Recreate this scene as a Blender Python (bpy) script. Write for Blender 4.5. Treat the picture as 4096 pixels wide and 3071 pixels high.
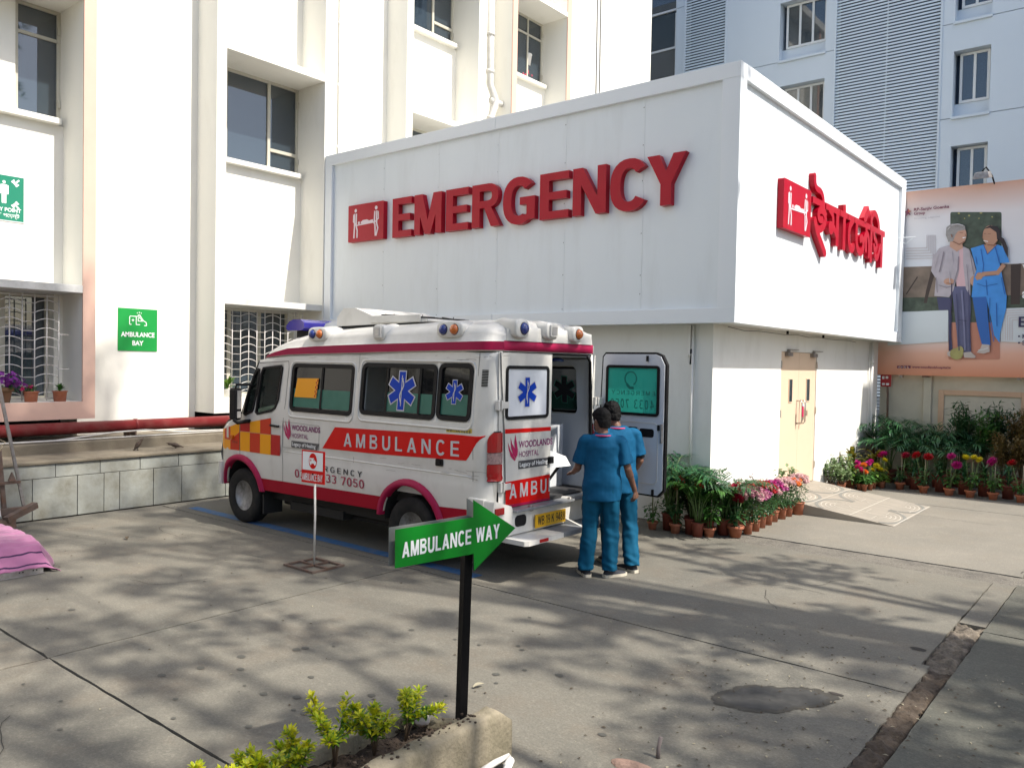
import bpy, bmesh, math, random
from math import sin, cos, pi, radians, sqrt, atan2, hypot
from mathutils import Vector, Matrix, geometry, noise
SC = bpy.context.scene
for o in list(bpy.data.objects): bpy.data.objects.remove(o)
COL = SC.collection
rnd = random.Random(11)

# ------------------------------------------------ camera, sky, sun, exposure
cam_d = bpy.data.cameras.new('camera'); cam = bpy.data.objects.new('camera', cam_d); COL.objects.link(cam)
RW = ((0.77488217, -0.03145889, 0.63132239), (0.6318194, 0.00848962, -0.77506914), (0.01902313, 0.99946899, 0.0264548))
cam.matrix_world = Matrix.Translation((0, 0, 2.1)) @ Matrix(RW).to_4x4()
cam_d.sensor_width = 36; cam_d.lens = 28.485; cam_d.clip_start = 0.05; cam_d.clip_end = 600
SC.camera = cam
KX, KY = 0.76, 0.14                      # towards the sun: (KX, KY, 1)
w = bpy.data.worlds.new('World'); SC.world = w; w.use_nodes = True
nt = w.node_tree; bg = nt.nodes['Background']
sky = nt.nodes.new('ShaderNodeTexSky'); sky.sky_type = 'NISHITA'; sky.sun_disc = False
sky.sun_elevation = math.atan(1 / hypot(KX, KY)); sky.sun_rotation = math.atan2(KX, KY)
sky.air_density = 1.0; sky.dust_density = 2.2; sky.ozone_density = 1.0
nt.links.new(sky.outputs[0], bg.inputs[0]); bg.inputs[1].default_value = 0.15
sl = bpy.data.lights.new('sun', 'SUN'); sl.energy = 4.4; sl.angle = radians(0.65); sl.color = (1.0, 0.935, 0.84)
sun = bpy.data.objects.new('sun', sl); COL.objects.link(sun)
sun.rotation_euler = Vector((KX, KY, 1)).to_track_quat('Z', 'Y').to_euler(); sun.location = (10, 5, 30)
SC.view_settings.view_transform = 'Standard'; SC.view_settings.look = 'None'
SC.view_settings.exposure = 0.72; SC.view_settings.gamma = 1; SC.view_settings.use_curve_mapping = False
try:
    SC.cycles.max_bounces = 8; SC.cycles.transparent_max_bounces = 16
    SC.cycles.caustics_reflective = False; SC.cycles.caustics_refractive = False
except Exception: pass

# ------------------------------------------------ materials
def srgb(r, g, b):
    f = lambda v: (v / 255 / 12.92) if v / 255 <= 0.04045 else ((v / 255 + 0.055) / 1.055) ** 2.4
    return (f(r), f(g), f(b))
def nodes(m): return m.node_tree.nodes, m.node_tree.links
def new(nt_, t, **kw):
    n = nt_.nodes.new(t)
    for k, v in kw.items(): setattr(n, k, v)
    return n
MATS = {}
def mat(name, col, rough=0.6, metal=0.0, vary=0.0, scale=6.0, bump=0.0, bscale=60.0, coat=0.0, dirt=None, dirt_amt=0.0, dirt_scale=1.5, stretch=(1, 1, 1), spec=0.5, trans=0.0, sheen=0.0, dlo=0.45, dhi=0.75):
    m = bpy.data.materials.new(name); m.use_nodes = True; t = m.node_tree; b = t.nodes['Principled BSDF']; L = t.links
    b.inputs['Roughness'].default_value = rough; b.inputs['Metallic'].default_value = metal
    b.inputs['Specular IOR Level'].default_value = spec
    if coat: b.inputs['Coat Weight'].default_value = coat; b.inputs['Coat Roughness'].default_value = 0.08
    if sheen: b.inputs['Sheen Weight'].default_value = sheen
    c4 = (*col, 1); b.inputs['Base Color'].default_value = c4
    pos = t.nodes.new('ShaderNodeNewGeometry'); mp = t.nodes.new('ShaderNodeMapping'); mp.inputs['Scale'].default_value = stretch
    L.new(pos.outputs['Position'], mp.inputs[0]); src = mp.outputs[0]
    out = None
    if vary or dirt:
        base = new(t, 'ShaderNodeRGB'); base.outputs[0].default_value = c4; out = base.outputs[0]
    if vary:
        n = t.nodes.new('ShaderNodeTexNoise'); n.inputs['Scale'].default_value = scale; n.inputs['Detail'].default_value = 6; n.inputs['Roughness'].default_value = 0.6; L.new(src, n.inputs['Vector'])
        mr = t.nodes.new('ShaderNodeMapRange'); mr.inputs[1].default_value = 0.25; mr.inputs[2].default_value = 0.75; mr.inputs[3].default_value = 1 - vary; mr.inputs[4].default_value = 1 + vary; L.new(n.outputs[0], mr.inputs[0])
        hs = t.nodes.new('ShaderNodeHueSaturation'); L.new(mr.outputs[0], hs.inputs['Value']); L.new(out, hs.inputs['Color']); out = hs.outputs[0]
    if dirt:
        n = t.nodes.new('ShaderNodeTexNoise'); n.inputs['Scale'].default_value = dirt_scale; n.inputs['Detail'].default_value = 8; n.inputs['Roughness'].default_value = 0.65; L.new(src, n.inputs['Vector'])
        mr = t.nodes.new('ShaderNodeMapRange'); mr.inputs[1].default_value = dlo; mr.inputs[2].default_value = dhi; mr.inputs[3].default_value = 0; mr.inputs[4].default_value = dirt_amt; L.new(n.outputs[0], mr.inputs[0])
        mx = new(t, 'ShaderNodeMix', data_type='RGBA'); L.new(mr.outputs[0], mx.inputs[0]); L.new(out, mx.inputs[6]); mx.inputs[7].default_value = (*dirt, 1); out = mx.outputs[2]
    if out is not None: L.new(out, b.inputs['Base Color'])
    if bump:
        n = t.nodes.new('ShaderNodeTexNoise'); n.inputs['Scale'].default_value = bscale; n.inputs['Detail'].default_value = 5; L.new(src, n.inputs['Vector'])
        bp = t.nodes.new('ShaderNodeBump'); bp.inputs['Strength'].default_value = bump; bp.inputs['Distance'].default_value = 0.01; L.new(n.outputs[0], bp.inputs['Height']); L.new(bp.outputs[0], b.inputs['Normal'])
    MATS[name] = m; return m
def leafmat(name, c1, c2, rough=0.45, tl=0.35, scale=9.0):
    m = bpy.data.materials.new(name); m.use_nodes = True; t = m.node_tree; b = t.nodes['Principled BSDF']; L = t.links
    pos = t.nodes.new('ShaderNodeNewGeometry'); n = t.nodes.new('ShaderNodeTexNoise'); n.inputs['Scale'].default_value = scale; n.inputs['Detail'].default_value = 3; L.new(pos.outputs['Position'], n.inputs['Vector'])
    cr = t.nodes.new('ShaderNodeValToRGB'); cr.color_ramp.elements[0].position = 0.35; cr.color_ramp.elements[1].position = 0.65
    cr.color_ramp.elements[0].color = (*c1, 1); cr.color_ramp.elements[1].color = (*c2, 1); L.new(n.outputs[0], cr.inputs[0])
    L.new(cr.outputs[0], b.inputs['Base Color']); b.inputs['Roughness'].default_value = rough
    tr = t.nodes.new('ShaderNodeBsdfTranslucent'); L.new(cr.outputs[0], tr.inputs[0]); ms = t.nodes.new('ShaderNodeMixShader'); ms.inputs[0].default_value = tl
    L.new(b.outputs[0], ms.inputs[1]); L.new(tr.outputs[0], ms.inputs[2]); L.new(ms.outputs[0], t.nodes['Material Output'].inputs[0])
    MATS[name] = m; return m
def glassmat(name, tint, opacity=0.3, body=(0.02, 0.03, 0.03), rough=0.04, ior=1.5):
    """a pane: part body colour, part see-through, with a mirror sheen on top"""
    m = bpy.data.materials.new(name); m.use_nodes = True; t = m.node_tree; L = t.links; t.nodes.remove(t.nodes['Principled BSDF'])
    tr = t.nodes.new('ShaderNodeBsdfTransparent'); tr.inputs[0].default_value = (*tint, 1)
    df = t.nodes.new('ShaderNodeBsdfDiffuse'); df.inputs[0].default_value = (*body, 1)
    gl = t.nodes.new('ShaderNodeBsdfGlossy'); gl.inputs['Roughness'].default_value = rough
    m1 = t.nodes.new('ShaderNodeMixShader'); m1.inputs[0].default_value = opacity; L.new(tr.outputs[0], m1.inputs[1]); L.new(df.outputs[0], m1.inputs[2])
    fr = t.nodes.new('ShaderNodeFresnel'); fr.inputs[0].default_value = ior
    m2 = t.nodes.new('ShaderNodeMixShader'); L.new(fr.outputs[0], m2.inputs[0]); L.new(m1.outputs[0], m2.inputs[1]); L.new(gl.outputs[0], m2.inputs[2])
    L.new(m2.outputs[0], t.nodes['Material Output'].inputs[0]); MATS[name] = m; return m

# ------------------------------------------------ mesh builder
def tag(o, label=None, cat=None, group=None, kind=None):
    if label: o['label'] = label
    if cat: o['category'] = cat
    if group: o['group'] = group
    if kind: o['kind'] = kind
    return o
def empty(name, loc=(0, 0, 0), rz=0, label=None, cat=None, group=None, kind=None):
    o = bpy.data.objects.new(name, None); o.empty_display_size = 0.1; o.location = loc; o.rotation_euler = (0, 0, rz); COL.objects.link(o)
    return tag(o, label, cat, group, kind)
def copy_tree(o, parent=None):
    c = o.copy(); COL.objects.link(c); c.parent = parent
    for ch in KIDS.get(o.name, []):
        k = copy_tree(ch, c); KIDS.setdefault(c.name, []).append(k)
    return c
KIDS = {}
class M:
    def __init__(s): s.v = []; s.f = []; s.mi = []; s.mats = []; s.cur = 0; s.sm = []; s.smooth = False
    def mat(s, m):
        if m not in s.mats: s.mats.append(m)
        s.cur = s.mats.index(m); return s
    def add(s, vs, fs):
        b = len(s.v); s.v += [tuple(p) for p in vs]
        for f in fs: s.f.append(tuple(b + i for i in f)); s.mi.append(s.cur); s.sm.append(s.smooth)
    def box(s, x0, x1, y0, y1, z0, z1):
        s.add([(x0, y0, z0), (x1, y0, z0), (x1, y1, z0), (x0, y1, z0), (x0, y0, z1), (x1, y0, z1), (x1, y1, z1), (x0, y1, z1)],
              [(0, 3, 2, 1), (4, 5, 6, 7), (0, 1, 5, 4), (1, 2, 6, 5), (2, 3, 7, 6), (3, 0, 4, 7)]); return s
    def tube(s, pts, r, seg=8, caps=True, closed=False):
        pts = [Vector(p) for p in pts]; n = len(pts); rs = r if isinstance(r, (list, tuple)) else [r] * n
        up = None; rings = []
        for i, p in enumerate(pts):
            if closed: d = pts[(i + 1) % n] - pts[i - 1]
            else: d = pts[min(i + 1, n - 1)] - pts[max(i - 1, 0)]
            d = d.normalized() if d.length > 1e-9 else Vector((0, 0, 1))
            if up is None: up = Vector((0, 0, 1)) if abs(d.z) < 0.9 else Vector((1, 0, 0))
            a = d.cross(up)
            if a.length < 1e-6: a = d.cross(Vector((0, 1, 0)))
            a.normalize(); b = a.cross(d).normalized(); up = b
            rings.append([p + (a * cos(2 * pi * k / seg) + b * sin(2 * pi * k / seg)) * rs[i] for k in range(seg)])
        vs = [q for rg in rings for q in rg]; fs = []
        m = n if closed else n - 1
        for i in range(m):
            j = (i + 1) % n
            for k in range(seg): fs.append((i * seg + k, i * seg + (k + 1) % seg, j * seg + (k + 1) % seg, j * seg + k))
        if caps and not closed: fs.append(tuple(range(seg))[::-1]); fs.append(tuple((n - 1) * seg + k for k in range(seg)))
        s.add(vs, fs); return s
    def lathe(s, prof, c=(0, 0, 0), seg=20, axis='z', sx=1, sy=1, caps=True):
        vs = []; fs = []; n = len(prof)
        for r, z in prof:
            for k in range(seg):
                a = 2 * pi * k / seg; x, y = r * cos(a) * sx, r * sin(a) * sy
                if axis == 'z': q = (c[0] + x, c[1] + y, c[2] + z)
                elif axis == 'y': q = (c[0] + x, c[1] + z, c[2] + y)
                else: q = (c[0] + z, c[1] + x, c[2] + y)
                vs.append(q)
        for i in range(n - 1):
            for k in range(seg):
                q = (i * seg + k, i * seg + (k + 1) % seg, (i + 1) * seg + (k + 1) % seg, (i + 1) * seg + k)
                fs.append(q if axis != 'y' else q[::-1])
        e0 = tuple(range(seg)); e1 = tuple((n - 1) * seg + k for k in range(seg))
        if caps and prof[0][0] > 1e-4: fs.append(e0[::-1] if axis != 'y' else e0)
        if caps and prof[-1][0] > 1e-4: fs.append(e1 if axis != 'y' else e1[::-1])
        s.add(vs, fs); return s
    def ball(s, c, r, seg=10, sx=1, sy=1, sz=1, rings=6):
        prof = [(max(1e-5, r * sin(pi * i / rings)), -r * sz * cos(pi * i / rings)) for i in range(rings + 1)]
        return s.lathe(prof, c, seg, sx=sx, sy=sy)
    def prism(s, poly, frame, d0, d1):
        """poly: 2D outline, frame(u,v,w)->xyz, extruded from depth d0 to d1"""
        tri = triangulate([poly]); n = len(poly)
        vs = [frame(u, v, d1) for u, v in tri[0]]; k = len(vs)
        s.add(vs, tri[1]); s.add([frame(u, v, d0) for u, v in tri[0]], [f[::-1] for f in tri[1]])
        ring = [frame(u, v, d0) for u, v in poly] + [frame(u, v, d1) for u, v in poly]
        s.add(ring, [(i, (i + 1) % n, n + (i + 1) % n, n + i) for i in range(n)]); return s
    def build(s, name, parent=None, mats=None, local=False, smooth=None, bevel=0, solid=0, kind=None, label=None, fixn=False):
        off = Vector(parent_origin(parent)) if (parent and not local) else Vector((0, 0, 0))
        me = bpy.data.meshes.new(name); me.from_pydata([(x - off.x, y - off.y, z - off.z) for x, y, z in s.v], [], s.f)
        for m in (mats or s.mats): me.materials.append(MATS[m])
        me.polygons.foreach_set('material_index', s.mi if not mats else [0] * len(s.f))
        me.polygons.foreach_set('use_smooth', [bool(smooth)] * len(s.f) if smooth is not None else s.sm)
        me.update(); 
        if fixn:
            bm = bmesh.new(); bm.from_mesh(me); bmesh.ops.remove_doubles(bm, verts=bm.verts, dist=1e-5); bmesh.ops.recalc_face_normals(bm, faces=bm.faces); bm.to_mesh(me); bm.free()
        o = bpy.data.objects.new(name, me); COL.objects.link(o)
        if parent: o.parent = parent; KIDS.setdefault(parent.name, []).append(o)
        if bevel:
            b = o.modifiers.new('bevel', 'BEVEL'); b.width = bevel; b.segments = 2; b.limit_method = 'ANGLE'; b.angle_limit = radians(40)
        if solid:
            b = o.modifiers.new('solid', 'SOLIDIFY'); b.thickness = solid; b.offset = -1
        tag(o, label, kind=kind); return o
def parent_origin(p):
    q = Vector((0, 0, 0))
    while p is not None: q += p.location; p = p.parent
    return q
def triangulate(polys, holes=()):
    """union of 2D polygons minus holes -> (verts, tris)"""
    vs = []; fc = []
    for p in list(polys) + list(holes):
        if area(p) < 0: p = list(p)[::-1]
        b = len(vs); vs += [Vector((float(x), float(y))) for x, y in p]; fc.append(list(range(b, b + len(p))))
    r = geometry.delaunay_2d_cdt(vs, [], fc, 1, 1e-6)
    nv, nf = r[0], r[2]
    out = []
    for f, og in zip(nf, r[5]):
        if not og: continue
        c = sum((nv[i] for i in f), Vector((0, 0))) / len(f)
        if holes and any(inside(c, h) for h in holes): continue
        a = area([nv[i] for i in f])
        if abs(a) < 1e-12: continue
        out.append(tuple(f) if a > 0 else tuple(f)[::-1])
    return [(p.x, p.y) for p in nv], out
def area(p): return sum(p[i][0] * p[(i + 1) % len(p)][1] - p[(i + 1) % len(p)][0] * p[i][1] for i in range(len(p))) / 2
def inside(c, poly):
    r = False; n = len(poly); x, y = c[0], c[1]
    for i in range(n):
        x1, y1 = poly[i][0], poly[i][1]; x2, y2 = poly[(i + 1) % n][0], poly[(i + 1) % n][1]
        if (y1 > y) != (y2 > y) and x < (x2 - x1) * (y - y1) / (y2 - y1) + x1: r = not r
    return r
def rrect(x0, x1, y0, y1, r, n=4):
    pts = []
    for cx, cy, a in ((x1 - r, y0 + r, -90), (x1 - r, y1 - r, 0), (x0 + r, y1 - r, 90), (x0 + r, y0 + r, 180)):
        for k in range(n + 1): t = radians(a + 90 * k / n); pts.append((cx + r * cos(t), cy + r * sin(t)))
    return pts
def decal(mb, polys, fr, off=0.0, holes=()):
    v, f = triangulate(polys, holes); mb.add([fr(a, b, off) for a, b in v], f)
def extr(mb, polys, fr, d0, d1):
    """solid extrusion of a union of polygons"""
    v, f = triangulate(polys); mb.add([fr(a, b, d1) for a, b in v], f)
    cnt = {}
    for t in f:
        for i in range(len(t)):
            e = (t[i], t[(i + 1) % len(t)]); cnt[e] = 1
    ed = [e for e in cnt if (e[1], e[0]) not in cnt]
    for a, b in ed: mb.add([fr(*v[a], d0), fr(*v[b], d0), fr(*v[b], d1), fr(*v[a], d1)], [(0, 1, 2, 3)])
    mb.add([fr(a, b, d0) for a, b in v], [t[::-1] for t in f])
# frames: u to the viewer's right, v up, w towards the viewer
def fr_front(Y): return lambda u, v, w: (u, Y - w, v)          # faces -Y
def fr_right(X): return lambda u, v, w: (X + w, u, v)          # faces +X
def fr_up(Z): return lambda u, v, w: (u, v, Z + w)

# ------------------------------------------------ lettering
def stroke(pts, t, miter=2.0):
    n = len(pts); L_, R_ = [], []
    for i in range(n):
        p = Vector(pts[i]); a = (p - Vector(pts[i - 1])).normalized() if i > 0 else None; b = (Vector(pts[i + 1]) - p).normalized() if i < n - 1 else None
        if a is None: a = b
        if b is None: b = a
        na = Vector((-a.y, a.x)); nb = Vector((-b.y, b.x)); m = (na + nb)
        m = m.normalized() if m.length > 1e-6 else na
        k = min(miter, 1 / max(0.3, m.dot(na)))
        L_.append(p + m * t / 2 * k); R_.append(p - m * t / 2 * k)
    return [(q.x, q.y) for q in L_ + R_[::-1]]
def arc(cx, cy, rx, ry, a0, a1, n=14, e=1.0):
    o = []
    for i in range(n + 1):
        a = radians(a0 + (a1 - a0) * i / n); c, s_ = cos(a), sin(a)
        o.append((cx + rx * math.copysign(abs(c) ** e, c), cy + ry * math.copysign(abs(s_) ** e, s_)))
    return o
def glyph(ch, t=0.19):
    """bold grotesque capitals, cap height 1; returns (polygons, advance)"""
    h = t / 2; th = t * 0.82; q = th / 2; W = 0.70; bx = lambda a, b, c, d: [(a, c), (b, c), (b, d), (a, d)]; e = 0.85
    P = []
    if ch == 'E': W = .64; P = [bx(0, t, 0, 1), bx(0, W, 0, th), bx(0, W, 1 - th, 1), bx(0, W * .93, .5 - q, .5 + q)]
    elif ch == 'L': W = .60; P = [bx(0, t, 0, 1), bx(0, W, 0, th)]
    elif ch == 'T': W = .64; P = [bx(W / 2 - h, W / 2 + h, 0, 1), bx(0, W, 1 - th, 1)]
    elif ch == 'I': W = t; P = [bx(0, t, 0, 1)]
    elif ch == 'H': P = [bx(0, t, 0, 1), bx(W - t, W, 0, 1), bx(0, W, .5 - q, .5 + q)]
    elif ch == 'M': W = .84; P = [bx(0, t * .9, 0, 1), bx(W - t * .9, W, 0, 1), [(0, 1), (t * 1.25, 1), (W / 2 + t * .45, 0), (W / 2 - t * .45, 0)], [(W, 1), (W - t * 1.25, 1), (W / 2 - t * .45, 0), (W / 2 + t * .45, 0)]]
    elif ch == 'N': W = .74; P = [bx(0, t * .95, 0, 1), bx(W - t * .95, W, 0, 1), [(0, 1), (t * 1.1, 1), (W, 0), (W - t * 1.1, 0)]]
    elif ch == 'A': W = .76; P = [[(0, 0), (t * 1.08, 0), (W / 2 + h, 1), (W / 2 - h, 1)], [(W, 0), (W - t * 1.08, 0), (W / 2 - h, 1), (W / 2 + h, 1)], bx(W * .24, W * .76, .21, .21 + th)]
    elif ch == 'V': W = .72; P = [[(0, 1), (t * 1.08, 1), (W / 2 + h, 0), (W / 2 - h, 0)], [(W, 1), (W - t * 1.08, 1), (W / 2 - h, 0), (W / 2 + h, 0)]]
    elif ch == 'Y': W = .74; P = [bx(W / 2 - h, W / 2 + h, 0, .44), [(0, 1), (t * 1.15, 1), (W / 2 + h, .42), (W / 2 - h, .42)], [(W, 1), (W - t * 1.15, 1), (W / 2 - h, .42), (W / 2 + h, .42)]]
    elif ch == 'W': W = 1.0; P = [[(0, 1), (t, 1), (.27 + h * .9, 0), (.27 - h * .9, 0)], [(.5 + h, 1), (.5 - h, 1), (.27 - h * .9, 0), (.27 + h * .9, 0)], [(.5 - h, 1), (.5 + h, 1), (.73 + h * .9, 0), (.73 - h * .9, 0)], [(W, 1), (W - t, 1), (.73 - h * .9, 0), (.73 + h * .9, 0)]]
    elif ch == 'K': W = .72; P = [bx(0, t, 0, 1), [(t * .9, .32), (t * .9, .56), (W - t * 1.2, 1), (W, 1)], [(.27, .62), (.42, .70), (W + .02, 0), (W - t * 1.2, 0)]]
    elif ch == 'P': P = [bx(0, t, 0, 1), stroke([(0.05, 1 - q)] + arc(.42, .71, .28 - h, .29 - q, 90, -90, 10, e) + [(.05, .42 + q)], th)]
    elif ch == 'R': W = .74; P = [bx(0, t, 0, 1), stroke([(0.05, 1 - q)] + arc(.42, .72, .29 - h, .28 - q, 90, -90, 10, e) + [(.05, .44 + q)], th), [(.30, .50), (.48, .50), (W, 0), (W - t * 1.15, 0)]]
    elif ch == 'B': P = [bx(0, t, 0, 1), stroke([(0.05, 1 - q)] + arc(.40, .75, .27 - h, .25 - q, 90, -90, 10, e) + [(.05, .5 + q * .6)], th), stroke([(0.05, .5 + q * .4)] + arc(.42, .265, .28 - h, .265 - q, 90, -90, 10, e) + [(.05, q)], th)]
    elif ch == 'D': P = [bx(0, t, 0, 1), stroke([(0.05, 1 - q)] + arc(.34, .5, .36 - h, .5 - q, 90, -90, 14, .75) + [(.05, q)], th)]
    elif ch == 'C': P = [stroke(arc(.36, .5, .36 - h, .52 - q, 38, 322, 22, e), t * .95)]
    elif ch == 'G': W = .74; P = [stroke(arc(.37, .5, .37 - h, .52 - q, 40, 300, 20, e), t * .95), bx(.40, W, .40, .40 + th), bx(W - t * .9, W, .06, .52), [(.45, .0), (W, .10), (W, .26), (.5, .16)]]
    elif ch in 'O0': W = .74 if ch == 'O' else .60; P = [stroke(arc(W / 2, .5, W / 2 - h, .52 - q, 85, 275, 14, e), t * .95), stroke(arc(W / 2, .5, W / 2 - h, .52 - q, -95, 95, 14, e), t * .95)]
    elif ch == 'U': P = [stroke([(h, 1), (h, .4)] + arc(W / 2, .35, W / 2 - h, .35 - q + .02, 180, 360, 12, e) + [(W - h, .4), (W - h, 1)], t)]
    elif ch == 'S': W = .66; P = [stroke(arc(.33, .74, .33 - h, .27 - q, 25, 265, 12, e) + arc(.33, .26, .34 - h, .27 - q, 85, -155, 12, e), th)]
    elif ch == 'J': W = .56; P = [stroke([(W - h, 1), (W - h, .35)] + arc(W / 2, .30, W / 2 - h, .30 - q, 0, -170, 10, e), t)]
    elif ch == 'Q': return glyph('O', t)
    elif ch == '3': W = .60; P = [stroke(arc(.28, .75, .28 - h * .6, .26 - q, 150, -80, 10, e), th), stroke(arc(.28, .27, .31 - h, .29 - q, 80, -155, 10, e), th)]
    elif ch == '5': W = .60; P = [bx(.08, .56, 1 - th, 1), bx(.06, .06 + t * .8, .48, 1), stroke([(.09, .50)] + arc(.28, .32, .31 - h, .32 - q, 115, -155, 12, e), th)]
    elif ch == '7': W = .58; P = [bx(0, W, 1 - th, 1), [(W, 1 - th), (W - t, 1 - th), (.10, 0), (.10 + t * 1.05, 0)]]
    elif ch == '4': W = .62; P = [bx(.36, .36 + t * .9, 0, 1), bx(0, W, .22, .22 + th), [(.0, .22), (.0, .40), (.36, 1), (.5, 1), (.2, .4), (.2, .22)]]
    elif ch == '1': W = .42; P = [bx(.2, .2 + t, 0, 1), [(0, .70), (0, .84), (.2, 1), (.3, 1), (.3, .82)]]
    elif ch == '8': W = .60; P = [stroke(arc(.3, .75, .27 - h, .25 - q, 85, 275, 10), th), stroke(arc(.3, .75, .27 - h, .25 - q, -95, 95, 10), th), stroke(arc(.3, .26, .30 - h, .28 - q, 85, 275, 10), th), stroke(arc(.3, .26, .30 - h, .28 - q, -95, 95, 10), th)]
    elif ch == '9': W = .60; P = [stroke(arc(.3, .69, .30 - h, .33 - q, 85, 275, 10), th), stroke(arc(.3, .69, .30 - h, .33 - q, -95, 95, 10) , th), stroke([(.60 - h, .7)] + arc(.25, .42, .35 - h, .42 - q, 0, -100, 8) , th)]
    elif ch == '2': W = .60; P = [bx(0, W, 0, th), stroke(arc(.3, .71, .30 - h, .31 - q, 160, -30, 10) + [(.12, .1)], th)]
    elif ch == '6': W = .60; P = [stroke(arc(.3, .31, .30 - h, .33 - q, 85, 275, 10), th), stroke(arc(.3, .31, .30 - h, .33 - q, -95, 95, 10), th), stroke([(h, .3)] + arc(.35, .58, .35 - h, .42 - q, 180, 80, 8), th)]
    elif ch == '.': W = t; P = [bx(0, t, 0, t)]
    elif ch == '-': W = .3; P = [bx(0, .3, .4, .4 + th)]
    elif ch == ' ': W = .30
    return P, W
def word(txt, x, y, h, width=None, t=0.19, gap=0.14):
    """list of glyph polygon-groups placed at x,y with cap height h (and total width)"""
    gl = [glyph(c, t) for c in txt]; tot = sum(g[1] for g in gl) + gap * (len(gl) - 1)
    sx = (width / tot) if width else h
    out = []; cx = 0
    for P, W in gl:
        if P: out.append([[(x + (cx + a) * sx, y + b * h) for a, b in p] for p in P])
        cx += W + gap
    return out
def flat_word(mb, txt, fr, x, y, h, width=None, t=0.19, gap=0.14, off=0.0, slant=0):
    for g in word(txt, x, y, h, width, t, gap):
        g = [[(a + (b - y) * slant, b) for a, b in p] for p in g]
        decal(mb, g, fr, off)
def letters(parent, m, txt, fr, x, y, h, width=None, t=0.19, gap=0.14, off=0.0, slant=0.0, name='letter'):
    for g in word(txt, x, y, h, width, t, gap):
        mb = M().mat(m); decal(mb, [[(a, b + (a - x) * slant) for a, b in p] for p in g], fr, off); mb.build(name, parent)
_FT = {}
def font_polys(txt, offset=0.0):
    k = (txt, offset)
    if k in _FT: return _FT[k]
    c = bpy.data.curves.new('f', 'FONT'); c.body = txt; c.size = 1; c.offset = offset; c.resolution_u = 3
    o = bpy.data.objects.new('f', c); COL.objects.link(o); bpy.context.view_layer.update()
    e = o.evaluated_get(bpy.context.evaluated_depsgraph_get()); me = e.to_mesh()
    v = [(p.co.x, p.co.y) for p in me.vertices]; f = [tuple(p.vertices) for p in me.polygons]; e.to_mesh_clear()
    bpy.data.objects.remove(o); bpy.data.curves.remove(c)
    x0 = min(a for a, b in v); x1 = max(a for a, b in v); v = [(a - x0, b) for a, b in v]
    _FT[k] = (v, f, x1 - x0); return _FT[k]
def font_text(mb, txt, fr, x, y, h, width=None, off=0.0, bold=0.0, mirror=False):
    v, f, W = font_polys(txt, bold); s = h / 0.7; sx = width / W if width else s
    if mirror: mb.add([fr(x + (W - a) * sx, y + b * s, off) for a, b in v], [t[::-1] for t in f])
    else: mb.add([fr(x + a * sx, y + b * s, off) for a, b in v], f)

# ------------------------------------------------ material list
mat('facade_paint', (0.80, 0.785, 0.72), 0.75, vary=0.03, scale=1.2, dirt=(0.45, 0.42, 0.36), dirt_amt=0.35, dirt_scale=1.1, stretch=(1, 1, 0.35), bump=0.15, bscale=40, dlo=0.56, dhi=0.8)
mat('pink_paint', (0.68, 0.455, 0.36), 0.75, vary=0.05, scale=2, dirt=(0.42, 0.35, 0.3), dirt_amt=0.3, dirt_scale=1.6, bump=0.15, bscale=40, dlo=0.55, dhi=0.8)
mat('slab_paint', (0.66, 0.66, 0.63), 0.8, vary=0.06, scale=4, dirt=(0.25, 0.24, 0.2), dirt_amt=0.5, dirt_scale=3, bump=0.2)
mat('composite_panel', (0.73, 0.78, 0.81), 0.38, vary=0.02, scale=0.8, dirt=(0.52, 0.54, 0.54), dirt_amt=.3, dirt_scale=2.2, stretch=(1.6, 1.6, .3), dlo=.5, dhi=.8)
mat('composite_trim', (0.76, 0.80, 0.83), 0.42)
mat('block_wall', (0.78, 0.78, 0.75), 0.6, vary=0.02, scale=1.5, dirt=(0.5, 0.48, 0.43), dirt_amt=.35, dirt_scale=1.8, stretch=(1.3, 1.3, .5), dlo=.52, dhi=.8)
mat('soffit', (0.62, 0.62, 0.6), 0.7)
mat('beige_door', (0.70, 0.54, 0.40), 0.45, vary=0.02)
mat('steel', (0.55, 0.53, 0.5), 0.3, metal=0.9)
mat('rusty_steel', (0.16, 0.12, 0.10), 0.6, metal=0.4, vary=0.25, scale=12, dirt=(0.20, 0.09, 0.045), dirt_amt=0.8, dirt_scale=7)
mat('worn_steel', (0.30, 0.29, 0.28), 0.45, metal=0.6, vary=0.25, scale=20, dirt=(0.16, 0.09, 0.06), dirt_amt=0.5, dirt_scale=12)
mat('window_metal', (0.52, 0.50, 0.42), 0.5, vary=0.1, scale=6, dirt=(0.25, 0.2, 0.15), dirt_amt=0.4, dirt_scale=6)
mat('grille_paint', (0.62, 0.60, 0.58), 0.5, dirt=(0.3, 0.2, 0.15), dirt_amt=0.3, dirt_scale=8)
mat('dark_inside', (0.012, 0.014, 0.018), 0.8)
mat('curtain', (0.05, 0.06, 0.075), 0.9, vary=0.3, scale=5, stretch=(1, 6, 0.2))
glassmat('building_glass', (0.35, 0.4, 0.45), 0.6, (0.05, 0.075, 0.10), 0.03, 2.1)
glassmat('clear_glass', (0.62, 0.78, 0.72), 0.08, (0.05, 0.08, 0.07), 0.03)
leafmat('teal_film', (0.06, 0.27, 0.20), (0.075, 0.31, 0.23), .35, .5, 3); leafmat('teal_film_open', (0.035, 0.42, 0.33), (0.04, 0.46, 0.36), .35, .45, 3)
glassmat('tint_glass', (0.14, 0.15, 0.16), 0.62, (0.010, 0.011, 0.013), 0.04, 1.4)
mat('red_pipe', (0.16, 0.016, 0.018), 0.5, spec=.3, vary=0.12, scale=3, dirt=(0.25, 0.13, 0.11), dirt_amt=0.35, dirt_scale=4)
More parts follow.
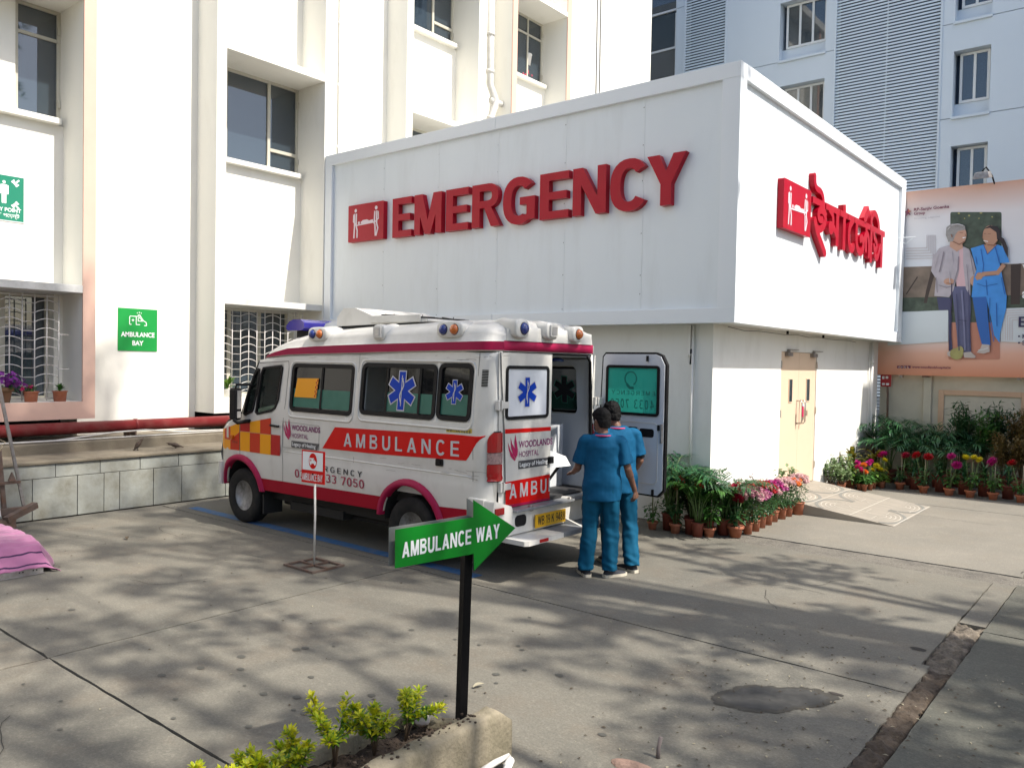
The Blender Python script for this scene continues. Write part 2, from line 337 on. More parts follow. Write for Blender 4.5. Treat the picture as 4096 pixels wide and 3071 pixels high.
mat('stone_panel', (0.30, 0.315, 0.29), 0.6, vary=0.18, scale=2.6, dirt=(0.13, 0.12, 0.085), dirt_amt=0.85, dirt_scale=2.6, bump=0.3, bscale=25, dlo=0.42, dhi=0.70)
mat('stone_joint', (0.07, 0.06, 0.05), 0.9)
mat('ledge_top', (0.165, 0.142, 0.105), 0.85, vary=0.12, scale=4, dirt=(0.09, 0.07, 0.05), dirt_amt=0.8, dirt_scale=2.2, bump=0.4)
mat('white_plastic', (0.74, 0.73, 0.70), 0.4, vary=0.03)
mat('old_pvc', (0.60, 0.59, 0.56), 0.45, dirt=(0.3, 0.27, 0.22), dirt_amt=0.4, dirt_scale=5)
mat('green_sign', (0.004, 0.27, 0.045), 0.45)
mat('arrow_green', (0.002, 0.19, 0.014), 0.4, spec=.3, vary=0.1, scale=5)
mat('deep_green_sign', (0.0, 0.19, 0.105), 0.35, coat=0.3)
mat('sign_white', (0.78, 0.80, 0.80), 0.4)
mat('acrylic_red', (0.40, 0.001, 0.018), 0.3, spec=.25, vary=0.06, scale=2)
mat('pictogram_pink', (0.75, 0.62, 0.68), 0.4)
mat('black_metal', (0.003, 0.003, 0.0035), 0.5, spec=.12)
mat('black_rubber', (0.009, 0.009, 0.010), 0.6, spec=.2)
mat('cable', (0.12, 0.12, 0.12), 0.6)
mat('tower_wall', (0.60, 0.67, 0.73), 0.7, vary=0.02, scale=0.5)
mat('tower_joint', (0.25, 0.28, 0.31), 0.8)
mat('louvre_slat', (0.74, 0.82, 0.88), 0.45)
mat('louvre_back', (0.02, 0.045, 0.09), 0.7)
mat('window_white', (0.66, 0.68, 0.68), 0.5)
mat('boundary_wall', (0.55, 0.52, 0.42), 0.8, vary=0.06, scale=1.2, dirt=(0.3, 0.28, 0.22), dirt_amt=0.4, dirt_scale=1.8, bump=0.2)
mat('peach_mould', (0.58, 0.40, 0.27), 0.75, vary=0.05)
mat('soil', (0.055, 0.038, 0.026), 0.95, vary=0.5, scale=30, bump=0.9, bscale=80)
mat('orange_soil', (0.075, 0.055, 0.038), 0.95, vary=0.45, scale=18, dirt=(0.06, 0.05, 0.04), dirt_amt=0.9, dirt_scale=6, bump=0.9, bscale=60)
mat('mossy_concrete', (0.25, 0.215, 0.15), 0.9, vary=0.2, scale=7, dirt=(0.07, 0.065, 0.035), dirt_amt=0.8, dirt_scale=4, bump=0.8, bscale=45)
mat('under_sheet', (0.035, 0.03, 0.026), 0.95)
mat('blue_line', (0.025, 0.11, 0.26), 0.7, vary=0.15, scale=8, dirt=(0.17, 0.17, 0.17), dirt_amt=0.7, dirt_scale=9)
mat('ramp_tile', (0.27, 0.245, 0.205), 0.7, vary=0.1, scale=5, dirt=(0.15, 0.145, 0.13), dirt_amt=0.6, dirt_scale=6, stretch=(0.5, 3, 1))
mat('ramp_grey', (0.17, 0.17, 0.155), 0.75)
mat('ramp_white', (0.42, 0.395, 0.34), 0.75)
mat('ramp_side', (0.34, 0.30, 0.24), 0.85, vary=0.05)
mat('aggregate', (0.15, 0.138, 0.115), 0.9, vary=0.45, scale=55, dirt=(0.06, 0.055, 0.05), dirt_amt=0.8, dirt_scale=3, bump=1.0, bscale=70)

def concrete(name, base, dark, warm, streak=1.0, spots=True):
    m = bpy.data.materials.new(name); m.use_nodes = True; t = m.node_tree; b = t.nodes['Principled BSDF']; L = t.links
    g = t.nodes.new('ShaderNodeNewGeometry'); P = g.outputs['Position']
    def nz(sc, det=6, rough=0.6, st=(1, 1, 1)):
        mp = t.nodes.new('ShaderNodeMapping'); mp.inputs['Scale'].default_value = st; L.new(P, mp.inputs[0])
        n = t.nodes.new('ShaderNodeTexNoise'); n.inputs['Scale'].default_value = sc; n.inputs['Detail'].default_value = det; n.inputs['Roughness'].default_value = rough; L.new(mp.outputs[0], n.inputs[0]); return n.outputs[0]
    def rng(s_, a, b_, c, d):
        r = t.nodes.new('ShaderNodeMapRange'); r.inputs[1].default_value = a; r.inputs[2].default_value = b_; r.inputs[3].default_value = c; r.inputs[4].default_value = d; L.new(s_, r.inputs[0]); return r.outputs[0]
    def mix(f, a, b_):
        x = new(t, 'ShaderNodeMix', data_type='RGBA'); L.new(f, x.inputs[0])
        for k, q in ((6, a), (7, b_)):
            if isinstance(q, tuple): x.inputs[k].default_value = (*q, 1)
            else: L.new(q, x.inputs[k])
        return x.outputs[2]
    c = mix(rng(nz(0.7, 5), 0.35, 0.68, 0, 1), base, dark)
    c = mix(rng(nz(1.7, 8, 0.7), 0.5, 0.72, 0, 0.6), c, warm)
    c = mix(rng(nz(3.2, 10, 0.75), 0.52, 0.7, 0, 0.45), c, tuple(x * 1.35 for x in base))
    c = mix(rng(nz(9, 4, 0.5, (0.25, 3.0, 1)), 0.5, 0.8, 0, 0.22 * streak), c, dark)
    c = mix(rng(nz(70, 4, .8), 0.38, 0.70, 0.0, 0.75), c, tuple(x * 0.65 for x in dark))
    c = mix(rng(nz(28, 6, .8), 0.52, 0.72, 0.0, 0.5), c, tuple(x * 1.5 for x in base))
    if spots:
        v = t.nodes.new('ShaderNodeTexVoronoi'); v.inputs['Scale'].default_value = 5.0; v.inputs['Randomness'].default_value = 1; L.new(P, v.inputs['Vector'])
        spot = rng(v.outputs['Distance'], 0.045, 0.10, 1, 0); gate = rng(nz(0.9, 2), 0.53, 0.58, 0, 0.5)
        mu = new(t, 'ShaderNodeMath', operation='MULTIPLY'); L.new(spot, mu.inputs[0]); L.new(gate, mu.inputs[1]); c = mix(mu.outputs[0], c, tuple(x * 0.35 for x in base))
        v2 = t.nodes.new('ShaderNodeTexVoronoi'); v2.inputs['Scale'].default_value = 13; L.new(P, v2.inputs['Vector'])
        c = mix(rng(v2.outputs['Distance'], 0.015, 0.035, 0.5, 0), c, (0.07, 0.065, 0.055))
    L.new(c, b.inputs['Base Color']); b.inputs['Roughness'].default_value = 0.85
    bp = t.nodes.new('ShaderNodeBump'); bp.inputs['Strength'].default_value = 0.35; bp.inputs['Distance'].default_value = 0.01
    ad = new(t, 'ShaderNodeMath', operation='ADD'); L.new(nz(45, 8), ad.inputs[0]); L.new(nz(3, 4), ad.inputs[1]); L.new(ad.outputs[0], bp.inputs['Height']); L.new(bp.outputs[0], b.inputs['Normal'])
    MATS[name] = m
concrete('yard_concrete', (0.190, 0.176, 0.142), (0.122, 0.117, 0.097), (0.165, 0.13, 0.092))
concrete('apron_concrete', (0.225, 0.208, 0.172), (0.17, 0.16, 0.135), (0.20, 0.175, 0.135), spots=False)
concrete('road_concrete', (0.12, 0.118, 0.096), (0.07, 0.071, 0.057), (0.105, 0.088, 0.065), streak=2.5)
mat('trench_rubble', (0.15, 0.125, 0.095), 0.95, vary=0.5, scale=25, dirt=(0.05, 0.042, 0.033), dirt_amt=0.9, dirt_scale=5, bump=0.9, bscale=60)
mat('damp_patch', (0.038, 0.035, 0.028), 0.6, vary=0.25, scale=14, dirt=(0.06, 0.05, 0.035), dirt_amt=0.6, dirt_scale=5)

# ------------------------------------------------ ground
def slab(parent, x0, x1, y0, y1, z, m, name='slab', wob=0.006, step=0.12, gap=0.010):
    def edge(ax, a, b, fixed, s):
        n = max(2, int(abs(b - a) / step)); o = []
        for i in range(n):
            u = a + (b - a) * i / n; d = fixed + s * gap + wob * noise.noise((u * 7, fixed * 3, s)) * 1.6
            o.append((u, d) if ax == 0 else (d, u))
        return o
    poly = edge(0, x0, x1, y0, 1) + edge(1, y0, y1, x1, -1) + edge(0, x1, x0, y1, -1) + edge(1, y1, y0, x0, 1)
    mb = M().mat(m); mb.prism(poly, fr_up(0), z - 0.06, z); return mb.build(name, parent)
g = M().mat('under_sheet'); g.add([(-120, -60, -0.05), (60, -60, -0.05), (60, 90, -0.05), (-120, 90, -0.05)], [(0, 1, 2, 3)])
tag(g.build('ground'), kind='structure')
yard = empty('yard', (0, 0, 0), kind='structure')
for xa, xb in ((-30, -11.0), (-11.0, -5.96), (-5.96, -1.32)):
    for ya, yb in ((-12, -3.2), (-3.2, 2.3), (2.3, 5.7), (5.7, 9.27)):
        if xa == -30 and ya >= 0: continue
        slab(yard, xa, xb, ya, yb, 0.0, 'yard_concrete')
ap = empty('apron', (0, 0, 0), kind='structure')
for xa, xb, ya, yb in ((-12.2, -1.12, 9.72, 13.9), (-12.2, -1.12, 13.9, 17.6), (-1.12, 10, 9.72, 17.6)): slab(ap, xa, xb, ya, yb, 0.0, 'apron_concrete')
road = empty('road', (0, 0, 0), kind='structure')
for xa, xb, ya, yb in ((-1.12, 14, -12, 4.0), (-1.12, 14, 4.0, 7.42), (-1.12, 14, 7.42, 9.27)): slab(road, xa, xb, ya, yb, 0.012, 'road_concrete')
slab(road, -1.32, -1.12, 7.60, 9.27, 0.0, 'yard_concrete', gap=.004)
slab(road, -1.32, -1.12, -12, 3.45, 0.0, 'yard_concrete', gap=.004)
# grooved finish of the road slab beside the camera
gm = M().mat('groove_dark'); mat('groove_dark', (0.10, 0.098, 0.082), .9)
for i in range(24):
    y = 3.2 + i * 0.04
    gm.add([(-1.08, y, 0.0165), (0.4, y + .05, 0.0165), (0.4, y + 0.058, 0.0165), (-1.08, y + 0.008, 0.0165)], [(0, 1, 2, 3)])
gm.build('groove', road, kind='stuff')
def rough_strip(name, x0, x1, y0, y1, z, amp, m, nx, ny, f=9.0, edge=True, kind='structure', parent=None):
    mb = M().mat(m); vs = []
    for j in range(ny + 1):
        for i in range(nx + 1):
            u = i / nx; v = j / ny; x = x0 + (x1 - x0) * u; y = y0 + (y1 - y0) * v
            e = min(1, 6 * min(u, 1 - u, v, 1 - v)) if edge else 1
            h = z + amp * (noise.noise((x * f, y * f, 0)) + 0.5 * noise.noise((x * f * 3, y * f * 3, 2))) + amp * 0.8 * e - amp * 0.8
            if edge:
                if i in (0, nx): x += 0.05 * noise.noise((y * 6, x, 1)) + 0.02 * noise.noise((y * 25, x, 1))
            vs.append((x, y, h))
    fs = [(j * (nx + 1) + i, j * (nx + 1) + i + 1, (j + 1) * (nx + 1) + i + 1, (j + 1) * (nx + 1) + i) for j in range(ny) for i in range(nx)]
    mb.smooth = True; mb.add(vs, fs); o = mb.build(name, parent); tag(o, kind=kind); return o
rough_strip('drain_strip', -12, 10, 9.27, 9.72, -0.008, 0.012, 'aggregate', 260, 8, 14, False)
rough_strip('soil_trench', -1.335, -1.115, 6.3, 7.62, -0.002, 0.03, 'trench_rubble', 22, 110, 12)
rough_strip('soil_trench', -1.285, -1.12, 3.3, 6.34, -0.004, 0.03, 'orange_soil', 16, 220, 12)
for ya, yb in ((3.45, 5.7), (5.7, 6.33)): slab(yard, -1.34, -1.275, ya, yb, -.001, 'yard_concrete', gap=-.006, wob=.010)
# soil spilling from the trench over the slab
p0_ = [(-1.27, 5.3), (-1.36, 5.2), (-1.40, 5.0), (-1.36, 4.8), (-1.41, 4.6), (-1.47, 4.35), (-1.57, 4.15), (-1.72, 3.98), (-1.85, 3.75), (-1.27, 3.6)]
pts = []
for i_ in range(len(p0_)):
    a_, b_ = Vector(p0_[i_]), Vector(p0_[(i_ + 1) % len(p0_)]); n_ = max(1, int((b_ - a_).length / .018))
    for k_ in range(n_): q_ = a_.lerp(b_, k_ / n_); pts.append((q_.x + .045 * noise.noise((q_.x * 14, q_.y * 14, 0)) + .018 * noise.noise((q_.x * 50, q_.y * 50, 2)), q_.y + .04 * noise.noise((q_.x * 14, q_.y * 14, 7))))
mb = M().mat('orange_soil'); decal(mb, [pts], fr_up(0.0045)); mat('spill', (0.085, 0.06, 0.04), .95, vary=.35, scale=20, dirt=(.13, .12, .10), dirt_amt=.7, dirt_scale=9, dlo=.45, dhi=.62); mb.mats = ['spill']; tag(mb.build('soil_spill'), kind='structure')
pud = []
for i in range(150):
    a = 2 * pi * i / 150; r = 1 + 0.16 * noise.noise((cos(a) * 1.6, sin(a) * 1.6, 3)) + 0.09 * noise.noise((cos(a) * 6, sin(a) * 6, 1)) + 0.06 * noise.noise((cos(a) * 19, sin(a) * 19, 1))
    pud.append((-1.90 + (0.30 * cos(a)) * r * 1.0 + .10 * sin(a), 5.03 + 0.30 * sin(a) * r + 0.12 * cos(a)))
mb = M().mat('damp_patch'); decal(mb, [pud], fr_up(0.0042)); mat('damp_core', (0.050, 0.049, 0.045), .75, vary=.3, scale=18); mb.mat('damp_core'); decal(mb, [[(-1.9 + (x + 1.9) * .84, 5.03 + (y - 5.03) * .84) for x, y in pud]], fr_up(0.0052)); tag(mb.build('damp_patch'), kind='structure')
mb = M().mat('blue_line'); decal(mb, [[(-10.5, 5.84), (-5.2, 5.84), (-5.2, 5.99), (-10.5, 5.99)]], fr_up(0.0045)); tag(mb.build('bay_marking'), kind='structure')
# hairline crack and shallow pits
mb = M().mat('under_sheet')
cr = [(-1.16, 9.9)]
while cr[-1][1] < 12.6: cr.append((cr[-1][0] + rnd.uniform(-.05, .07), cr[-1][1] + rnd.uniform(.04, .12)))
decal(mb, [stroke(cr, 0.012)], fr_up(0.0045))
for (x, y, a, b) in ((-1.42, 6.65, .055, .035), (-1.62, 5.36, .05, .02)):
    decal(mb, [[(x + a * cos(t / 12 * 2 * pi) * (1 + .3 * noise.noise((t, x, 0))), y + b * sin(t / 12 * 2 * pi)) for t in range(12)]], fr_up(0.0045))
decal(mb, [stroke([(-4.2 + i * .3, 12.9 + .02 * noise.noise((i, 3, 3)) - i * 0.02) for i in range(9)][3:], .008)], fr_up(0.0045))
tag(mb.build('crack'), kind='structure')
# footprints and drips of water on the concrete
mat('drip_mark', (0.072, 0.07, 0.06), .7)
mb = M().mat('drip_mark'); sp_ = []
for (cx_, cy_, n_) in ((-4.9, 3.3, 6), (-4.4, 2.7, 5), (-5.3, 2.2, 6), (-3.9, 4.6, 7), (-3.2, 4.4, 6), (-6.4, 3.0, 2), (-4.1, 3.5, 5)):
    for i in range(n_): sp_.append((cx_ + rnd.gauss(0, .35), cy_ + rnd.gauss(0, .3), rnd.uniform(.012, .034)))
for k_, (x, y, r) in enumerate(sp_): decal(mb, [[(x + r * cos(t / 10 * 2 * pi) * (1 + .35 * noise.noise((t * 1.7, x * 9, y))), y + r * .8 * sin(t / 10 * 2 * pi) * (1 + .3 * noise.noise((t, y * 9, x)))) for t in range(10)]], fr_up(.0042 + k_ * .00001))
tag(mb.build('damp_spots'), kind='stuff')
mb = M().mat('under_sheet'); k_ = 0
for (x, y, a, n_) in ((-7.5, 3.6, .3, 9), (-2.6, 6.9, 2.2, 7), (-3.3, 7.6, .2, 10), (-9.6, 5.0, 5.8, 8), (-4.6, 1.4, 1.9, 8), (-2.3, 8.4, 3.4, 8)):
    p_ = [(x, y)]
    for i in range(n_): a += rnd.uniform(-.5, .5); p_.append((p_[-1][0] + .09 * cos(a), p_[-1][1] + .09 * sin(a)))
    decal(mb, [stroke(p_, .0045)], fr_up(.0042 + k_ * .0001)); k_ += 1
tag(mb.build('crack'), kind='structure')
# leaf litter: nobody could count it
mb = M()
for i in range(900):
    if rnd.random() < .7: x = rnd.uniform(-2.6, -0.4); y = rnd.uniform(2.6, 6.4)
    else: x = rnd.uniform(-10.8, -1.5); y = rnd.uniform(2, 9.2)
    zz = 0.016 if x > -1.12 else 0.004
    a = rnd.uniform(0, 6.3); l = rnd.uniform(.006, .018); ww = l * rnd.uniform(.25, .6); c, s_ = cos(a), sin(a)
    mb.mat(rnd.choice(['litter_pale', 'litter_brown', 'litter_brown']) if False else 'LP' if rnd.random() < .35 else 'LB')
    mb.add([(x - c * l, y - s_ * l, zz), (x + s_ * ww, y - c * ww, zz + .004), (x + c * l, y + s_ * l, zz + .001), (x - s_ * ww, y + c * ww, zz + .004)], [(0, 1, 2, 3)])
mat('LP', (0.30, 0.27, 0.19), 0.8); mat('LB', (0.07, 0.05, 0.03), 0.9)
tag(mb.build('leaf_litter'), kind='stuff')
def fallen_leaf(x, y, rz, L_, m, label):
    mb = M().mat(m); vs = []; n = 6
    for i in range(n + 1):
        u = i / n; wd = L_ * .22 * sin(pi * min(.98, u + .03)) ** .7; zc = .02 * L_ / .1 * sin(pi * u) * .5 + .006 + .03 * max(0, u - .6) * L_ * 8
        vs += [(-wd, u * L_, zc + wd * .5), (0, u * L_, zc), (wd, u * L_, zc + wd * .5)]
    fs = [(3 * i + k, 3 * i + k + 1, 3 * i + 4 + k, 3 * i + 3 + k) for i in range(n) for k in (0, 1)]
    mb.smooth = True; mb.add(vs, fs); o = mb.build('fallen_leaf', None); o.location = (x, y, .005); o.rotation_euler = (0, 0, rz); tag(o, label, 'leaf')
fallen_leaf(-3.42, 3.86, -.3, .085, 'LP', 'dry curled beige leaf lying on the concrete near the arrow sign post')
fallen_leaf(-9.15, 4.36, 1.2, .10, 'LB', 'dark green leaf lying on the yard between the pink cloth and the ambulance')

# ------------------------------------------------ old white hospital building
old = empty('hospital_building', (-13, 9, 0), label='old cream white hospital building with projecting window bays and pink framed columns', cat='building')
XP, XF = -12.8, -12.2
def part(mb, name, parent, **k): return mb.build(name, parent, **k)
bays = [(-2.4, -0.06, 'facade_paint'), (2.99, 5.33, 'pink_paint'), (7.23, 9.57, 'facade_paint'), (11.42, 13.76, 'facade_paint'), (14.77, 17.13, 'pink_paint')]
ZT = 16.6
prev = -8.0
for (a, b, m) in bays + [(22.2, 22.2, None)]:
    mb = M().mat('facade_paint'); mb.box(-13.4, XP, prev, a - (0 if m else 0), 0.86, ZT); part(mb, 'wall_panel', old); prev = b
mb = M().mat('facade_paint'); mb.box(-13.4, XP - .03, -8, 22.15, 0.0, 0.86); part(mb, 'wall_base', old)
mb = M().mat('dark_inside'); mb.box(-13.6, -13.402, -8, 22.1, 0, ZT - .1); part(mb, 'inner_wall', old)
mb = M().mat('facade_paint'); mb.box(-22, -13.6, -8, 22.2, 0, ZT); part(mb, 'building_body', old)
mb = M().mat('slab_paint'); mb.box(-22.2, -12.1, -8.2, 22.4, ZT, ZT + .3); part(mb, 'roof', old)
JT = 0.175
def old_window(y0, y1, z0, z1, kind, parent, X=-13.03):
    wm = M().mat('window_metal'); t = .05
    wm.box(X - .04, X + .03, y0, y0 + t, z0, z1); wm.box(X - .04, X + .03, y1 - t, y1, z0, z1)
    wm.box(X - .04, X + .03, y0 + t, y1 - t, z0, z0 + t); wm.box(X - .04, X + .03, y0 + t, y1 - t, z1 - t, z1)
    cols = []
    W = y1 - y0
    if kind == 'upper':
        for yy in (y0 + W * .24, y0 + W * .68): wm.box(X - .03, X + .025, yy - .03, yy + .03, z0 + t, z1 - t)
        for ya, yb in ((y0 + t, y0 + W * .24 - .03), (y0 + W * .68 + .03, y1 - t)): wm.box(X - .03, X + .03, ya, yb, z0 + .34, z0 + .40)
    elif kind == 'tall':
        for yy in (y0 + W * .33, y0 + W * .70): wm.box(X - .03, X + .025, yy - .025, yy + .025, z0 + t, z1 - t)
        wm.box(X - .029, X + .02, y0 + t, y1 - t, z1 - .46, z1 - .41)
    else:
        for yy in (y0 + W * .34, y0 + W * .67): wm.box(X - .03, X + .025, yy - .035, yy + .035, z0 + t, z1 - t)
    f = wm.build('window', parent, bevel=.004)
    gb = M().mat('building_glass'); gb.box(X - .012, X - .004, y0 + t, y1 - t, z0 + t, z1 - t); gb.build('pane', f)
    cb = M().mat('curtain')
    if kind != 'tall': cb.box(X - .2, X - .19, y0 + .1, y0 + W * .62, z0 + .05, z1 - .3); cb.build('curtain', f)
    for zz in (z0 + .2, z1 - .35):
        hb = M().mat('window_metal'); hb.box(X + .03, X + .06, y1 - .05, y1 - .01, zz, zz + .11); hb.build('hinge', f)
    return f
def grille(y0, y1, z0, z1, X, parent):
    mb = M().mat('grille_paint'); mb.smooth = True
    n = int(round((y1 - y0) / .165)); dy = (y1 - y0) / n
    mb.tube([(X, y0, z0 + .03), (X, y1, z0 + .03)], .009, 6); mb.tube([(X, y0, z1 - .02), (X, y1, z1 - .02)], .009, 6)
    for i in range(n + 1): mb.tube([(X, y0 + i * dy, z0), (X, y0 + i * dy, z1)], .009, 6)
    rows = 11
    for r in range(rows):
        z = z0 + .07 + r * (z1 - z0 - .2) / (rows - 1); pts = []; k = 0
        # rise over two bays, flat over one
        i = 0
        while i < n:
            seg = 2 if (i % 3) == 0 else 1
            seg = min(seg, n - i)
            if seg == 2:
                for q in range(9): pts.append((X, y0 + (i + q * 2 / 8) * dy, z + .05 * sin(pi * q / 8) ** .8))
            else: pts += [(X, y0 + i * dy, z), (X, y0 + (i + seg) * dy, z)]
            i += seg
        mb.tube(pts, .0065, 5)
    for zz in (z0 + .45, z0 + .95): mb.tube([(X, y1 - .02, zz), (X, y1 + .14, zz)], .007, 5)
    return mb.build('window_grille', parent)
for bi, (a, b, m) in enumerate(bays):
    for (ya, yb) in ((a, a + JT), (b - JT, b)):
        fb = M().mat('facade_paint'); fb.box(XP - .3, XF - .03, ya, yb, 1.17, ZT); fb.mat(m).box(XF - .03, XF, ya, yb, 1.17, ZT); bay = part(fb, 'bay_jamb', old)
    ya, yb = a + JT, b - JT
    sb = M().mat('facade_paint'); sb.box(XP - .3, XF - .03, ya, yb, 1.17, 1.42); sb.mat(m).box(XF - .03, XF, ya, yb, 1.17, 1.42); part(sb, 'bay_sill', old)
    # spandrels and hoods storey by storey
    zs = [(2.98, 3.09, 5.47), (7.17, 7.29, 9.19), (10.90, 11.02, 12.92), (14.62, 14.74, ZT)]
    for (h0, h1, s0) in zs:
        hb = M().mat('slab_paint' if h0 < 4 else 'facade_paint'); hb.box(XP - .4, XF - .003, ya, yb, h0, h1); part(hb, 'hood_slab', old, bevel=.006)
        sp = M().mat('facade_paint'); sp.box(XP - .4, -12.9, ya, yb, h1, s0); part(sp, 'spandrel', old)
        if s0 < ZT:
            ss = M().mat('facade_paint'); ss.box(XP - .38, -12.775, ya - .0, yb - .07, s0, s0 + .085); part(ss, 'window_sill', old, bevel=.006)
    for (z0, z1) in ((5.555, 7.17), (9.275, 10.90), (13.005, 14.62)):
        old_window(ya, yb, z0, z1, 'tall' if m == 'pink_paint' else 'upper', old)
    old_window(ya, yb - .12, 1.42, 2.98, 'low', old, X=-13.12)
    rb = M().mat('facade_paint'); rb.box(-13.2, -12.9, yb - .12, yb, 1.42, 2.98); part(rb, 'reveal', old)
    grille(ya + .02, yb - .20, 1.43, 2.94, -12.52, old)
# bands in the ledge behind the pipe
led = empty('stone_ledge', (-11.9, 3, 0), label='low ledge faced with grey stone slabs running along the foot of the hospital wall', cat='ledge')
mb = M().mat('ledge_top'); mb.box(-11.86, -11.02, -8, 9.3, 0.70, .735); part(mb, 'ledge_top', led, bevel=.006)
mb = M().mat('stone_joint'); mb.box(-11.86, -11.075, -8, 9.3, 0.0, .70); part(mb, 'core', led)
mb = M().mat('ledge_top'); mb.box(-12.82, -11.86, -8, 9.3, 0.0, .88); part(mb, 'back_step', led, bevel=.02)
def stones(z0, z1, cuts):
    for i in range(len(cuts) - 1):
        mb = M().mat('stone_panel'); mb.box(-11.075, -11.045 - rnd.uniform(0, .008), cuts[i] + .004, cuts[i + 1] - .004, z0 + .004, z1 - .004); part(mb, 'stone', led, bevel=.003)
lo = [-2.2, -1.4, -.7, 0.1, .8, 1.5, 2.1, 2.75, 3.45, 4.07, 4.61, 4.95, 5.16, 5.63, 6.05, 6.75, 7.5, 8.3, 9.2]
up = [-2.2, -1.2, -.3, 0.5, 1.3, 2.1, 2.9, 3.66, 4.34, 4.90, 5.44, 6.0, 6.7, 7.4, 8.2, 9.2]
stones(0.0, .52, lo); stones(.52, .70, up)

rp = empty('red_pipe', (-12.15, 3, 1.05), label='long thick dark red pipe running along the wall above the stone ledge', cat='pipe')
mb = M().mat('red_pipe'); mb.smooth = True; mb.tube([(-12.1, -8, 1.05), (-12.1, 9.35, 1.05)], .085, 20); part(mb, 'pipe', rp)
for y in (5.88,): 
    mb = M().mat('red_pipe'); mb.smooth = True; mb.tube([(-12.1, y - .02, 1.05), (-12.1, y + .02, 1.05)], .096, 20); part(mb, 'collar', rp)
for y in (2.2, 5.72, 8.2):
    mb = M().mat('rusty_steel'); mb.box(-12.2, -12.0, y - .05, y + .13, .955, .968); mb.box(-12.14, -12.06, y - .0, y + .06, .88, .955); mb.box(-12.2, -12.0, y + .11, y + .13, .90, .955); part(mb, 'bracket', rp)
mb = M().mat('old_pvc'); mb.smooth = True
mb.tube([(-11.95, -2, .90), (-11.95, 4.7, .90), (-11.93, 5.5, .975), (-11.93, 5.95, .985), (-11.93, 6.5, .93), (-11.93, 7.3, .92)], .011, 8)
mb.tube([(-11.9, 3.2, .91), (-11.9, 5.0, .90), (-11.9, 7.8, .905)], .009, 8)
tag(mb.build('conduit'), 'thin grey conduit pipes lying along the step below the red pipe', 'conduit')
# downpipes and cables on the upper facade
def downpipe(x, y, r, z0, z1, label, m='white_plastic', joints=()):
    mb = M().mat(m); mb.smooth = True; mb.tube([(x, y, z0), (x, y, z1)], r, 12)
    t = empty('drain_pipe', (x, y, z0), label=label, cat='pipe'); mb.build('pipe', t)
    for z in joints:
        jb = M().mat(m); jb.smooth = True; jb.tube([(x, y, z), (x, y, z + .07)], r * 1.25, 12); jb.build('collar', t)
    return t
downpipe(XP + .06, 9.86, .05, 5.6, ZT, 'thick white downpipe on the wall just above the left end of the emergency block', joints=(6.0, 8.1, 10.2))
downpipe(XP + .02, 10.16, .013, 5.6, ZT, 'thin white conduit right of the thick downpipe above the emergency block', joints=(6.2, 7.4, 8.6, 9.4))
dp = empty('waste_pipe', (-12.4, 14.1, 5.5), label='old white waste pipe with side branches between two window bays', cat='pipe')
mb = M().mat('old_pvc'); mb.smooth = True
yp = 14.28
mb.tube([(-12.42, yp, 5.5), (-12.42, yp, 7.75), (-12.40, yp + .12, 8.05), (-12.40, yp + .12, 8.2), (-12.42, yp - .05, 8.5), (-12.42, yp - .05, 10.9)], .085, 14); mb.build('pipe', dp)
for z in (7.1, 7.7, 8.75, 9.6, 10.8):
    jb = M().mat('old_pvc'); jb.smooth = True; yy = yp if z < 8 else yp - .05; jb.tube([(-12.42, yy, z), (-12.42, yy, z + .08)], .1, 14); jb.build('collar', dp)
for z in (6.9, 7.4, 8.15):
    jb = M().mat('old_pvc'); jb.smooth = True; jb.tube([(-12.42, yp, z), (-12.5, yp + .47, z + .04)], .07, 12); jb.build('branch', dp)
for (x, y, lab) in ((-12.78, 19.15, 'thin dark cable hanging down the bright wall right of the last window bay'), (-12.78, 19.32, 'second thin cable beside it on the bright wall, nearer the grey tower')):
    mb = M().mat('cable'); mb.smooth = True; mb.tube([(x, y, 5.0), (x, y + .03, 10), (x, y - .02, ZT)], .012, 6); tag(mb.build('cable'), lab, 'cable')
# bucket and rag in the far window
bk = empty('bucket', (-13.12, 16.45, 9.33), label='white plastic bucket standing behind the glass of the far pink framed window', cat='bucket')
mb = M().mat('white_plastic'); mb.smooth = True; mb.lathe([(.10, 0), (.135, .26), (.145, .27), (.14, .29)], (-13.12, 16.45, 9.72), 18); mb.build('body', bk)
mb = M().mat('white_plastic'); mb.smooth = True; mb.tube([(-13.12, 16.45 + .14 * cos(t), 9.98 - .09 * sin(t)) for t in [i * pi / 10 for i in range(11)]], .006, 6); mb.build('handle', bk)
mat('red_rag', (0.55, 0.05, 0.09), 0.8)
mb = M().mat('red_rag'); mb.smooth = True
for i in range(7): mb.ball((-13.11 + rnd.uniform(-.02, .02), 16.22 + i * .06, 9.48 + rnd.uniform(-.06, .08)), .06 + rnd.random() * .03, 8)
tag(mb.build('rag'), 'bright red rag bundled behind the lower pane of the far window', 'rag')

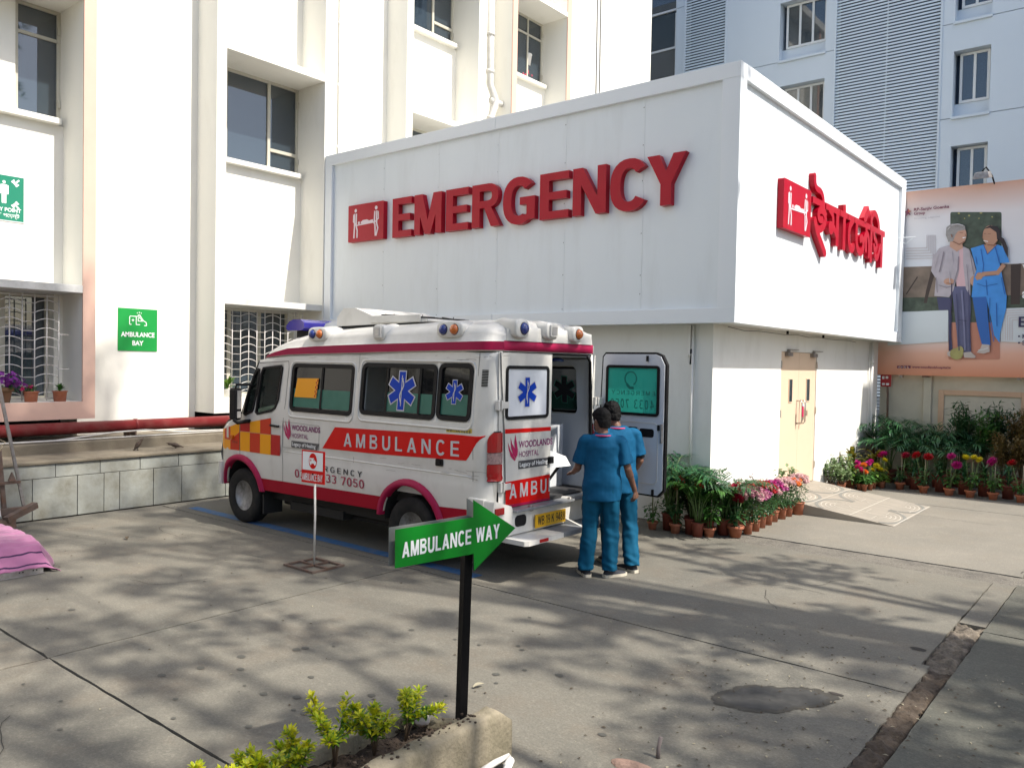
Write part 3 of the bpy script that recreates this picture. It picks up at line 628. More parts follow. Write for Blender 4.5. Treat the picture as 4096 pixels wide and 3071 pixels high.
# wall signs
s = empty('ambulance_bay_sign', (XP, 6.03, 2.2), label='square green AMBULANCE BAY sign screwed to the white wall', cat='sign')
Sy0, Sy1, Sz0, Sz1 = 5.93, 6.56, 2.17, 2.84
fs_ = fr_right(XP)
mb = M().mat('green_sign'); extr(mb, [[(Sy0, Sz0), (Sy1, Sz0), (Sy1, Sz1), (Sy0, Sz1)]], fs_, 0.0, .012); mb.build('board', s)
mb = M().mat('sign_white')
font_text(mb, 'AMBULANCE', fs_, Sy0 + .045, Sz0 + .225, .072, Sy1 - Sy0 - .09, off=.0135, bold=.03)
font_text(mb, 'BAY', fs_, Sy0 + .225, Sz0 + .09, .072, .18, off=.0135, bold=.03)
cx, cy = (Sy0 + Sy1) / 2, Sz0 + .46; k = .0052
L2 = lambda pts: stroke([(cx + x * k, cy + y * k) for x, y in pts], .0115)
ic = [L2([(-26, -8), (-26, 14), (-24, 17), (8, 17), (17, 4), (24, 1), (26, -3), (26, -10), (19, -10)]), L2([(-26, -8), (-20, -8)]), L2([(-7, -8), (6, -8)]), L2([(-6, 17), (-6, -8)]), L2([(0, 12), (7, 12), (13, 3), (0, 3), (0, 12)]),
      L2([(-20, 5), (-12, 5)]), L2([(-16, 9), (-16, 1)]), L2(arc(-13.5, -9, 5.2, 5.2, 0, 358, 16)), L2(arc(13, -9, 5.2, 5.2, 0, 358, 16)), L2(arc(3, 18, 4, 4, 0, 180, 8)), L2([(-4, 26), (-2, 29)]), L2([(3, 27), (3, 31)]), L2([(10, 26), (8, 29)])]
for q in ic: decal(mb, [q], fs_, .0135 + .0004 * ic.index(q))
mb.build('lettering', s)
s = empty('assembly_point_sign', (-12.9, 4.3, 4.0), label='green assembly point sign with white figures and arrows below the upper window', cat='sign')
fs_ = fr_right(-12.9); a0, a1, b0, b1 = 3.985, 4.62, 3.98, 4.61
mb = M().mat('sign_white'); extr(mb, [[(a0 - .012, b0 - .012), (a1 + .012, b0 - .012), (a1 + .012, b1 + .012), (a0 - .012, b1 + .012)]], fs_, 0, .012); mb.build('board', s)
mb = M().mat('deep_green_sign'); decal(mb, [[(a0, b0), (a1, b0), (a1, b1), (a0, b1)]], fs_, .0135); mb.build('face', s)
mb = M().mat('sign_white')
def figure(x, z, k):
    ps = [[(x + .021 * k * cos(t * pi / 8), z + .30 * k + .021 * k * sin(t * pi / 8)) for t in range(16)],
          rrect(x - .042 * k, x + .042 * k, z + .15 * k, z + .268 * k, .02 * k), rrect(x - .058 * k, x - .036 * k, z + .13 * k, z + .26 * k, .01 * k), rrect(x + .036 * k, x + .058 * k, z + .13 * k, z + .26 * k, .01 * k), rrect(x - .03 * k, x - .004 * k, z, z + .18 * k, .008 * k), rrect(x + .004 * k, x + .03 * k, z, z + .18 * k, .008 * k)]
    decal(mb, ps, fs_, .015)
figure(4.365, b0 + .235, 1.0); figure(4.225, b0 + .28, 1.0)
def sarrow(x, z, dx, dz):
    d = Vector((dx, dz)).normalized(); n = Vector((-d.y, d.x)); p = Vector((x, z)); q = lambda a, b: tuple(p + d * a + n * b)
    decal(mb, [[q(-.055, -.012), q(.02, -.012), q(.02, .012), q(-.055, .012)], [q(.04, -.045), q(.04, .05), q(-.0, .045), q(.012, .012), q(.012, -.012), ], [q(-.01, -.05), q(.045, -.05), q(.045, -.028), q(.0, -.02)], [q(.045, .05), q(-.01, .05), q(.0, .02), q(.045, .028)]], fs_, .015)
sarrow(4.52, b0 + .55, -1, -1); sarrow(4.52, b0 + .22, -1, 1)
font_text(mb, 'ASSEMBLY POINT', fs_, 4.025, b0 + .125, .052, .56, off=.015, bold=.025)
font_text(mb, 'সমােবশ পেয়ন্ট', fs_, 4.095, b0 + .045, .05, .47, off=.015, bold=.012)
mb.build('lettering', s)
mb = M().mat('facade_paint'); mb.box(XP - .4, -12.93, 3.165, 4.52, 5.56, 7.16); part(mb, 'wall_infill', old)

# ------------------------------------------------ emergency block
blk = empty('emergency_block', (-8.4, 13.3, 0), label='white panelled emergency entrance block with big red EMERGENCY letters on its overhanging upper storey', cat='building')
BX0, BX1, BY0, BY1, BZ0, BZ1 = -12.19, -4.17, 9.41, 17.28, 2.64, 5.82
WX, WY = -4.60, 9.74
mb = M().mat('composite_panel'); mb.box(BX0 + .02, BX1 - .12, BY0 + .12, BY1 - .12, BZ0 + .03, BZ1 - .06); part(mb, 'core', blk)
mb = M().mat('soffit'); mb.box(BX0 + .03, BX1 - .03, BY0 + .03, BY1 - .03, BZ0 + .008, BZ0 + .03); part(mb, 'soffit', blk)
tw = .19
jx = [BX0 + tw, -10.62, -9.31, -8.05, -6.79, -5.52, BX1 - tw]
for i in range(6):
    mb = M().mat('composite_panel'); mb.box(jx[i] + .0015, jx[i + 1] - .0015, BY0 + .055, BY0 + .12, BZ0 + tw - .02, BZ1 - tw + .02); part(mb, 'panel', blk)
jy = [BY0 + tw, 10.72, 11.98, 13.24, 14.5, 15.76, BY1 - tw]
for i in range(6):
    mb = M().mat('composite_panel'); mb.box(BX1 - .12, BX1 - .055, jy[i] + .004, jy[i + 1] - .004, BZ0 + tw - .02, BZ1 - tw + .02); part(mb, 'panel', blk)
def trim(x0, x1, y0, y1, z0, z1): mb = M().mat('composite_trim'); mb.box(x0, x1, y0, y1, z0, z1); return part(mb, 'trim_rail', blk, bevel=.004)
xs = (BX0, -8.09, BX1 - .001)
for i in (0, 1):
    trim(xs[i] + .002, xs[i + 1] - .002, BY0, BY0 + .14, BZ1 - tw, BZ1); trim(xs[i] + .002, xs[i + 1] - .002, BY0, BY0 + .14, BZ0, BZ0 + tw)
trim(BX0, BX0 + tw, BY0 + .002, BY0 + .14, BZ0 + tw, BZ1 - tw); trim(BX1 - tw - .05, BX1 - .003, BY0 + .002, BY0 + .14, BZ0 + tw, BZ1 - tw)
trim(BX1 - .14, BX1, BY0 + .141, BY1, BZ1 - tw, BZ1); trim(BX1 - .14, BX1, BY0 + .141, BY1, BZ0, BZ0 + tw)
trim(BX1 - .14, BX1 - .002, BY0 + .141, BY0 + tw, BZ0 + tw, BZ1 - tw); trim(BX1 - .14, BX1 - .002, BY1 - tw - .1, BY1, BZ0 + tw, BZ1 - tw)
mb = M().mat('slab_paint'); mb.box(BX0 + .1, BX1 - .14, BY0 + .14, BY1 - .1, BZ1 - .06, BZ1 - .02); part(mb, 'roof', blk)
# rivets along the panel joints
mb = M().mat('cable')
for x in jx[1:-1]:
    for z in (2.95, 3.35, 3.9, 4.45, 5.0, 5.45): mb.lathe([(.0001, .006), (.007, .004), (.009, 0)], (x - .02, BY0 + .055, z + rnd.uniform(-.1, .1)), 6, 'y')
part(mb, 'rivet', blk, kind='stuff')
# lower walls
mb = M().mat('block_wall'); mb.box(BX0, WX - .201, WY, WY + .2, 0, BZ0 + .01); part(mb, 'front_wall', blk)
mb = M().mat('block_wall'); mb.box(WX - .2, WX, WY - .0, 12.10, 0, BZ0 + .01); part(mb, 'side_wall', blk)
mb = M().mat('block_wall'); mb.box(WX - .2, WX, 13.68, BY1, 0, BZ0 + .01); part(mb, 'side_wall', blk)
mb = M().mat('block_wall'); mb.box(WX - .2, WX, 12.10, 13.68, 2.35, BZ0 + .01); part(mb, 'lintel', blk)
mb = M().mat('block_wall'); mb.box(BX0, WX - .2, BY1 - .2, BY1, 0, BZ0); part(mb, 'back_wall', blk)
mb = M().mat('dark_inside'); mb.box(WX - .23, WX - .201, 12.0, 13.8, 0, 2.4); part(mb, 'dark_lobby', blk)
for i, (ya, yb) in enumerate(((12.105, 12.888), (12.892, 13.675))):
    mb = M().mat('beige_door'); mb.box(WX - .06, WX - .012, ya, yb, .225, 2.345); d = part(mb, 'door_leaf', blk, bevel=.003)
    wy = (12.47, 12.60) if i == 0 else (13.24, 13.38)
    gb = M().mat('building_glass'); gb.box(WX - .014, WX - .008, wy[0], wy[1], 1.57, 1.92); gb.build('vision_panel', d)
    fb = M().mat('beige_door')
    for q in ((wy[0] - .012, wy[0], 1.56, 1.93), (wy[1], wy[1] + .012, 1.56, 1.93), (wy[0], wy[1], 1.56, 1.57), (wy[0], wy[1], 1.92, 1.93)): fb.box(WX - .012, WX - .002, *q)
    fb.build('bead', d)
    hy = 12.83 if i == 0 else 12.97
    hb = M().mat('steel'); hb.smooth = True; hb.tube([(WX - .01, hy, 1.22), (WX + .05, hy, 1.22), (WX + .075, hy, 1.25), (WX + .075, hy, 1.55), (WX + .05, hy, 1.58), (WX - .01, hy, 1.58)], .0125, 8); hb.build('handle', d)
    for z in (.5, 1.4, 2.15):
        y = ya if i == 0 else yb
        hb = M().mat('steel'); hb.box(WX - .012, WX + .012, y - .012, y + .012, z - .055, z + .055); hb.build('hinge', d)
    cb = M().mat('worn_steel'); yc = ya + (.16 if i == 0 else .50); cb.box(WX - .012, WX + .045, yc, yc + .2, 2.28, 2.335); cb.box(WX + .01, WX + .03, yc + .06, yc + .5, 2.375, 2.385); cb.box(WX + .01, WX + .04, yc + .05, yc + .09, 2.33, 2.385); cb.build('door_closer', d)
mb = M().mat('steel'); mb.box(WX - .01, WX + .02, 13.12, 13.17, 1.31, 1.44); mb.box(WX + .02, WX + .05, 13.13, 13.155, 1.33, 1.42); part(mb, 'door_lever', blk)
mb = M().mat('sign_white'); mb.box(WX - .011, WX - .006, 13.08, 13.21, 1.47, 1.52); part(mb, 'door_label', blk)
mat('magenta_tag', (0.5, 0.01, 0.09), 0.5)
mb = M().mat('magenta_tag'); mb.box(WX + .088, WX + .092, 12.80, 12.86, 1.33, 1.50); part(mb, 'door_tag', blk)
# corner drain pipe and tube light at the corner of the front wall
mb = M().mat('white_plastic'); mb.smooth = True; mb.tube([(-4.87, WY - .03, .0), (-4.87, WY - .03, 2.63)], .018, 10); part(mb, 'corner_pipe', blk)
mb = M().mat('white_plastic'); mb.box(-4.95, -4.90, WY - .05, WY, 2.24, 2.63); mb.mat('black_rubber').box(-4.90, -4.875, WY - .05, WY, 2.26, 2.32); mb.tube([(-4.89, WY - .03, 2.24), (-4.90, WY - .03, 2.12)], .014, 8); part(mb, 'tube_light', blk)
mb = M().mat('white_plastic'); mb.smooth = True; mb.tube([(WX + .03, 16.75, 0), (WX + .03, 16.75, 2.63)], .035, 12); mb.tube([(WX + .03, 16.6, 0), (WX + .03, 16.6, 2.63)], .012, 8); mb.tube([(WX + .03, 16.75, 2.2), (WX + .03, 16.75, 2.28)], .045, 12); part(mb, 'drain_pipe', blk)
mb = M().mat('black_rubber'); mb.smooth = True
for y in (12.0, 13.6): mb.tube([(WX + .12, y, 2.65), (WX + .12, y, 2.60)], .02, 8)
for x in (-7.0, -6.9): mb.tube([(x, WY - .12, 2.65), (x, WY - .12, 2.57)], .006, 6)
part(mb, 'soffit_fitting', blk)
mb = M().mat('cable'); mb.smooth = True; mb.tube([(WX + .08, 10 + i * .5, 2.62 - .03 * abs(sin(i * 1.3))) for i in range(12)], .005, 5); part(mb, 'wire', blk)
# bracket with a small hanging plate at the far edge of the right face
mb = M().mat('composite_trim'); mb.smooth = False; mb.tube([(BX1 - .02, 16.72, 4.62), (BX1 + .32, 16.72, 4.62)], .008, 6); mb.tube([(BX1 + .02, 16.72, 4.60), (BX1 + .15, 16.72, 4.50), (BX1 + .28, 16.72, 4.60)], .005, 6); part(mb, 'bracket', blk)

# EMERGENCY: nine solid letters
LF = fr_front(BY0 + .055)
LX0, LX1, LZ, LH = -10.30, -4.92, 4.165, .655
spans = [(-10.30, -9.85), (-9.77, -9.15), (-9.06, -8.58), (-8.45, -7.88), (-7.82, -7.24), (-7.13, -6.66), (-6.58, -6.02), (-5.97, -5.35), (-5.42, -4.88)]
spans = [(-10.31, -9.85), (-9.78, -9.16), (-9.06, -8.58), (-8.50, -7.93), (-7.88, -7.27), (-7.18, -6.67), (-6.60, -6.05), (-5.99, -5.41), (-5.42, -4.86)]
for ch, (xa, xb) in zip('EMERGENCY', spans):
    P, W = glyph(ch, .205 if ch not in 'MN' else .20); s_ = (xb - xa) / W
    mb = M().mat('acrylic_red'); extr(mb, [[(xa + a * s_, LZ + b * LH) for a, b in p] for p in P], LF, -.01, .095); part(mb, 'letter', blk)
def pictogram(u0, u1, v0, v1, fr, depth=.09):
    mb = M().mat('acrylic_red'); extr(mb, [rrect(u0, u1, v0, v1, .02)], fr, -.01, depth); board = part(mb, 'pictogram_board', blk, bevel=.003)
    W = u1 - u0; H = v1 - v0; q = lambda a, b: (u0 + a * W, v0 + b * H)
    mb = M().mat('pictogram_pink')
    def disc(a, b, r): return [(u0 + a * W + r * cos(t * pi / 9), v0 + b * H + r * sin(t * pi / 9)) for t in range(18)]
    ps = []
    for (a, lean) in ((.22, 0), (.80, 1)):
        ps.append(disc(a, .84, .032 if not lean else .034))
        t_ = .034
        ps.append(stroke([q(a - .035, .76), q(a - .02 * lean - .03, .42)], t_)); ps.append(stroke([q(a + .02, .76), q(a + .015, .42)], t_ * 1.1))
        ps.append(stroke([q(a - .03, .42), q(a - .045 + .03 * lean, .10)], t_)); ps.append(stroke([q(a + .02, .42), q(a + .05, .30), q(a + .045 if not lean else a - .0, .10)], t_))
        ps.append(stroke([q(a + (-.06 if not lean else .06), .74), q(a + (-.065 if not lean else .065), .55), q(a + (.02 if not lean else -.06), .45)], .022))
    ps.append(stroke([q(.25, .44), q(.77, .47)], .02)); ps.append(disc(.315, .50, .026))
    ps.append(stroke([q(.37, .50), q(.55, .49), q(.72, .515)], .04)); ps.append([q(.36, .48), q(.42, .56), q(.55, .565), q(.60, .53), q(.50, .49)])
    v, f = triangulate(ps); mb.add([fr(a, b, depth + .004) for a, b in v], f); mb.build('pictogram', board)
pictogram(-11.47, -10.54, 4.175, 4.825, LF)
RFX = BX1 - .055; RF = fr_right(RFX)
pictogram(10.80, 11.86, 3.99, 4.66, RF)
# Bengali lettering on the right-hand face
def bglyph(strokes, x0, name='letter', t=.085):
    ps = []
    for st in strokes:
        th = t
        if isinstance(st, tuple) and st[0] == 't': th = st[1]; st = st[2]
        q = [(11.98 + a, 4.0 + b) for a, b in st]; r_ = th * .56
        if len(q) > 3:
            for _ in range(2): q = [q[0]] + [p for a, b in zip(q, q[1:]) for p in ((a[0] * .75 + b[0] * .25, a[1] * .75 + b[1] * .25), (a[0] * .25 + b[0] * .75, a[1] * .25 + b[1] * .75))] + [q[-1]]
        for a, b in zip(q, q[1:]): ps.append(stroke([a, b], r_ * 2))
        for c in q[1:-1]: ps.append([(c[0] + r_ * cos(k * pi / 5), c[1] + r_ * sin(k * pi / 5)) for k in range(10)])
    mb = M().mat('acrylic_red'); extr(mb, ps, RF, -.01, .08); return part(mb, name, blk)
HL = .56   # height of the head line above 4.0
# each list is in metres from the left of the word; widths are stretched because the word is 3.7 m long
bglyph([[(-.02, HL), (.52, HL)], [(.05, .92), (.06, .80), (.14, .74), (.32, .74), (.42, .68), (.45, .60), (.46, .56)],
        ('t', .10, [(.30, .54), (.48, .47), (.58, .40)]), ('t', .10, [(.42, .33), (.30, .31), (.24, .36), (.26, .44), (.40, .48), (.54, .42), (.56, .32), (.46, .22), (.30, .16), (.16, .18)]), ('t', .11, [(.10, .28), (.22, .10), (.42, -.03), (.58, -.16)])], 0)
bglyph([[(.56, HL), (1.22, HL)], ('t', .12, [(1.12, .56), (1.12, .02)]), ('t', .09, [(.72, .54), (.88, .48), (.92, .40), (.90, .24), (.80, .20), (.74, .27), (.80, .33), (.98, .28), (1.10, .16)])], 0)
bglyph([[(1.24, HL), (1.62, HL)], ('t', .12, [(1.44, .72), (1.46, .60), (1.46, .0)])], 0)
bglyph([[(1.64, HL), (1.98, HL)], ('t', .11, [(1.90, .54), (1.74, .42), (1.70, .25), (1.76, .08), (1.90, .05), (1.98, .12)])], 0)
bglyph([[(2.0, HL), (2.88, HL)], ('t', .10, [(2.66, .55), (2.66, .10)]), ('t', .11, [(2.12, .52), (2.10, .32), (2.16, .12), (2.34, .05), (2.50, .12), (2.52, .26), (2.42, .33), (2.34, .28)]), ('t', .09, [(2.52, .26), (2.62, .42), (2.76, .44), (2.84, .28), (2.84, .05)])], 0)
bglyph([('t', .12, [(2.52, .62), (2.78, .86)])], 0)
bglyph([[(2.90, HL), (3.80, HL)], ('t', .11, [(2.96, .55), (2.96, -.04)]), ('t', .10, [(2.94, .58), (2.94, .72), (3.04, .84), (3.22, .84), (3.38, .72), (3.42, .60)]),
        ('t', .12, [(3.62, .55), (3.62, -.06)]), ('t', .09, [(3.10, .52), (3.16, .40), (3.30, .36), (3.30, .24), (3.18, .20), (3.14, .28)]), ('t', .09, [(3.22, .10), (3.34, .06), (3.44, .16), (3.50, .30), (3.60, .32)])], 0)

# entrance ramp
rmp = empty('ramp', (-3.7, 12.65, 0), kind='structure')
RX0, RX1, RY0, RY1, RH = -4.60, -2.82, 11.63, 13.72, .222
def rz_(x): return RH * (RX1 - x) / (RX1 - RX0)
mb = M().mat('ramp_side'); mb.add([(RX0, RY0, 0), (RX1, RY0, 0), (RX0, RY0, RH), (RX0, RY1, 0), (RX1, RY1, 0), (RX0, RY1, RH)], [(0, 1, 2), (3, 5, 4), (0, 2, 5, 3)]); mb.build('ramp_body', rmp)
FR = lambda u, v, w: (u, v, rz_(u) + .001 + w)
mb = M().mat('ramp_tile'); mb.add([FR(RX0, RY0, 0), FR(RX1, RY0, 0), FR(RX1, RY1, 0), FR(RX0, RY1, 0)], [(0, 1, 2, 3)]); mb.build('ramp_surface', rmp)
mb = M(); lay = [0]
def rl(pts, t, m, o=None):
    mb.mat(m); lay[0] += 1; decal(mb, [stroke(pts, t)], FR, .003 + lay[0] * .00004 if o is None else o)
clipr = lambda pts: [(x, y) for x, y in pts if RX0 + .02 < x < RX1 - .02 and RY0 + .02 < y < RY1 - .02]
cells = [(-4.30, 1), (-3.70, -1), (-3.11, 1)]
for cxr, sg in cells:
    for cyr in (RY0 + .5, RY1 - .5):
        for r, t, m in ((.50, .05, 'ramp_grey'), (.40, .014, 'ramp_white'), (.30, .012, 'ramp_white'), (.20, .012, 'ramp_white'), (.10, .01, 'ramp_white')):
            p = clipr(arc(cxr, cyr, r * .56, r, -100 if sg > 0 else 80, 100 if sg > 0 else 280, 22))
            if len(p) > 2: rl(p, t, m)
for x in (-4.0, -3.41): rl([(x, RY0 + .01), (x, RY1 - .01)], .014, 'ramp_white')
rl([(RX1 - .02, RY0), (RX1 - .02, RY1)], .014, 'ramp_white')
for i in range(26):
    x = rnd.uniform(RX0 + .1, RX1 - .1); y = rnd.uniform(RY0 + .1, RY1 - .3); a = rnd.choice([0, pi / 2, .5, 2.4]); l = rnd.uniform(.1, .28)
    p = clipr([(x, y), (x + cos(a) * l * .5, y + sin(a) * l * .5), (x + cos(a) * l, y + sin(a) * l + .03)])
    if len(p) > 1: rl(p, .009, 'ramp_white')
mb.build('painted_line', rmp, kind='stuff')

# ------------------------------------------------ boundary wall, billboard
bw = empty('boundary_wall', (0, 17.5, 0), label='cream boundary wall with a pilaster and peach moulded frame behind the potted palms', cat='wall')
mb = M().mat('boundary_wall'); mb.box(-4.6, 12, 17.5, 17.7, 0, 2.6); part(mb, 'wall', bw)
mb = M().mat('boundary_wall'); mb.box(-3.78, -3.64, 17.44, 17.5, 0, 2.6); part(mb, 'pilaster', bw, bevel=.006)
for x0 in (-3.52, .2):
    mb = M().mat('peach_mould'); x1 = x0 + 1.42
    mb.box(x0, x0 + .10, 17.47, 17.5, .35, 1.73); mb.box(x1 - .04, x1 + .06, 17.47, 17.5, .35, 1.73); mb.box(x0 + .1, x1 - .04, 17.47, 17.5, 1.63, 1.73); mb.box(x0 + .1, x1 - .04, 17.47, 17.5, .35, .45); part(mb, 'moulded_frame', bw, bevel=.008)
mb = M().mat('rusty_steel'); mb.smooth = True; mb.tube([(-4.42, 17.42, .4), (-4.43, 17.42, 1.6), (-4.47, 17.42, 2.05), (-4.62, 17.36, 2.35)], .022, 8); part(mb, 'old_pipe', bw)
mb = M().mat('rusty_steel'); mb.box(-3.80, -3.66, 17.36, 17.44, 1.96, 2.0); part(mb, 'bracket', bw)
rs = empty('small_red_sign', (-4.45, 17.4, 1.8), label='small red sign with white symbols half hidden under the left end of the billboard', cat='sign')
mat('plain_red', (0.38, 0.015, 0.02), .5)
mb = M().mat('plain_red'); mb.box(-4.56, -4.37, 17.38, 17.40, 1.76, 2.02); mb.build('board', rs)
mb = M().mat('sign_white'); F = fr_front(17.38); 
for (a, b, c, d) in ((-4.535, -4.49, 1.91, 1.97), (-4.47, -4.42, 1.92, 1.97), (-4.535, -4.48, 1.79, 1.83), (-4.46, -4.40, 1.79, 1.83)): decal(mb, [rrect(a, b, c, d, .01, 2)], F, .002)
mb.build('symbols', rs)
bb = empty('billboard', (0, 17.4, 2), label='large hospital advertising billboard showing an elderly person walking with a nurse in blue', cat='billboard')
bX0, bX1, bZ0, bZ1 = -4.62, .72, 2.0, 5.60
m = mat('billboard_print', (0.6, 0.66, 0.70), .45)
t = m.node_tree; L = t.links; b_ = t.nodes['Principled BSDF']; ge = t.nodes.new('ShaderNodeNewGeometry'); sx = t.nodes.new('ShaderNodeSeparateXYZ'); L.new(ge.outputs['Position'], sx.inputs[0])
mr = t.nodes.new('ShaderNodeMapRange'); mr.inputs[1].default_value = bZ0; mr.inputs[2].default_value = bZ1; L.new(sx.outputs['Z'], mr.inputs[0])
cr_ = t.nodes.new('ShaderNodeValToRGB'); e = cr_.color_ramp; e.elements[0].position = 0; e.elements[0].color = (.62, .25, .14, 1); e.elements[1].position = 1; e.elements[1].color = (.62, .36, .26, 1)
for p_, c_ in ((.12, (.72, .42, .31)), (.24, (.70, .71, .72)), (.6, (.68, .72, .77)), (.85, (.72, .70, .71))): q_ = e.elements.new(p_); q_.color = (*c_, 1)
L.new(mr.outputs[0], cr_.inputs[0]); L.new(cr_.outputs[0], b_.inputs['Base Color'])
mb = M().mat('billboard_print'); mb.box(bX0, bX1, 17.30, 17.34, bZ0, bZ1); part(mb, 'print_panel', bb)
mb = M().mat('worn_steel')
for x in (-4.2, -2.2, -.4): mb.box(x, x + .05, 17.34, 17.42, bZ0 - .05, bZ1 - .1)
part(mb, 'frame', bb)
def PXW(ax_, ay_):
    """artwork sketch units -> metres on the board (the artwork was sketched in perspective)"""
    q = Matrix(RW) @ Vector((3500 + ax_ / 1.951 - 2048, -(700 + ay_ / 1.951 - 1535.5), -3241.0)); k_ = 17.30 / q.y
    return (min(.715, max(-4.615, q.x * k_)), min(5.595, max(2.005, 2.1 + q.z * k_)))
mat('art_green', (0.06, 0.085, 0.06), .5, vary=.5, scale=7); mat('art_brown', (0.20, 0.155, 0.12), .5, vary=.35, scale=4); mat('art_path', (0.50, 0.22, 0.15), .5, vary=.06, scale=6)
mat('art_skin', (0.52, 0.31, 0.22), .5); mat('art_skin2', (0.46, 0.26, 0.17), .5); mat('art_grey', (0.44, 0.41, 0.45), .5, vary=.12, scale=6); mat('art_pink', (0.62, 0.42, 0.45), .5); mat('art_jean', (0.10, 0.11, 0.21), .5, vary=.15, scale=6); mat('art_blue', (0.05, 0.27, 0.70), .5, vary=.12, scale=5); mat('art_blue_dark', (0.02, 0.12, 0.42), .5)
mat('art_hair', (0.30, 0.29, 0.28), .5, vary=.2, scale=30); mat('art_black', (0.03, 0.022, 0.025), .5); mat('art_shoe', (0.50, 0.45, 0.42), .5); mat('art_pale', (0.60, 0.66, 0.69), .5); mat('art_navy', (0.03, 0.025, 0.08), .5); mat('art_maroon', (0.16, 0.03, 0.06), .5); mat('art_yellow', (0.35, 0.33, 0.12), .5, vary=.2); mat('art_line', (0.55, 0.52, 0.54), .5); mat('art_orange', (0.75, 0.25, 0.06), .5); mat('art_white', (0.8, 0.8, 0.8), .5); mat('art_trunk', (0.05, 0.035, 0.03), .5); mat('art_jean_dark', (0.05, 0.055, 0.13), .5)
FB = fr_front(17.30); lay = [0]
def art(m, *polys):
    lay[0] += 1; mb = M().mat(m)
    decal(mb, [[PXW(x, y) for x, y in p] for p in polys], FB, .0015 + lay[0] * .0009)
    return part(mb, 'print_shape', bb)
def el(x, y, a, b, n=22): return [(x + a * cos(2 * pi * i / n), y + b * sin(2 * pi * i / n)) for i in range(n)]
art('art_brown', [(100, 722), (1900, 670), (1900, 1040), (100, 1068)])
art('art_green', rrect(588, 988, 290, 1000, 14), [(100, 960), (1900, 920), (1900, 1040), (100, 1068)])
art('art_green', rrect(573, 975, 900, 1190, 4)); art('art_path', rrect(573, 975, 1150, 1440, 12))
art('art_trunk', [(440, 740), (475, 745), (420, 930), (405, 1000), (380, 1000), (400, 900)], [(240, 930), (330, 790), (335, 800), (250, 930)], [(1060, 700), (1140, 690), (1130, 1010), (1060, 1010)])
for (a, b, c, d) in ((655, 300, 10, 6), (735, 318, 9, 7), (828, 298, 12, 6), (915, 328, 7, 6), (812, 340, 6, 5), (700, 340, 6, 5)): art('art_yellow', el(a, b, c, d, 8))
for i in range(5): k_ = i * 20; art('art_line', stroke([(240, 655 - k_), (470 - k_ * .8, 650 - k_), (470 - k_ * .8, 470)], 7))
art('art_pale', [(100, 1075), (573, 1054), (573, 1300), (100, 1330)]); art('art_pale', [(982, 1042), (1900, 1010), (1900, 1330), (982, 1300)])
for i in range(5): k_ = i * 18; art('art_line', stroke([(1000 + k_, 1290), (1000 + k_, 1060 + k_), (1300, 1050 + k_)], 7))
# elderly person in a grey cardigan
art('art_jean_dark', [(485, 955), (590, 960), (600, 1100), (598, 1250), (606, 1360), (578, 1370), (573, 1055), (500, 1055)])
art('art_jean', [(600, 870), (745, 870), (750, 1060), (745, 1200), (752, 1380), (650, 1385), (640, 1230), (620, 1050)])
art('art_pink', [(630, 560), (700, 570), (712, 870), (640, 870), (620, 700)])
art('art_grey', [(500, 575), (580, 550), (660, 590), (655, 760), (612, 905), (580, 955), (465, 945), (478, 810), (440, 750), (460, 640)], [(690, 560), (735, 580), (765, 650), (800, 790), (760, 800), (745, 830), (748, 945), (712, 890), (690, 700)])
art('art_grey', stroke([(480, 620), (470, 740), (560, 815)], 52)); art('art_skin', el(580, 833, 42, 26), el(776, 828, 32, 40))
art('art_navy', stroke([(602, 850), (600, 960), (590, 1130), (586, 1400)], 9))
art('art_skin', [(590, 500), (680, 520), (690, 570), (640, 600), (585, 560)], el(655, 470, 62, 78))
art('art_hair', [(555, 470), (560, 410), (600, 382), (660, 380), (705, 400), (708, 430), (650, 440), (630, 470), (610, 520), (575, 525)])
art('art_white', stroke([(685, 492), (712, 488)], 6))
art('art_shoe', el(590, 1395, 24, 22), [(690, 1385), (750, 1380), (790, 1415), (780, 1428), (700, 1425)])
# nurse in blue
art('art_blue_dark', [(760, 940), (880, 950), (880, 1060), (905, 1330), (835, 1320), (800, 1180)]); art('art_blue', [(870, 950), (1030, 940), (1025, 1050), (978, 1240), (975, 1310), (930, 1250), (905, 1100)])
art('art_blue', [(750, 575), (850, 545), (960, 545), (1020, 570), (1052, 685), (975, 690), (1028, 945), (755, 955), (775, 800), (795, 740)])
art('art_skin2', stroke([(1010, 700), (960, 765), (850, 775), (790, 810)], 34), [(850, 545), (960, 545), (880, 622)], el(905, 475, 62, 80))
art('art_black', [(850, 425), (900, 396), (960, 405), (985, 450), (980, 480), (1010, 500), (1040, 570), (1040, 650), (1015, 600), (985, 520), (955, 505), (950, 450), (900, 415)])
art('art_white', stroke([(850, 515), (885, 522)], 6)); art('art_skin2', el(818, 790, 26, 28)); art('art_shoe', [(838, 1320), (895, 1325), (898, 1380), (850, 1395), (795, 1385), (825, 1355)])
art('art_yellow', el(640, 1395, 52, 45), el(665, 1370, 30, 35)); art('art_blue_dark', stroke([(900, 960), (895, 1100), (930, 1300)], 6))
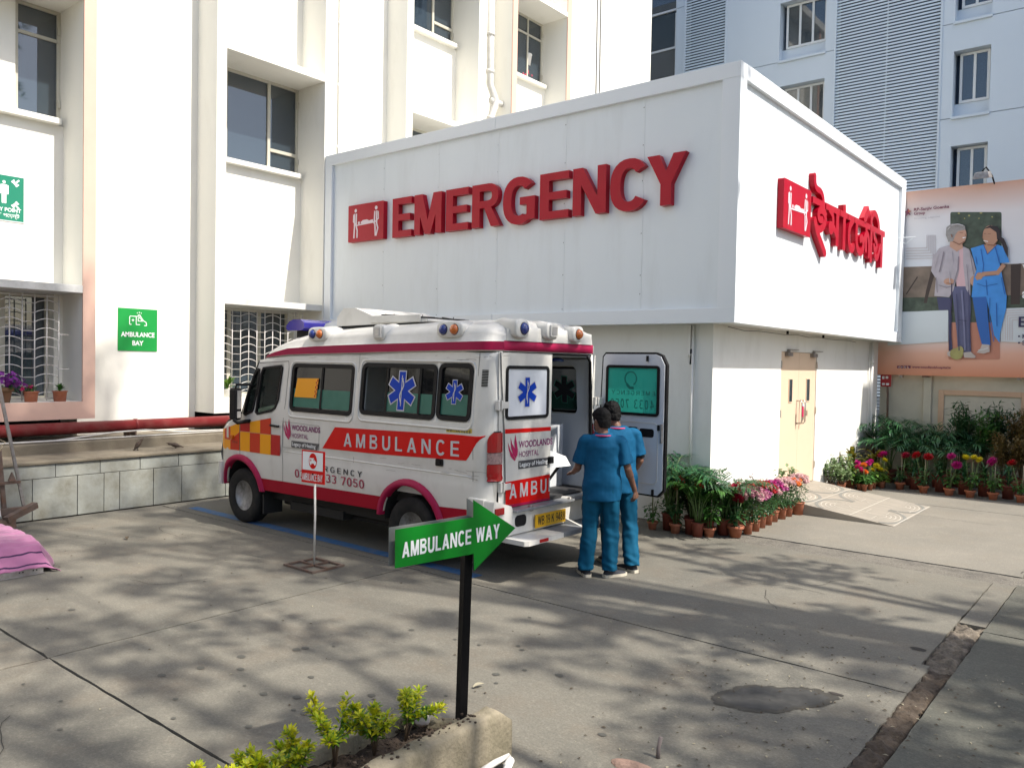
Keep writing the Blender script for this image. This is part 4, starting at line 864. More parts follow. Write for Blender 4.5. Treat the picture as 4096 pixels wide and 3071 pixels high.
# folds and modelling in the printed figures
mat('art_grey_dark', (0.24, 0.215, 0.25), .5); mat('art_grey_light', (0.46, 0.43, 0.46), .5); mat('art_skin_dark', (0.25, 0.12, 0.075), .5); mat('art_jean_light', (0.17, 0.18, 0.30), .5)
art('art_grey_dark', stroke([(540, 600), (520, 700), (505, 760)], 9), stroke([(655, 640), (650, 740), (615, 860)], 8), stroke([(500, 860), (560, 880), (600, 870)], 6), stroke([(480, 800), (490, 920)], 5), stroke([(745, 600), (760, 700), (775, 780)], 7), stroke([(720, 700), (735, 900)], 5))
art('art_grey_light', stroke([(500, 610), (478, 680), (462, 740)], 8), stroke([(600, 600), (610, 700)], 8), stroke([(580, 760), (590, 850)], 7))
art('art_jean_light', stroke([(680, 900), (690, 1050), (700, 1200), (705, 1370)], 14)); art('art_jean_dark', stroke([(640, 930), (650, 1100), (660, 1370)], 7), stroke([(735, 900), (738, 1200), (745, 1370)], 7), stroke([(650, 1130), (720, 1140)], 5))
art('art_blue_dark', stroke([(830, 580), (850, 700), (845, 760)], 6), stroke([(940, 560), (975, 690)], 7), stroke([(790, 640), (800, 700)], 6), stroke([(870, 820), (880, 940)], 6), stroke([(800, 850), (860, 870), (960, 850)], 5), stroke([(990, 800), (1015, 930)], 7), stroke([(850, 545), (880, 622), (955, 548)], 5), stroke([(950, 1000), (955, 1180)], 7))
art('art_skin_dark', stroke([(610, 520), (660, 545), (705, 520)], 7), stroke([(664, 452), (690, 455)], 4), stroke([(706, 462), (712, 478), (704, 484)], 4), stroke([(598, 465), (606, 490)], 8), stroke([(852, 462), (870, 460)], 4), stroke([(846, 478), (840, 496), (850, 500)], 4), stroke([(880, 548), (930, 552), (955, 520)], 7), stroke([(885, 462), (908, 462)], 4), stroke([(860, 788), (950, 782)], 5), stroke([(560, 845), (610, 850)], 5))
art('art_hair', stroke([(590, 400), (640, 390), (690, 405)], 8)); art('art_white', stroke([(600, 395), (650, 386), (695, 398)], 3), stroke([(570, 430), (590, 410)], 3), stroke([(690, 496), (712, 490)], 5))
art('art_shoe', stroke([(705, 1405), (760, 1400), (785, 1412)], 5)); art('art_pale', stroke([(810, 1368), (850, 1362), (885, 1350)], 6))
# logo star, wording, web address
art('art_maroon', [(262, 262), (275, 282), (292, 285), (272, 296), (285, 320), (262, 308), (246, 330), (248, 300), (230, 290), (252, 284)]); art('art_orange', [(265, 265), (272, 285), (290, 286), (268, 292)])
mb = M().mat('art_maroon'); off_ = .05
font_text(mb, 'RP-Sanjiv Goenka', FB, *PXW(308, 285), .055, .62, off=off_, bold=.03); font_text(mb, 'Group', FB, *PXW(308, 316), .055, .20, off=off_, bold=.03)
part(mb, 'lettering', bb)
mb = M().mat('art_line'); font_text(mb, 'Growing Legacies', FB, *PXW(308, 350), .034, .46, off=off_, bold=.03); part(mb, 'lettering', bb)
mb = M().mat('art_maroon'); font_text(mb, 'www.woodlandshospital.in', FB, *PXW(294, 1506), .042, .68, off=off_, bold=.03)
for i in range(4):
    x, y = PXW(177 + i * 28, 1508); sq = rrect(x, x + .05, y, y + .052, .006, 2); decal(mb, [sq], FB, off_)
part(mb, 'lettering', bb)
mb = M().mat('art_white')
for i, g_ in enumerate('f>oin'): pass
for i, q in enumerate((stroke([(192, 1506), (192, 1496), (198, 1492)], 3), [(212, 1495), (212, 1504), (221, 1499)], stroke(el(241, 1499, 5, 6, 10), 2), stroke([(263, 1495), (263, 1505), (268, 1505)], 3))): decal(mb, [[PXW(a, b) for a, b in q]], FB, off_ + .002)
part(mb, 'lettering', bb)
mb = M().mat('art_navy')
flat_word(mb, 'EMERGENCY', FB, *PXW(1122, 1188), .19, None, .2, .12, off_)
font_text(mb, '\u2022 K', FB, *PXW(1118, 1275), .075, off=off_, bold=.03); font_text(mb, '\u2022 S', FB, *PXW(1118, 1325), .075, off=off_, bold=.03)
part(mb, 'lettering', bb)
mb = M().mat('art_white'); font_text(mb, 'We', FB, *PXW(1150, 775), .17, off=off_, bold=.03); font_text(mb, 'are', FB, *PXW(1150, 960), .17, off=off_, bold=.03); part(mb, 'lettering', bb)
fl = empty('floodlight', (-2.75, 17.3, 5.6), label='small grey floodlight on an arm clamped to the top edge of the billboard', cat='lamp')
mb = M().mat('worn_steel'); mb.add([(-2.98, 17.02, 5.64), (-2.70, 17.02, 5.64), (-2.68, 17.22, 5.68), (-3.0, 17.22, 5.68), (-2.95, 17.04, 5.76), (-2.73, 17.04, 5.76), (-2.72, 17.2, 5.80), (-2.96, 17.2, 5.80)], [(0, 3, 2, 1), (4, 5, 6, 7), (0, 1, 5, 4), (1, 2, 6, 5), (2, 3, 7, 6), (3, 0, 4, 7)]); mb.build('housing', fl, bevel=.01)
mb = M().mat('black_metal'); mb.smooth = True; mb.tube([(-2.66, 17.32, 5.55), (-2.70, 17.25, 5.72), (-2.78, 17.12, 5.86), (-2.84, 17.1, 5.79)], .014, 8); mb.build('arm', fl)

# ------------------------------------------------ tower behind
tw_ = empty('hospital_tower', (-5, 26, 0), label='tall pale grey blue hospital tower with louvred bands rising behind the emergency block', cat='building')
TY = 26.0; TH = 30
cols = [(-13.65, -12.11), (-8.46, -5.47), (-1.9, .6), (3.5, 6.5)]
wins = [(-10.24, -8.76), (-5.13, -4.2), (-.2 + 1.0, 2.3)]
edges = sorted([-14.0] + [v for c_ in cols for v in c_] + [12])
zrow = [(-.0, 1.2)]
storeys = [1.26 + i * 2.69 for i in range(11)]
mb = M().mat('louvre_back'); mb.box(-30, 12, TY + .45, TY + 14, 0, TH); part(mb, 'building_body', tw_)
def solid_col(x0, x1, rec):
    for k, zb in enumerate(storeys):
        z0, z1 = zb, zb + 2.69; o = []
        if rec:
            ra, rb = rec; rz0, rz1 = zb + .0, zb + 1.88      # recess bottom follows the sill
            zs_ = zb + 2.69 - .0
            for (a, b, c, d) in ((x0, ra, z0, z1 - .02), (rb, x1, z0, z1 - .02), (ra, rb, rz1 + .0, z1 - .02)):
                mb = M().mat('tower_wall'); mb.box(a, b, TY, TY + .45, c, d); part(mb, 'wall_panel', tw_)
            mb = M().mat('tower_wall'); mb.box(ra - .02, rb + .02, TY - .06, TY + .1, rz0 - .06, rz0 + .02); part(mb, 'window_sill', tw_, bevel=.01)
            mb = M().mat('tower_wall'); mb.box(ra, rb, TY + .3, TY + .45, rz0 + .02, rz0 + .45); part(mb, 'window_apron', tw_)
            f = M().mat('window_white'); a, b, c, d = ra + .12, rb - .05, rz0 + .45, rz1 - .02; t_ = .07
            n_ = 3 if (rb - ra) > 1.2 else 2
            f.box(a, b, TY + .26, TY + .32, c, c + t_); f.box(a, b, TY + .26, TY + .32, d - t_, d)
            for q in range(n_ + 1): xx = a + (b - a - t_) * q / n_; f.box(xx, xx + t_, TY + .262, TY + .322, c + t_, d - t_)
            fw_ = part(f, 'window', tw_)
            g_ = M().mat('building_glass'); g_.box(a + .03, b - .03, TY + .285, TY + .295, c + .03, d - .03); g_.build('pane', fw_)
            cu = M().mat('tower_curtain'); cu.box(a + .05, a + (b - a) * rnd.choice([.3, .5, .95]), TY + .40, TY + .41, c, d); cu.build('curtain', fw_)
        else:
            mb = M().mat('tower_wall'); mb.box(x0, x1, TY, TY + .45, z0, z1 - .02); part(mb, 'wall_panel', tw_)
mat('tower_curtain', (0.10, 0.22, 0.24), .9, vary=.3, scale=4, stretch=(6, 1, .2))
solid_col(-14.0, -13.65, None); solid_col(-12.11, -8.46, wins[0]); solid_col(-5.47, -1.9, wins[1]); solid_col(.6, 3.5, wins[2]); solid_col(6.5, 12, None)
mb = M().mat('tower_joint'); mb.box(-14, 12, TY + .02, TY + .44, 0, storeys[0]); part(mb, 'plinth', tw_)
for (a, b) in cols:
    mb = M().mat('louvre_slat'); z = .9
    while z < TH: mb.add([(a, TY + .01, z), (b, TY + .01, z), (b, TY + .06, z + .066), (a, TY + .06, z + .066), (a, TY + .03, z - .008), (b, TY + .03, z - .008), (b, TY + .08, z + .047), (a, TY + .08, z + .047)], [(0, 1, 2, 3), (4, 7, 6, 5), (0, 4, 5, 1), (3, 2, 6, 7)]); z += .0965
    mb.mat('louvre_slat'); part(mb, 'louvre_slats', tw_, kind='stuff')
    mb = M().mat('tower_wall'); mb.box(a - .03, a + .03, TY - .03, TY + .1, .9, TH); mb.box(b - .03, b + .03, TY - .03, TY + .1, .9, TH)
    n_ = max(1, int((b - a) / 1.0))
    for q in range(1, n_): mb.box(a + (b - a) * q / n_ - .015, a + (b - a) * q / n_ + .015, TY + .085, TY + .12, .9, TH)
    part(mb, 'louvre_frame', tw_)
# glazed strip at its left end
for k, zb in enumerate(storeys):
    f = M().mat('window_white')
    for zz in (zb, zb + 1.35): f.box(-15.6, -14.0, TY + .1, TY + .2, zz, zz + .07)
    f.box(-14.07, -14.001, TY + .1, TY + .2, zb + .07, zb + 1.35); f.box(-15.6, -15.53, TY + .1, TY + .2, zb + .07, zb + 2.6); f.box(-14.09, -14.02, TY + .1, TY + .2, zb + 1.42, zb + 2.6)
    fo = part(f, 'window', tw_); g_ = M().mat('building_glass'); g_.box(-15.5, -14.1, TY + .14, TY + .15, zb + .07, zb + 2.65); g_.build('pane', fo)
mb = M().mat('tower_wall'); mb.box(-30, -15.6, TY, TY + .45, 0, TH); part(mb, 'wall_panel', tw_)

# ------------------------------------------------ ambulance
mat('van_white', (0.62, 0.61, 0.57), 0.38, vary=0.03, scale=2.5, coat=0.15, dirt=(0.33, 0.31, 0.26), dirt_amt=0.5, dirt_scale=3.6, stretch=(1, 1, .6), dlo=.5, dhi=.85, bump=.03, bscale=3)
mat('van_inner', (0.64, 0.67, 0.70), 0.5, vary=0.03)
mat('roof_white', (0.64, 0.63, 0.59), 0.38, vary=0.03, scale=2.5, coat=0.2, dirt=(0.36, 0.34, 0.30), dirt_amt=0.4, dirt_scale=3)
mat('magenta', (0.34, 0.010, 0.06), 0.5, spec=.2, vary=0.06, scale=4)
mat('dark_red_band', (0.32, 0.004, 0.02), 0.5, spec=.15, vary=0.05, scale=3)
mat('banner_red', (0.60, 0.006, 0.004), 0.5, spec=.18)
mat('reflective_white', (0.52, 0.52, 0.54), 0.4)
mat('check_orange', (0.80, 0.33, 0.004), 0.45, spec=.3); mat('check_red', (0.52, 0.035, 0.008), 0.45, spec=.3); mat('check_dark', (0.42, 0.012, 0.010), 0.45, spec=.3)
mat('star_blue', (0.004, 0.045, 0.40), 0.5, spec=.15); mat('logo_purple', (0.20, 0.02, 0.12), .5); mat('logo_magenta', (0.42, 0.01, 0.09), .5); mat('tag_grey', (0.07, 0.07, 0.075), .5)
mat('phone_red', (0.33, 0.006, 0.05), .5); mat('black_print', (0.01, 0.01, 0.012), .5); mat('yellow_plate', (0.62, 0.35, 0.01), .4); mat('plate_yellow_small', (.55, .42, .05), .5)
mat('tyre', (0.014, 0.014, 0.014), 0.85, spec=.3, bump=.3, dirt=(0.05, 0.045, 0.04), dirt_amt=.5, dirt_scale=6); mat('rim', (0.30, 0.30, 0.30), 0.5, metal=.5, vary=.2, scale=15, dirt=(.06, .05, .04), dirt_amt=.8, dirt_scale=12)
mat('lamp_red', (0.30, 0.003, 0.005), 0.15, coat=.5); mat('lamp_white', (0.26, 0.17, 0.17), 0.15, coat=.5, vary=.4, scale=40); mat('lamp_clear', (0.34, 0.33, 0.32), 0.15, coat=1); mat('lamp_blue', (0.01, 0.03, 0.20), 0.12, coat=1); mat('lamp_orange', (0.55, 0.13, 0.01), 0.15, coat=1); mat('bar_blue', (0.035, 0.025, 0.33), 0.15, coat=.8)
mat('chassis', (0.012, 0.012, 0.012), .8); mat('seam', (0.10, 0.095, 0.085), .8); mat('grey_step', (0.20, 0.21, 0.22), .5, vary=.2, scale=12); mat('white_film', (0.66, 0.69, 0.74), .35, coat=.3); mat('floor_dark', (0.03, 0.03, 0.032), .6)
mat('seat_dark', (0.02, 0.022, 0.026), .8)
YC = 6.73
def yoff(x, z):
    """distance of the side skin inwards from y = 5.78"""
    o = 0.0
    if z > 1.45: o += (z - 1.45) * .085
    if z < .75: o += (.75 - z) * .10
    if x < -9.25: o += ((-9.25 - x) / .6) ** 2 * .20
    if x > -5.16:
        q = min(1, (x + 5.16) / .19); o += (1 - sqrt(max(0, 1 - q * q))) * .15
    if -1 < 0:
        s_ = 0.012 if .97 < z < 1.0 else 0
        o += s_
    return o
def SN(x, z, w_=0): return (x, 5.78 + yoff(x, z) - w_, z)          # near side, w_ outwards
def SF(x, z, w_=0): return (x, 2 * YC - 5.78 - yoff(x, z) + w_, z)
XR = -4.97
FRR = fr_right(XR)
amb = empty('ambulance', (-7.4, YC, 0), label='white hospital ambulance van with red AMBULANCE banner and one rear door open', cat='ambulance')
AP = lambda mb, name, **k: mb.build(name, amb, **k)
HF, HR, WRd = (-9.13, .40), (-6.05, .41), .40
def archpts(c, r, zb, n=14):
    a0 = math.asin(max(-1, min(1, (zb - c[1]) / r)))
    return [(c[0] + r * cos(pi - a0 - (pi - 2 * a0) * i / n) , c[1] + r * sin(pi - a0 - (pi - 2 * a0) * i / n)) for i in range(n + 1)]
outline = [(-9.72, .47), (-9.60, .47)] + archpts(HF, .42, .47) + [(-8.68, .47), (-8.22, .475), (-7.4, .485)] + archpts(HR, .42, .50) + [(-5.58, .505), (-5.18, .585), (-4.975, .69), (-4.975, 2.205),
           (-5.4, 2.20), (-5.91, 2.19), (-6.88, 2.165), (-7.6, 2.15), (-8.16, 2.13), (-8.62, 2.095), (-8.80, 2.07), (-8.97, 1.80), (-9.10, 1.44), (-9.12, 1.37), (-9.45, 1.265), (-9.76, 1.15), (-9.83, 1.02), (-9.86, .82), (-9.80, .60)]
wins_ = {'w1': rrect(-8.09, -6.99, 1.495, 2.025, .06), 'w2': rrect(-6.83, -5.72, 1.525, 2.05, .06), 'w3': rrect(-5.665, -5.24, 1.535, 2.065, .06),
         'door': [(-8.79, 1.43), (-8.735, 1.90), (-8.70, 1.97), (-8.34, 2.0), (-8.315, 1.98), (-8.35, 1.60), (-8.40, 1.50), (-8.47, 1.465), (-8.75, 1.41)],
         'quarter': [(-9.05, 1.40), (-8.98, 1.66), (-8.88, 1.89), (-8.81, 1.955), (-8.785, 1.95), (-8.80, 1.72), (-8.85, 1.47), (-8.88, 1.43), (-9.02, 1.385)]}
def panel(outl, holes, step=.07):
    vs = [Vector(p) for p in outl]; ed = [(i, (i + 1) % len(outl)) for i in range(len(outl))]
    for h in holes:
        b = len(vs); vs += [Vector(p) for p in h]; ed += [(b + i, b + (i + 1) % len(h)) for i in range(len(h))]
    x0 = min(p[0] for p in outl); x1 = max(p[0] for p in outl); z0 = min(p[1] for p in outl); z1 = max(p[1] for p in outl)
    x = x0 + step / 2
    while x < x1:
        z = z0 + step / 2
        while z < z1: vs.append(Vector((x, z))); z += step
        x += step if x < -5.25 else .035
    r = geometry.delaunay_2d_cdt(vs, ed, [], 0, 1e-6); out = []
    for f in r[2]:
        c = sum((r[0][i] for i in f), Vector((0, 0))) / len(f)
        if inside(c, outl) and not any(inside(c, h) for h in holes):
            out.append(tuple(f) if area([r[0][i] for i in f]) > 0 else tuple(f)[::-1])
    return [(p.x, p.y) for p in r[0]], out
pv, pf = panel(outline, list(wins_.values()))
for S, flip in ((SN, False), (SF, True)):
    mb = M().mat('van_white'); mb.smooth = True; mb.add([S(x, z) for x, z in pv], [f[::-1] if flip else f for f in pf]); AP(mb, 'side_panel', solid=.025)
def sdec(m, polys, name, S=SN, off=.004, **k):
    mb = M().mat(m)
    for p in polys:
        v, f = panel(p, [], .12) if (max(q[0] for q in p) - min(q[0] for q in p)) > .3 else triangulate([p])
        mb.add([S(x, z, off) for x, z in v], f)
    return AP(mb, name, **k)
def ring(S, pts, t, w0, w1, mb):
    n = len(pts); cx = sum(p[0] for p in pts) / n; cz = sum(p[1] for p in pts) / n
    def sc(p, d): v = Vector((p[0] - cx, p[1] - cz)); 
    ins = []
    for i in range(n):
        a = Vector(pts[i - 1]); b = Vector(pts[i]); c = Vector(pts[(i + 1) % n]); d1 = (b - a); d2 = (c - b)
        d = (d1.normalized() + d2.normalized()); d = d.normalized() if d.length > 1e-6 else d1.normalized(); nrm = Vector((-d.y, d.x))
        if area(pts) < 0: nrm = -nrm
        ins.append(b + nrm * t)
    vs = []
    for L_, w_ in ((pts, w0), (pts, w1), (ins, w1), (ins, w0)): vs += [S(p[0], p[1], w_) for p in L_]
    fs = [(k * n + i, k * n + (i + 1) % n, (k + 1) * n + (i + 1) % n, (k + 1) * n + i) for k in range(3) for i in range(n)]
    mb.add(vs, [f for f in fs]); return [(p.x, p.y) for p in ins]
def grow(pts, d):
    n = len(pts); o = []; s_ = 1 if area(pts) > 0 else -1
    for i in range(n):
        a = Vector(pts[i - 1]); b = Vector(pts[i]); c = Vector(pts[(i + 1) % n]); v = ((b - a).normalized() + (c - b).normalized())
        v = v.normalized() if v.length > 1e-6 else (b - a).normalized(); o.append(tuple(b + Vector((v.y, -v.x)) * d * s_))
    return o
star_arms = lambda cx, cz, r, w_, wide=1.0: [[(cx + (a * cos(t) - b * sin(t)) * wide, cz + (a * sin(t) + b * cos(t))) for a, b in ((-w_, -r), (w_, -r), (w_, r), (-w_, r))] for t in (0, pi / 3, -pi / 3)]
def star_of_life(parent, fr, cx, cz, r, off, name='star_emblem', dark=False, wide=1.0):
    w_ = r * .22; mb = M()
    v, f = triangulate(star_arms(cx, cz, r * 1.06, w_ * 1.32, wide)); mb.mat('reflective_white' if not dark else 'teal_film').add([fr(a, b, off) for a, b in v], f)
    v, f = triangulate(star_arms(cx, cz, r * .99, w_ * 1.05, wide)); mb.mat('star_blue' if not dark else 'dark_inside').add([fr(a, b, off + .0015) for a, b in v], f)
    if not dark:
        v, f = triangulate([stroke([(cx, cz - r * .8), (cx, cz + r * .8)], r * .05)]); mb.mat('reflective_white').add([fr(a, b, off + .003) for a, b in v], f)
        sn = [(cx + r * .16 * sin(t * 2.1 * pi) * (1 - t * .55) * wide, cz + r * (.62 - 1.3 * t)) for t in [i / 26 for i in range(27)]]
        v, f = triangulate([stroke([(cx + .1 * r, cz + .62 * r)] + sn, r * .075)]); mb.add([fr(a, b, off + .0042) for a, b in v], f)
    return mb.build(name, parent)
FILMTOP = 1.76
for S, near in ((SN, True), (SF, False)):
    for key, h in wins_.items():
        mb = M().mat('black_rubber'); ins = ring(S, grow(h, .018) if area(h) > 0 else grow(h, .018), .045 if key[0] == 'w' else .03, -.02, .012, mb); fr_o = AP(mb, 'window_frame')
        if key in ('door', 'quarter'):
            mb = M().mat('clear_glass'); decal(mb, [h], S, -.008); mb.build('pane', fr_o)
        else:
            x0 = min(p[0] for p in ins); x1 = max(p[0] for p in ins); z0 = min(p[1] for p in ins); z1 = max(p[1] for p in ins)
            mb = M().mat('tint_glass')
            gx0 = x0 + (.36 if key == 'w2' and near else 0)          # the sliding pane of the second window stands open
            decal(mb, [rrect(gx0, x1, z0, z1, .03)], S, -.010); mb.build('pane', fr_o)
            mb = M().mat('teal_film'); zf = FILMTOP + (x0 + 7) * .012
            decal(mb, [[(gx0 + .005, z0 + .01), (x1 - .005, z0 + .01), (x1 - .005, zf), (gx0 + .005, zf)]], S, -.006); mb.build('frosted_film', fr_o)
            if key != 'w3':
                for xd in (((x0 + x1) / 2,) if key == 'w1' else (x0 + .36, x1 - .20)):
                    mb = M().mat('black_rubber'); mb.add([S(a, b, c) for a, b, c in ((xd - .018, z0, 0), (xd + .018, z0, 0), (xd + .018, z1, 0), (xd - .018, z1, 0))], [(0, 1, 2, 3)]); mb.build('divider', fr_o)
            if near and key == 'w2': star_of_life(fr_o, S, -6.21, 1.785, .20, .0)
            if near and key == 'w3': star_of_life(fr_o, S, -5.46, 1.80, .115, .0)
            if not near and key == 'w3': pass
# pressed recess line round each window, door seams
sm = M().mat('seam')
def seam(pts, w_=.007, m='seam', off=.003):
    mb = M().mat(m); v, f = triangulate([stroke(pts, w_)]); mb.add([SN(a, b, off) for a, b in v], f); return AP(mb, 'seam')
seam([(-8.235, .475), (-8.24, .60), (-8.22, .80), (-8.235, .95), (-8.235, 1.30), (-8.20, 1.55), (-8.185, 2.0), (-8.20, 2.065), (-8.80, 2.035)])
seam([(-8.81, 2.03), (-8.93, 1.78), (-9.07, 1.42)], .006)
seam([(-9.135, .84), (-9.14, 1.36)], .007); seam([(-6.94, .50), (-6.93, 1.30), (-6.91, 2.16)], .005)
seam([(-5.17, .60), (-5.175, 1.3), (-5.16, 2.19)], .006)
mat('press', (0.66, .65, .61), .3, coat=.3)
for (a, b, c, d) in ((-8.15, -6.95, 1.40, 2.075), (-6.885, -5.19, 1.43, 2.11)):
    mb = M().mat('press'); mb.smooth = True; ring(SN, rrect(a, b, c, d, .09, 5), .022, -.002, .006, mb); AP(mb, 'pressed_recess')
mb = M().mat('press'); mb.smooth = True; mb.tube([SN(x, .99 , .0) for x in [-8.2 + i * .15 for i in range(21)]], .009, 6); AP(mb, 'pressed_line')
# lower band and arch flares
bl = [(-8.70, .472), (-8.23, .476), (-7.4, .486), (-6.47, .50), (-6.42, .62), (-6.39, .655), (-8.72, .615)]
sdec('dark_red_band', [bl], 'lower_band', off=.006); sdec('dark_red_band', [[(-5.60, .51), (-5.175, .59), (-5.175, .675), (-5.62, .655)]], 'lower_band', off=.006)
for S in (SN, SF):
    for c, nm in ((HF, 'f'), (HR, 'r')):
        mb = M().mat('magenta'); mb.smooth = True; ro, ri = .475, .405; n = 22; vs = []; fs = []
        z0 = .46
        for i in range(n + 1):
            a = pi * 1.06 - (pi * 1.12) * i / n
            k = 1.0
            for (r, w_) in ((ro, .001), (ro - .012, .032), (ri + .02, .042), (ri, .035), (ri, -.05)):
                xx = c[0] + r * cos(a) * 1.06; zz = max(z0 if nm == 'r' else .45, c[1] + r * sin(a)); vs.append(S(xx, zz, w_))
        for i in range(n):
            for k in range(4): fs.append((i * 5 + k, i * 5 + k + 1, (i + 1) * 5 + k + 1, (i + 1) * 5 + k))
        mb.add(vs, fs if S is SN else [f[::-1] for f in fs]); AP(mb, 'arch_flare')
        # mud flap and inner arch
        mb = M().mat('chassis'); yy = S(c[0], .4)[1]; s_ = 1 if S is SN else -1
        mb.box(c[0] + .40, c[0] + .43, min(yy + s_ * .03, yy + s_ * .30), max(yy + s_ * .03, yy + s_ * .30), .16, .62)
        vs = []; n2 = 14
        for i in range(n2 + 1):
            a = pi - pi * i / n2
            for w_ in (-.02, -.42): q = S(c[0] + .42 * cos(a), c[1] + .42 * sin(a), w_); vs.append(q)
        mb.add(vs, [(2 * i, 2 * i + 1, 2 * i + 3, 2 * i + 2) for i in range(n2)]); 
        q0 = S(c[0], .4, -.42)[1]; mb.add([(c[0] - .45, q0, .3), (c[0] + .45, q0, .3), (c[0] + .45, q0, .9), (c[0] - .45, q0, .9)], [(0, 1, 2, 3)]); AP(mb, 'wheel_housing')
sdec('magenta', [[(-9.73, .47), (-9.56, .45), (-9.585, .60), (-9.80, .60)]], 'corner_trim', off=.008)
# wheels
def wheel(x, y, s_):
    mb = M().mat('tyre'); mb.smooth = True
    pr = [(.19, .09), (.22, .105), (.30, .112), (.335, .10), (.345, .08), (.345, -.08), (.335, -.10), (.30, -.112), (.19, -.09)]
    mb.lathe([(r, -w_ * s_) for r, w_ in pr], (x, y + s_ * .105, .345), 36, 'y', caps=False); wo = AP(mb, 'wheel')
    tb = M().mat('tyre')
    for i in range(40):
        a = 2 * pi * i / 40; 
        for k in (-1, 0, 1):
            b_ = a + .04 * k; tb.add([(x + .348 * cos(b_ + d), y + s_ * .105 + k * .055 + e, .345 + .348 * sin(b_ + d)) for d, e in ((-.05, -.022), (.05, -.022), (.05, .022), (-.05, .022))], [(0, 1, 2, 3)])
    tb.build('tread', wo)
    rb = M().mat('rim'); rb.smooth = True
    rp_ = [(.0005, .02), (.045, .02), (.05, .045), (.075, .045), (.08, .015), (.10, .005), (.125, .0), (.145, .012), (.16, .055), (.185, .075), (.195, .088), (.20, .088), (.20, .06)]
    rb.lathe([(r, -w_ * s_) for r, w_ in rp_], (x, y + s_ * .105, .345), 32, 'y'); rb.build('rim', wo)
    nb = M().mat('chassis')
    for i in range(5):
        a = 2 * pi * i / 5 + .3; nb.lathe([(.0005, -.03 * s_), (.014, -.028 * s_), (.014, 0)], (x + .092 * cos(a), y + s_ * .105, .345 + .092 * sin(a)), 8, 'y')
        for k in (0, 1):
            a2 = 2 * pi * (i * 2 + k) / 10 + .1; nb.lathe([(.0005, -.0155 * s_), (.020, -.015 * s_), (.020, 0)], (x + .137 * cos(a2), y + s_ * .105, .345 + .137 * sin(a2)), 8, 'y')
    nb.build('wheel_nut', wo)
for x in (-9.13, -6.06): wheel(x, 5.82, 1); wheel(x, 2 * YC - 5.82, -1)
mb = M().mat('chassis'); mb.box(-9.5, -5.1, 5.98, 7.48, .34, .50); mb.box(-9.2, -9.06, 6.0, 7.4, .28, .40); mb.box(-6.13, -5.99, 6.0, 7.4, .26, .42); mb.box(-8.3, -7.3, 5.95, 6.3, .26, .36); mb.smooth = True; mb.tube([(-8.6, 6.1, .30), (-6.6, 6.12, .28), (-5.2, 6.3, .27)], .03, 8); AP(mb, 'chassis')
# front end
mb = M().mat('van_white'); mb.smooth = True; rows = []
prof = [(-9.12, 1.37), (-9.45, 1.29), (-9.74, 1.17), (-9.86, 1.02), (-9.92, .82), (-9.88, .60)]
ny = 12
for (x, z) in prof:
    ye = SN(max(x, -9.86), min(z, 1.36))[1]; r_ = []
    for j in range(ny + 1):
        u = j / ny * 2 - 1; y = YC + u * (YC - ye); bulge = (1 - abs(u) ** 2.5)
        r_.append((x - .16 * bulge * (1 if x < -9.2 else .05), y, z + .05 * bulge * (1 if z > 1 else 0)))
    rows.append(r_)
vs = [p for r_ in rows for p in r_]; mb.add(vs, [(i * (ny + 1) + j, (i + 1) * (ny + 1) + j, (i + 1) * (ny + 1) + j + 1, i * (ny + 1) + j + 1) for i in range(len(prof) - 1) for j in range(ny)][::1]); AP(mb, 'bonnet')
mb = M().mat('black_rubber'); mb.box(-10.06, -9.9, 6.35, 7.1, .86, 1.0); AP(mb, 'front_grille', bevel=.01)
for y in (6.0, 7.3): mb = M().mat('lamp_clear'); mb.box(-9.94, -9.86, y + .06, y + .24, .88, 1.03); AP(mb, 'headlight', bevel=.02)
mb = M().mat('van_white'); mb.prism([(-9.78, 5.86), (-9.90, 6.05), (-10.02, 6.35), (-10.05, 6.73), (-10.02, 7.11), (-9.90, 7.41), (-9.78, 7.6), (-9.7, 7.6), (-9.7, 5.86)], fr_up(0), .43, .72); AP(mb, 'front_bumper', bevel=.03)
mb = M().mat('clear_glass'); mb.smooth = True; vs = []
for (x, z) in ((-9.11, 1.385), (-8.97, 1.75), (-8.81, 2.07)):
    ye = SN(x, z)[1] + .02
    for j in range(ny + 1): u = j / ny * 2 - 1; vs.append((x - .13 * (1 - u * u), YC + u * (YC - ye), z))
mb.add(vs, [(i * 13 + j, (i + 1) * 13 + j, (i + 1) * 13 + j + 1, i * 13 + j + 1) for i in (0, 1) for j in range(12)]); AP(mb, 'windscreen')
for S in (SN, SF): mb = M().mat('black_rubber'); mb.smooth = True; mb.tube([S(-9.11, 1.39, -.01), S(-8.97, 1.76, -.01), S(-8.81, 2.06, -.01)], .016, 6); AP(mb, 'windscreen_seal')
# high roof: stripe lip then white shell
XS = [-8.86, -8.80, -8.65, -8.45, -8.2, -7.95, -7.7, -7.3, -6.9, -6.3, -5.8, -5.35, -5.12, -5.03, -4.965]
def gut(x):
    k = [(-8.9, 2.075), (-8.16, 2.135), (-6.88, 2.165), (-5.91, 2.19), (-4.9, 2.205)]
    for (a, b), (c, d) in zip(k, k[1:]):
        if x <= c: return b + (d - b) * (x - a) / (c - a)
    return k[-1][1]
def interp(k, x):
    if x <= k[0][0]: return k[0][1]
    for (a, b), (c, d) in zip(k, k[1:]):
        if x <= c: return b + (d - b) * (x - a) / (c - a)
    return k[-1][1]
rooft = lambda x: interp([(-8.87, 2.11), (-8.75, 2.19), (-8.55, 2.29), (-8.2, 2.40), (-7.95, 2.455), (-7.5, 2.49), (-6.6, 2.53), (-5.5, 2.55), (-5.12, 2.535), (-5.03, 2.50), (-4.955, 2.42)], x)
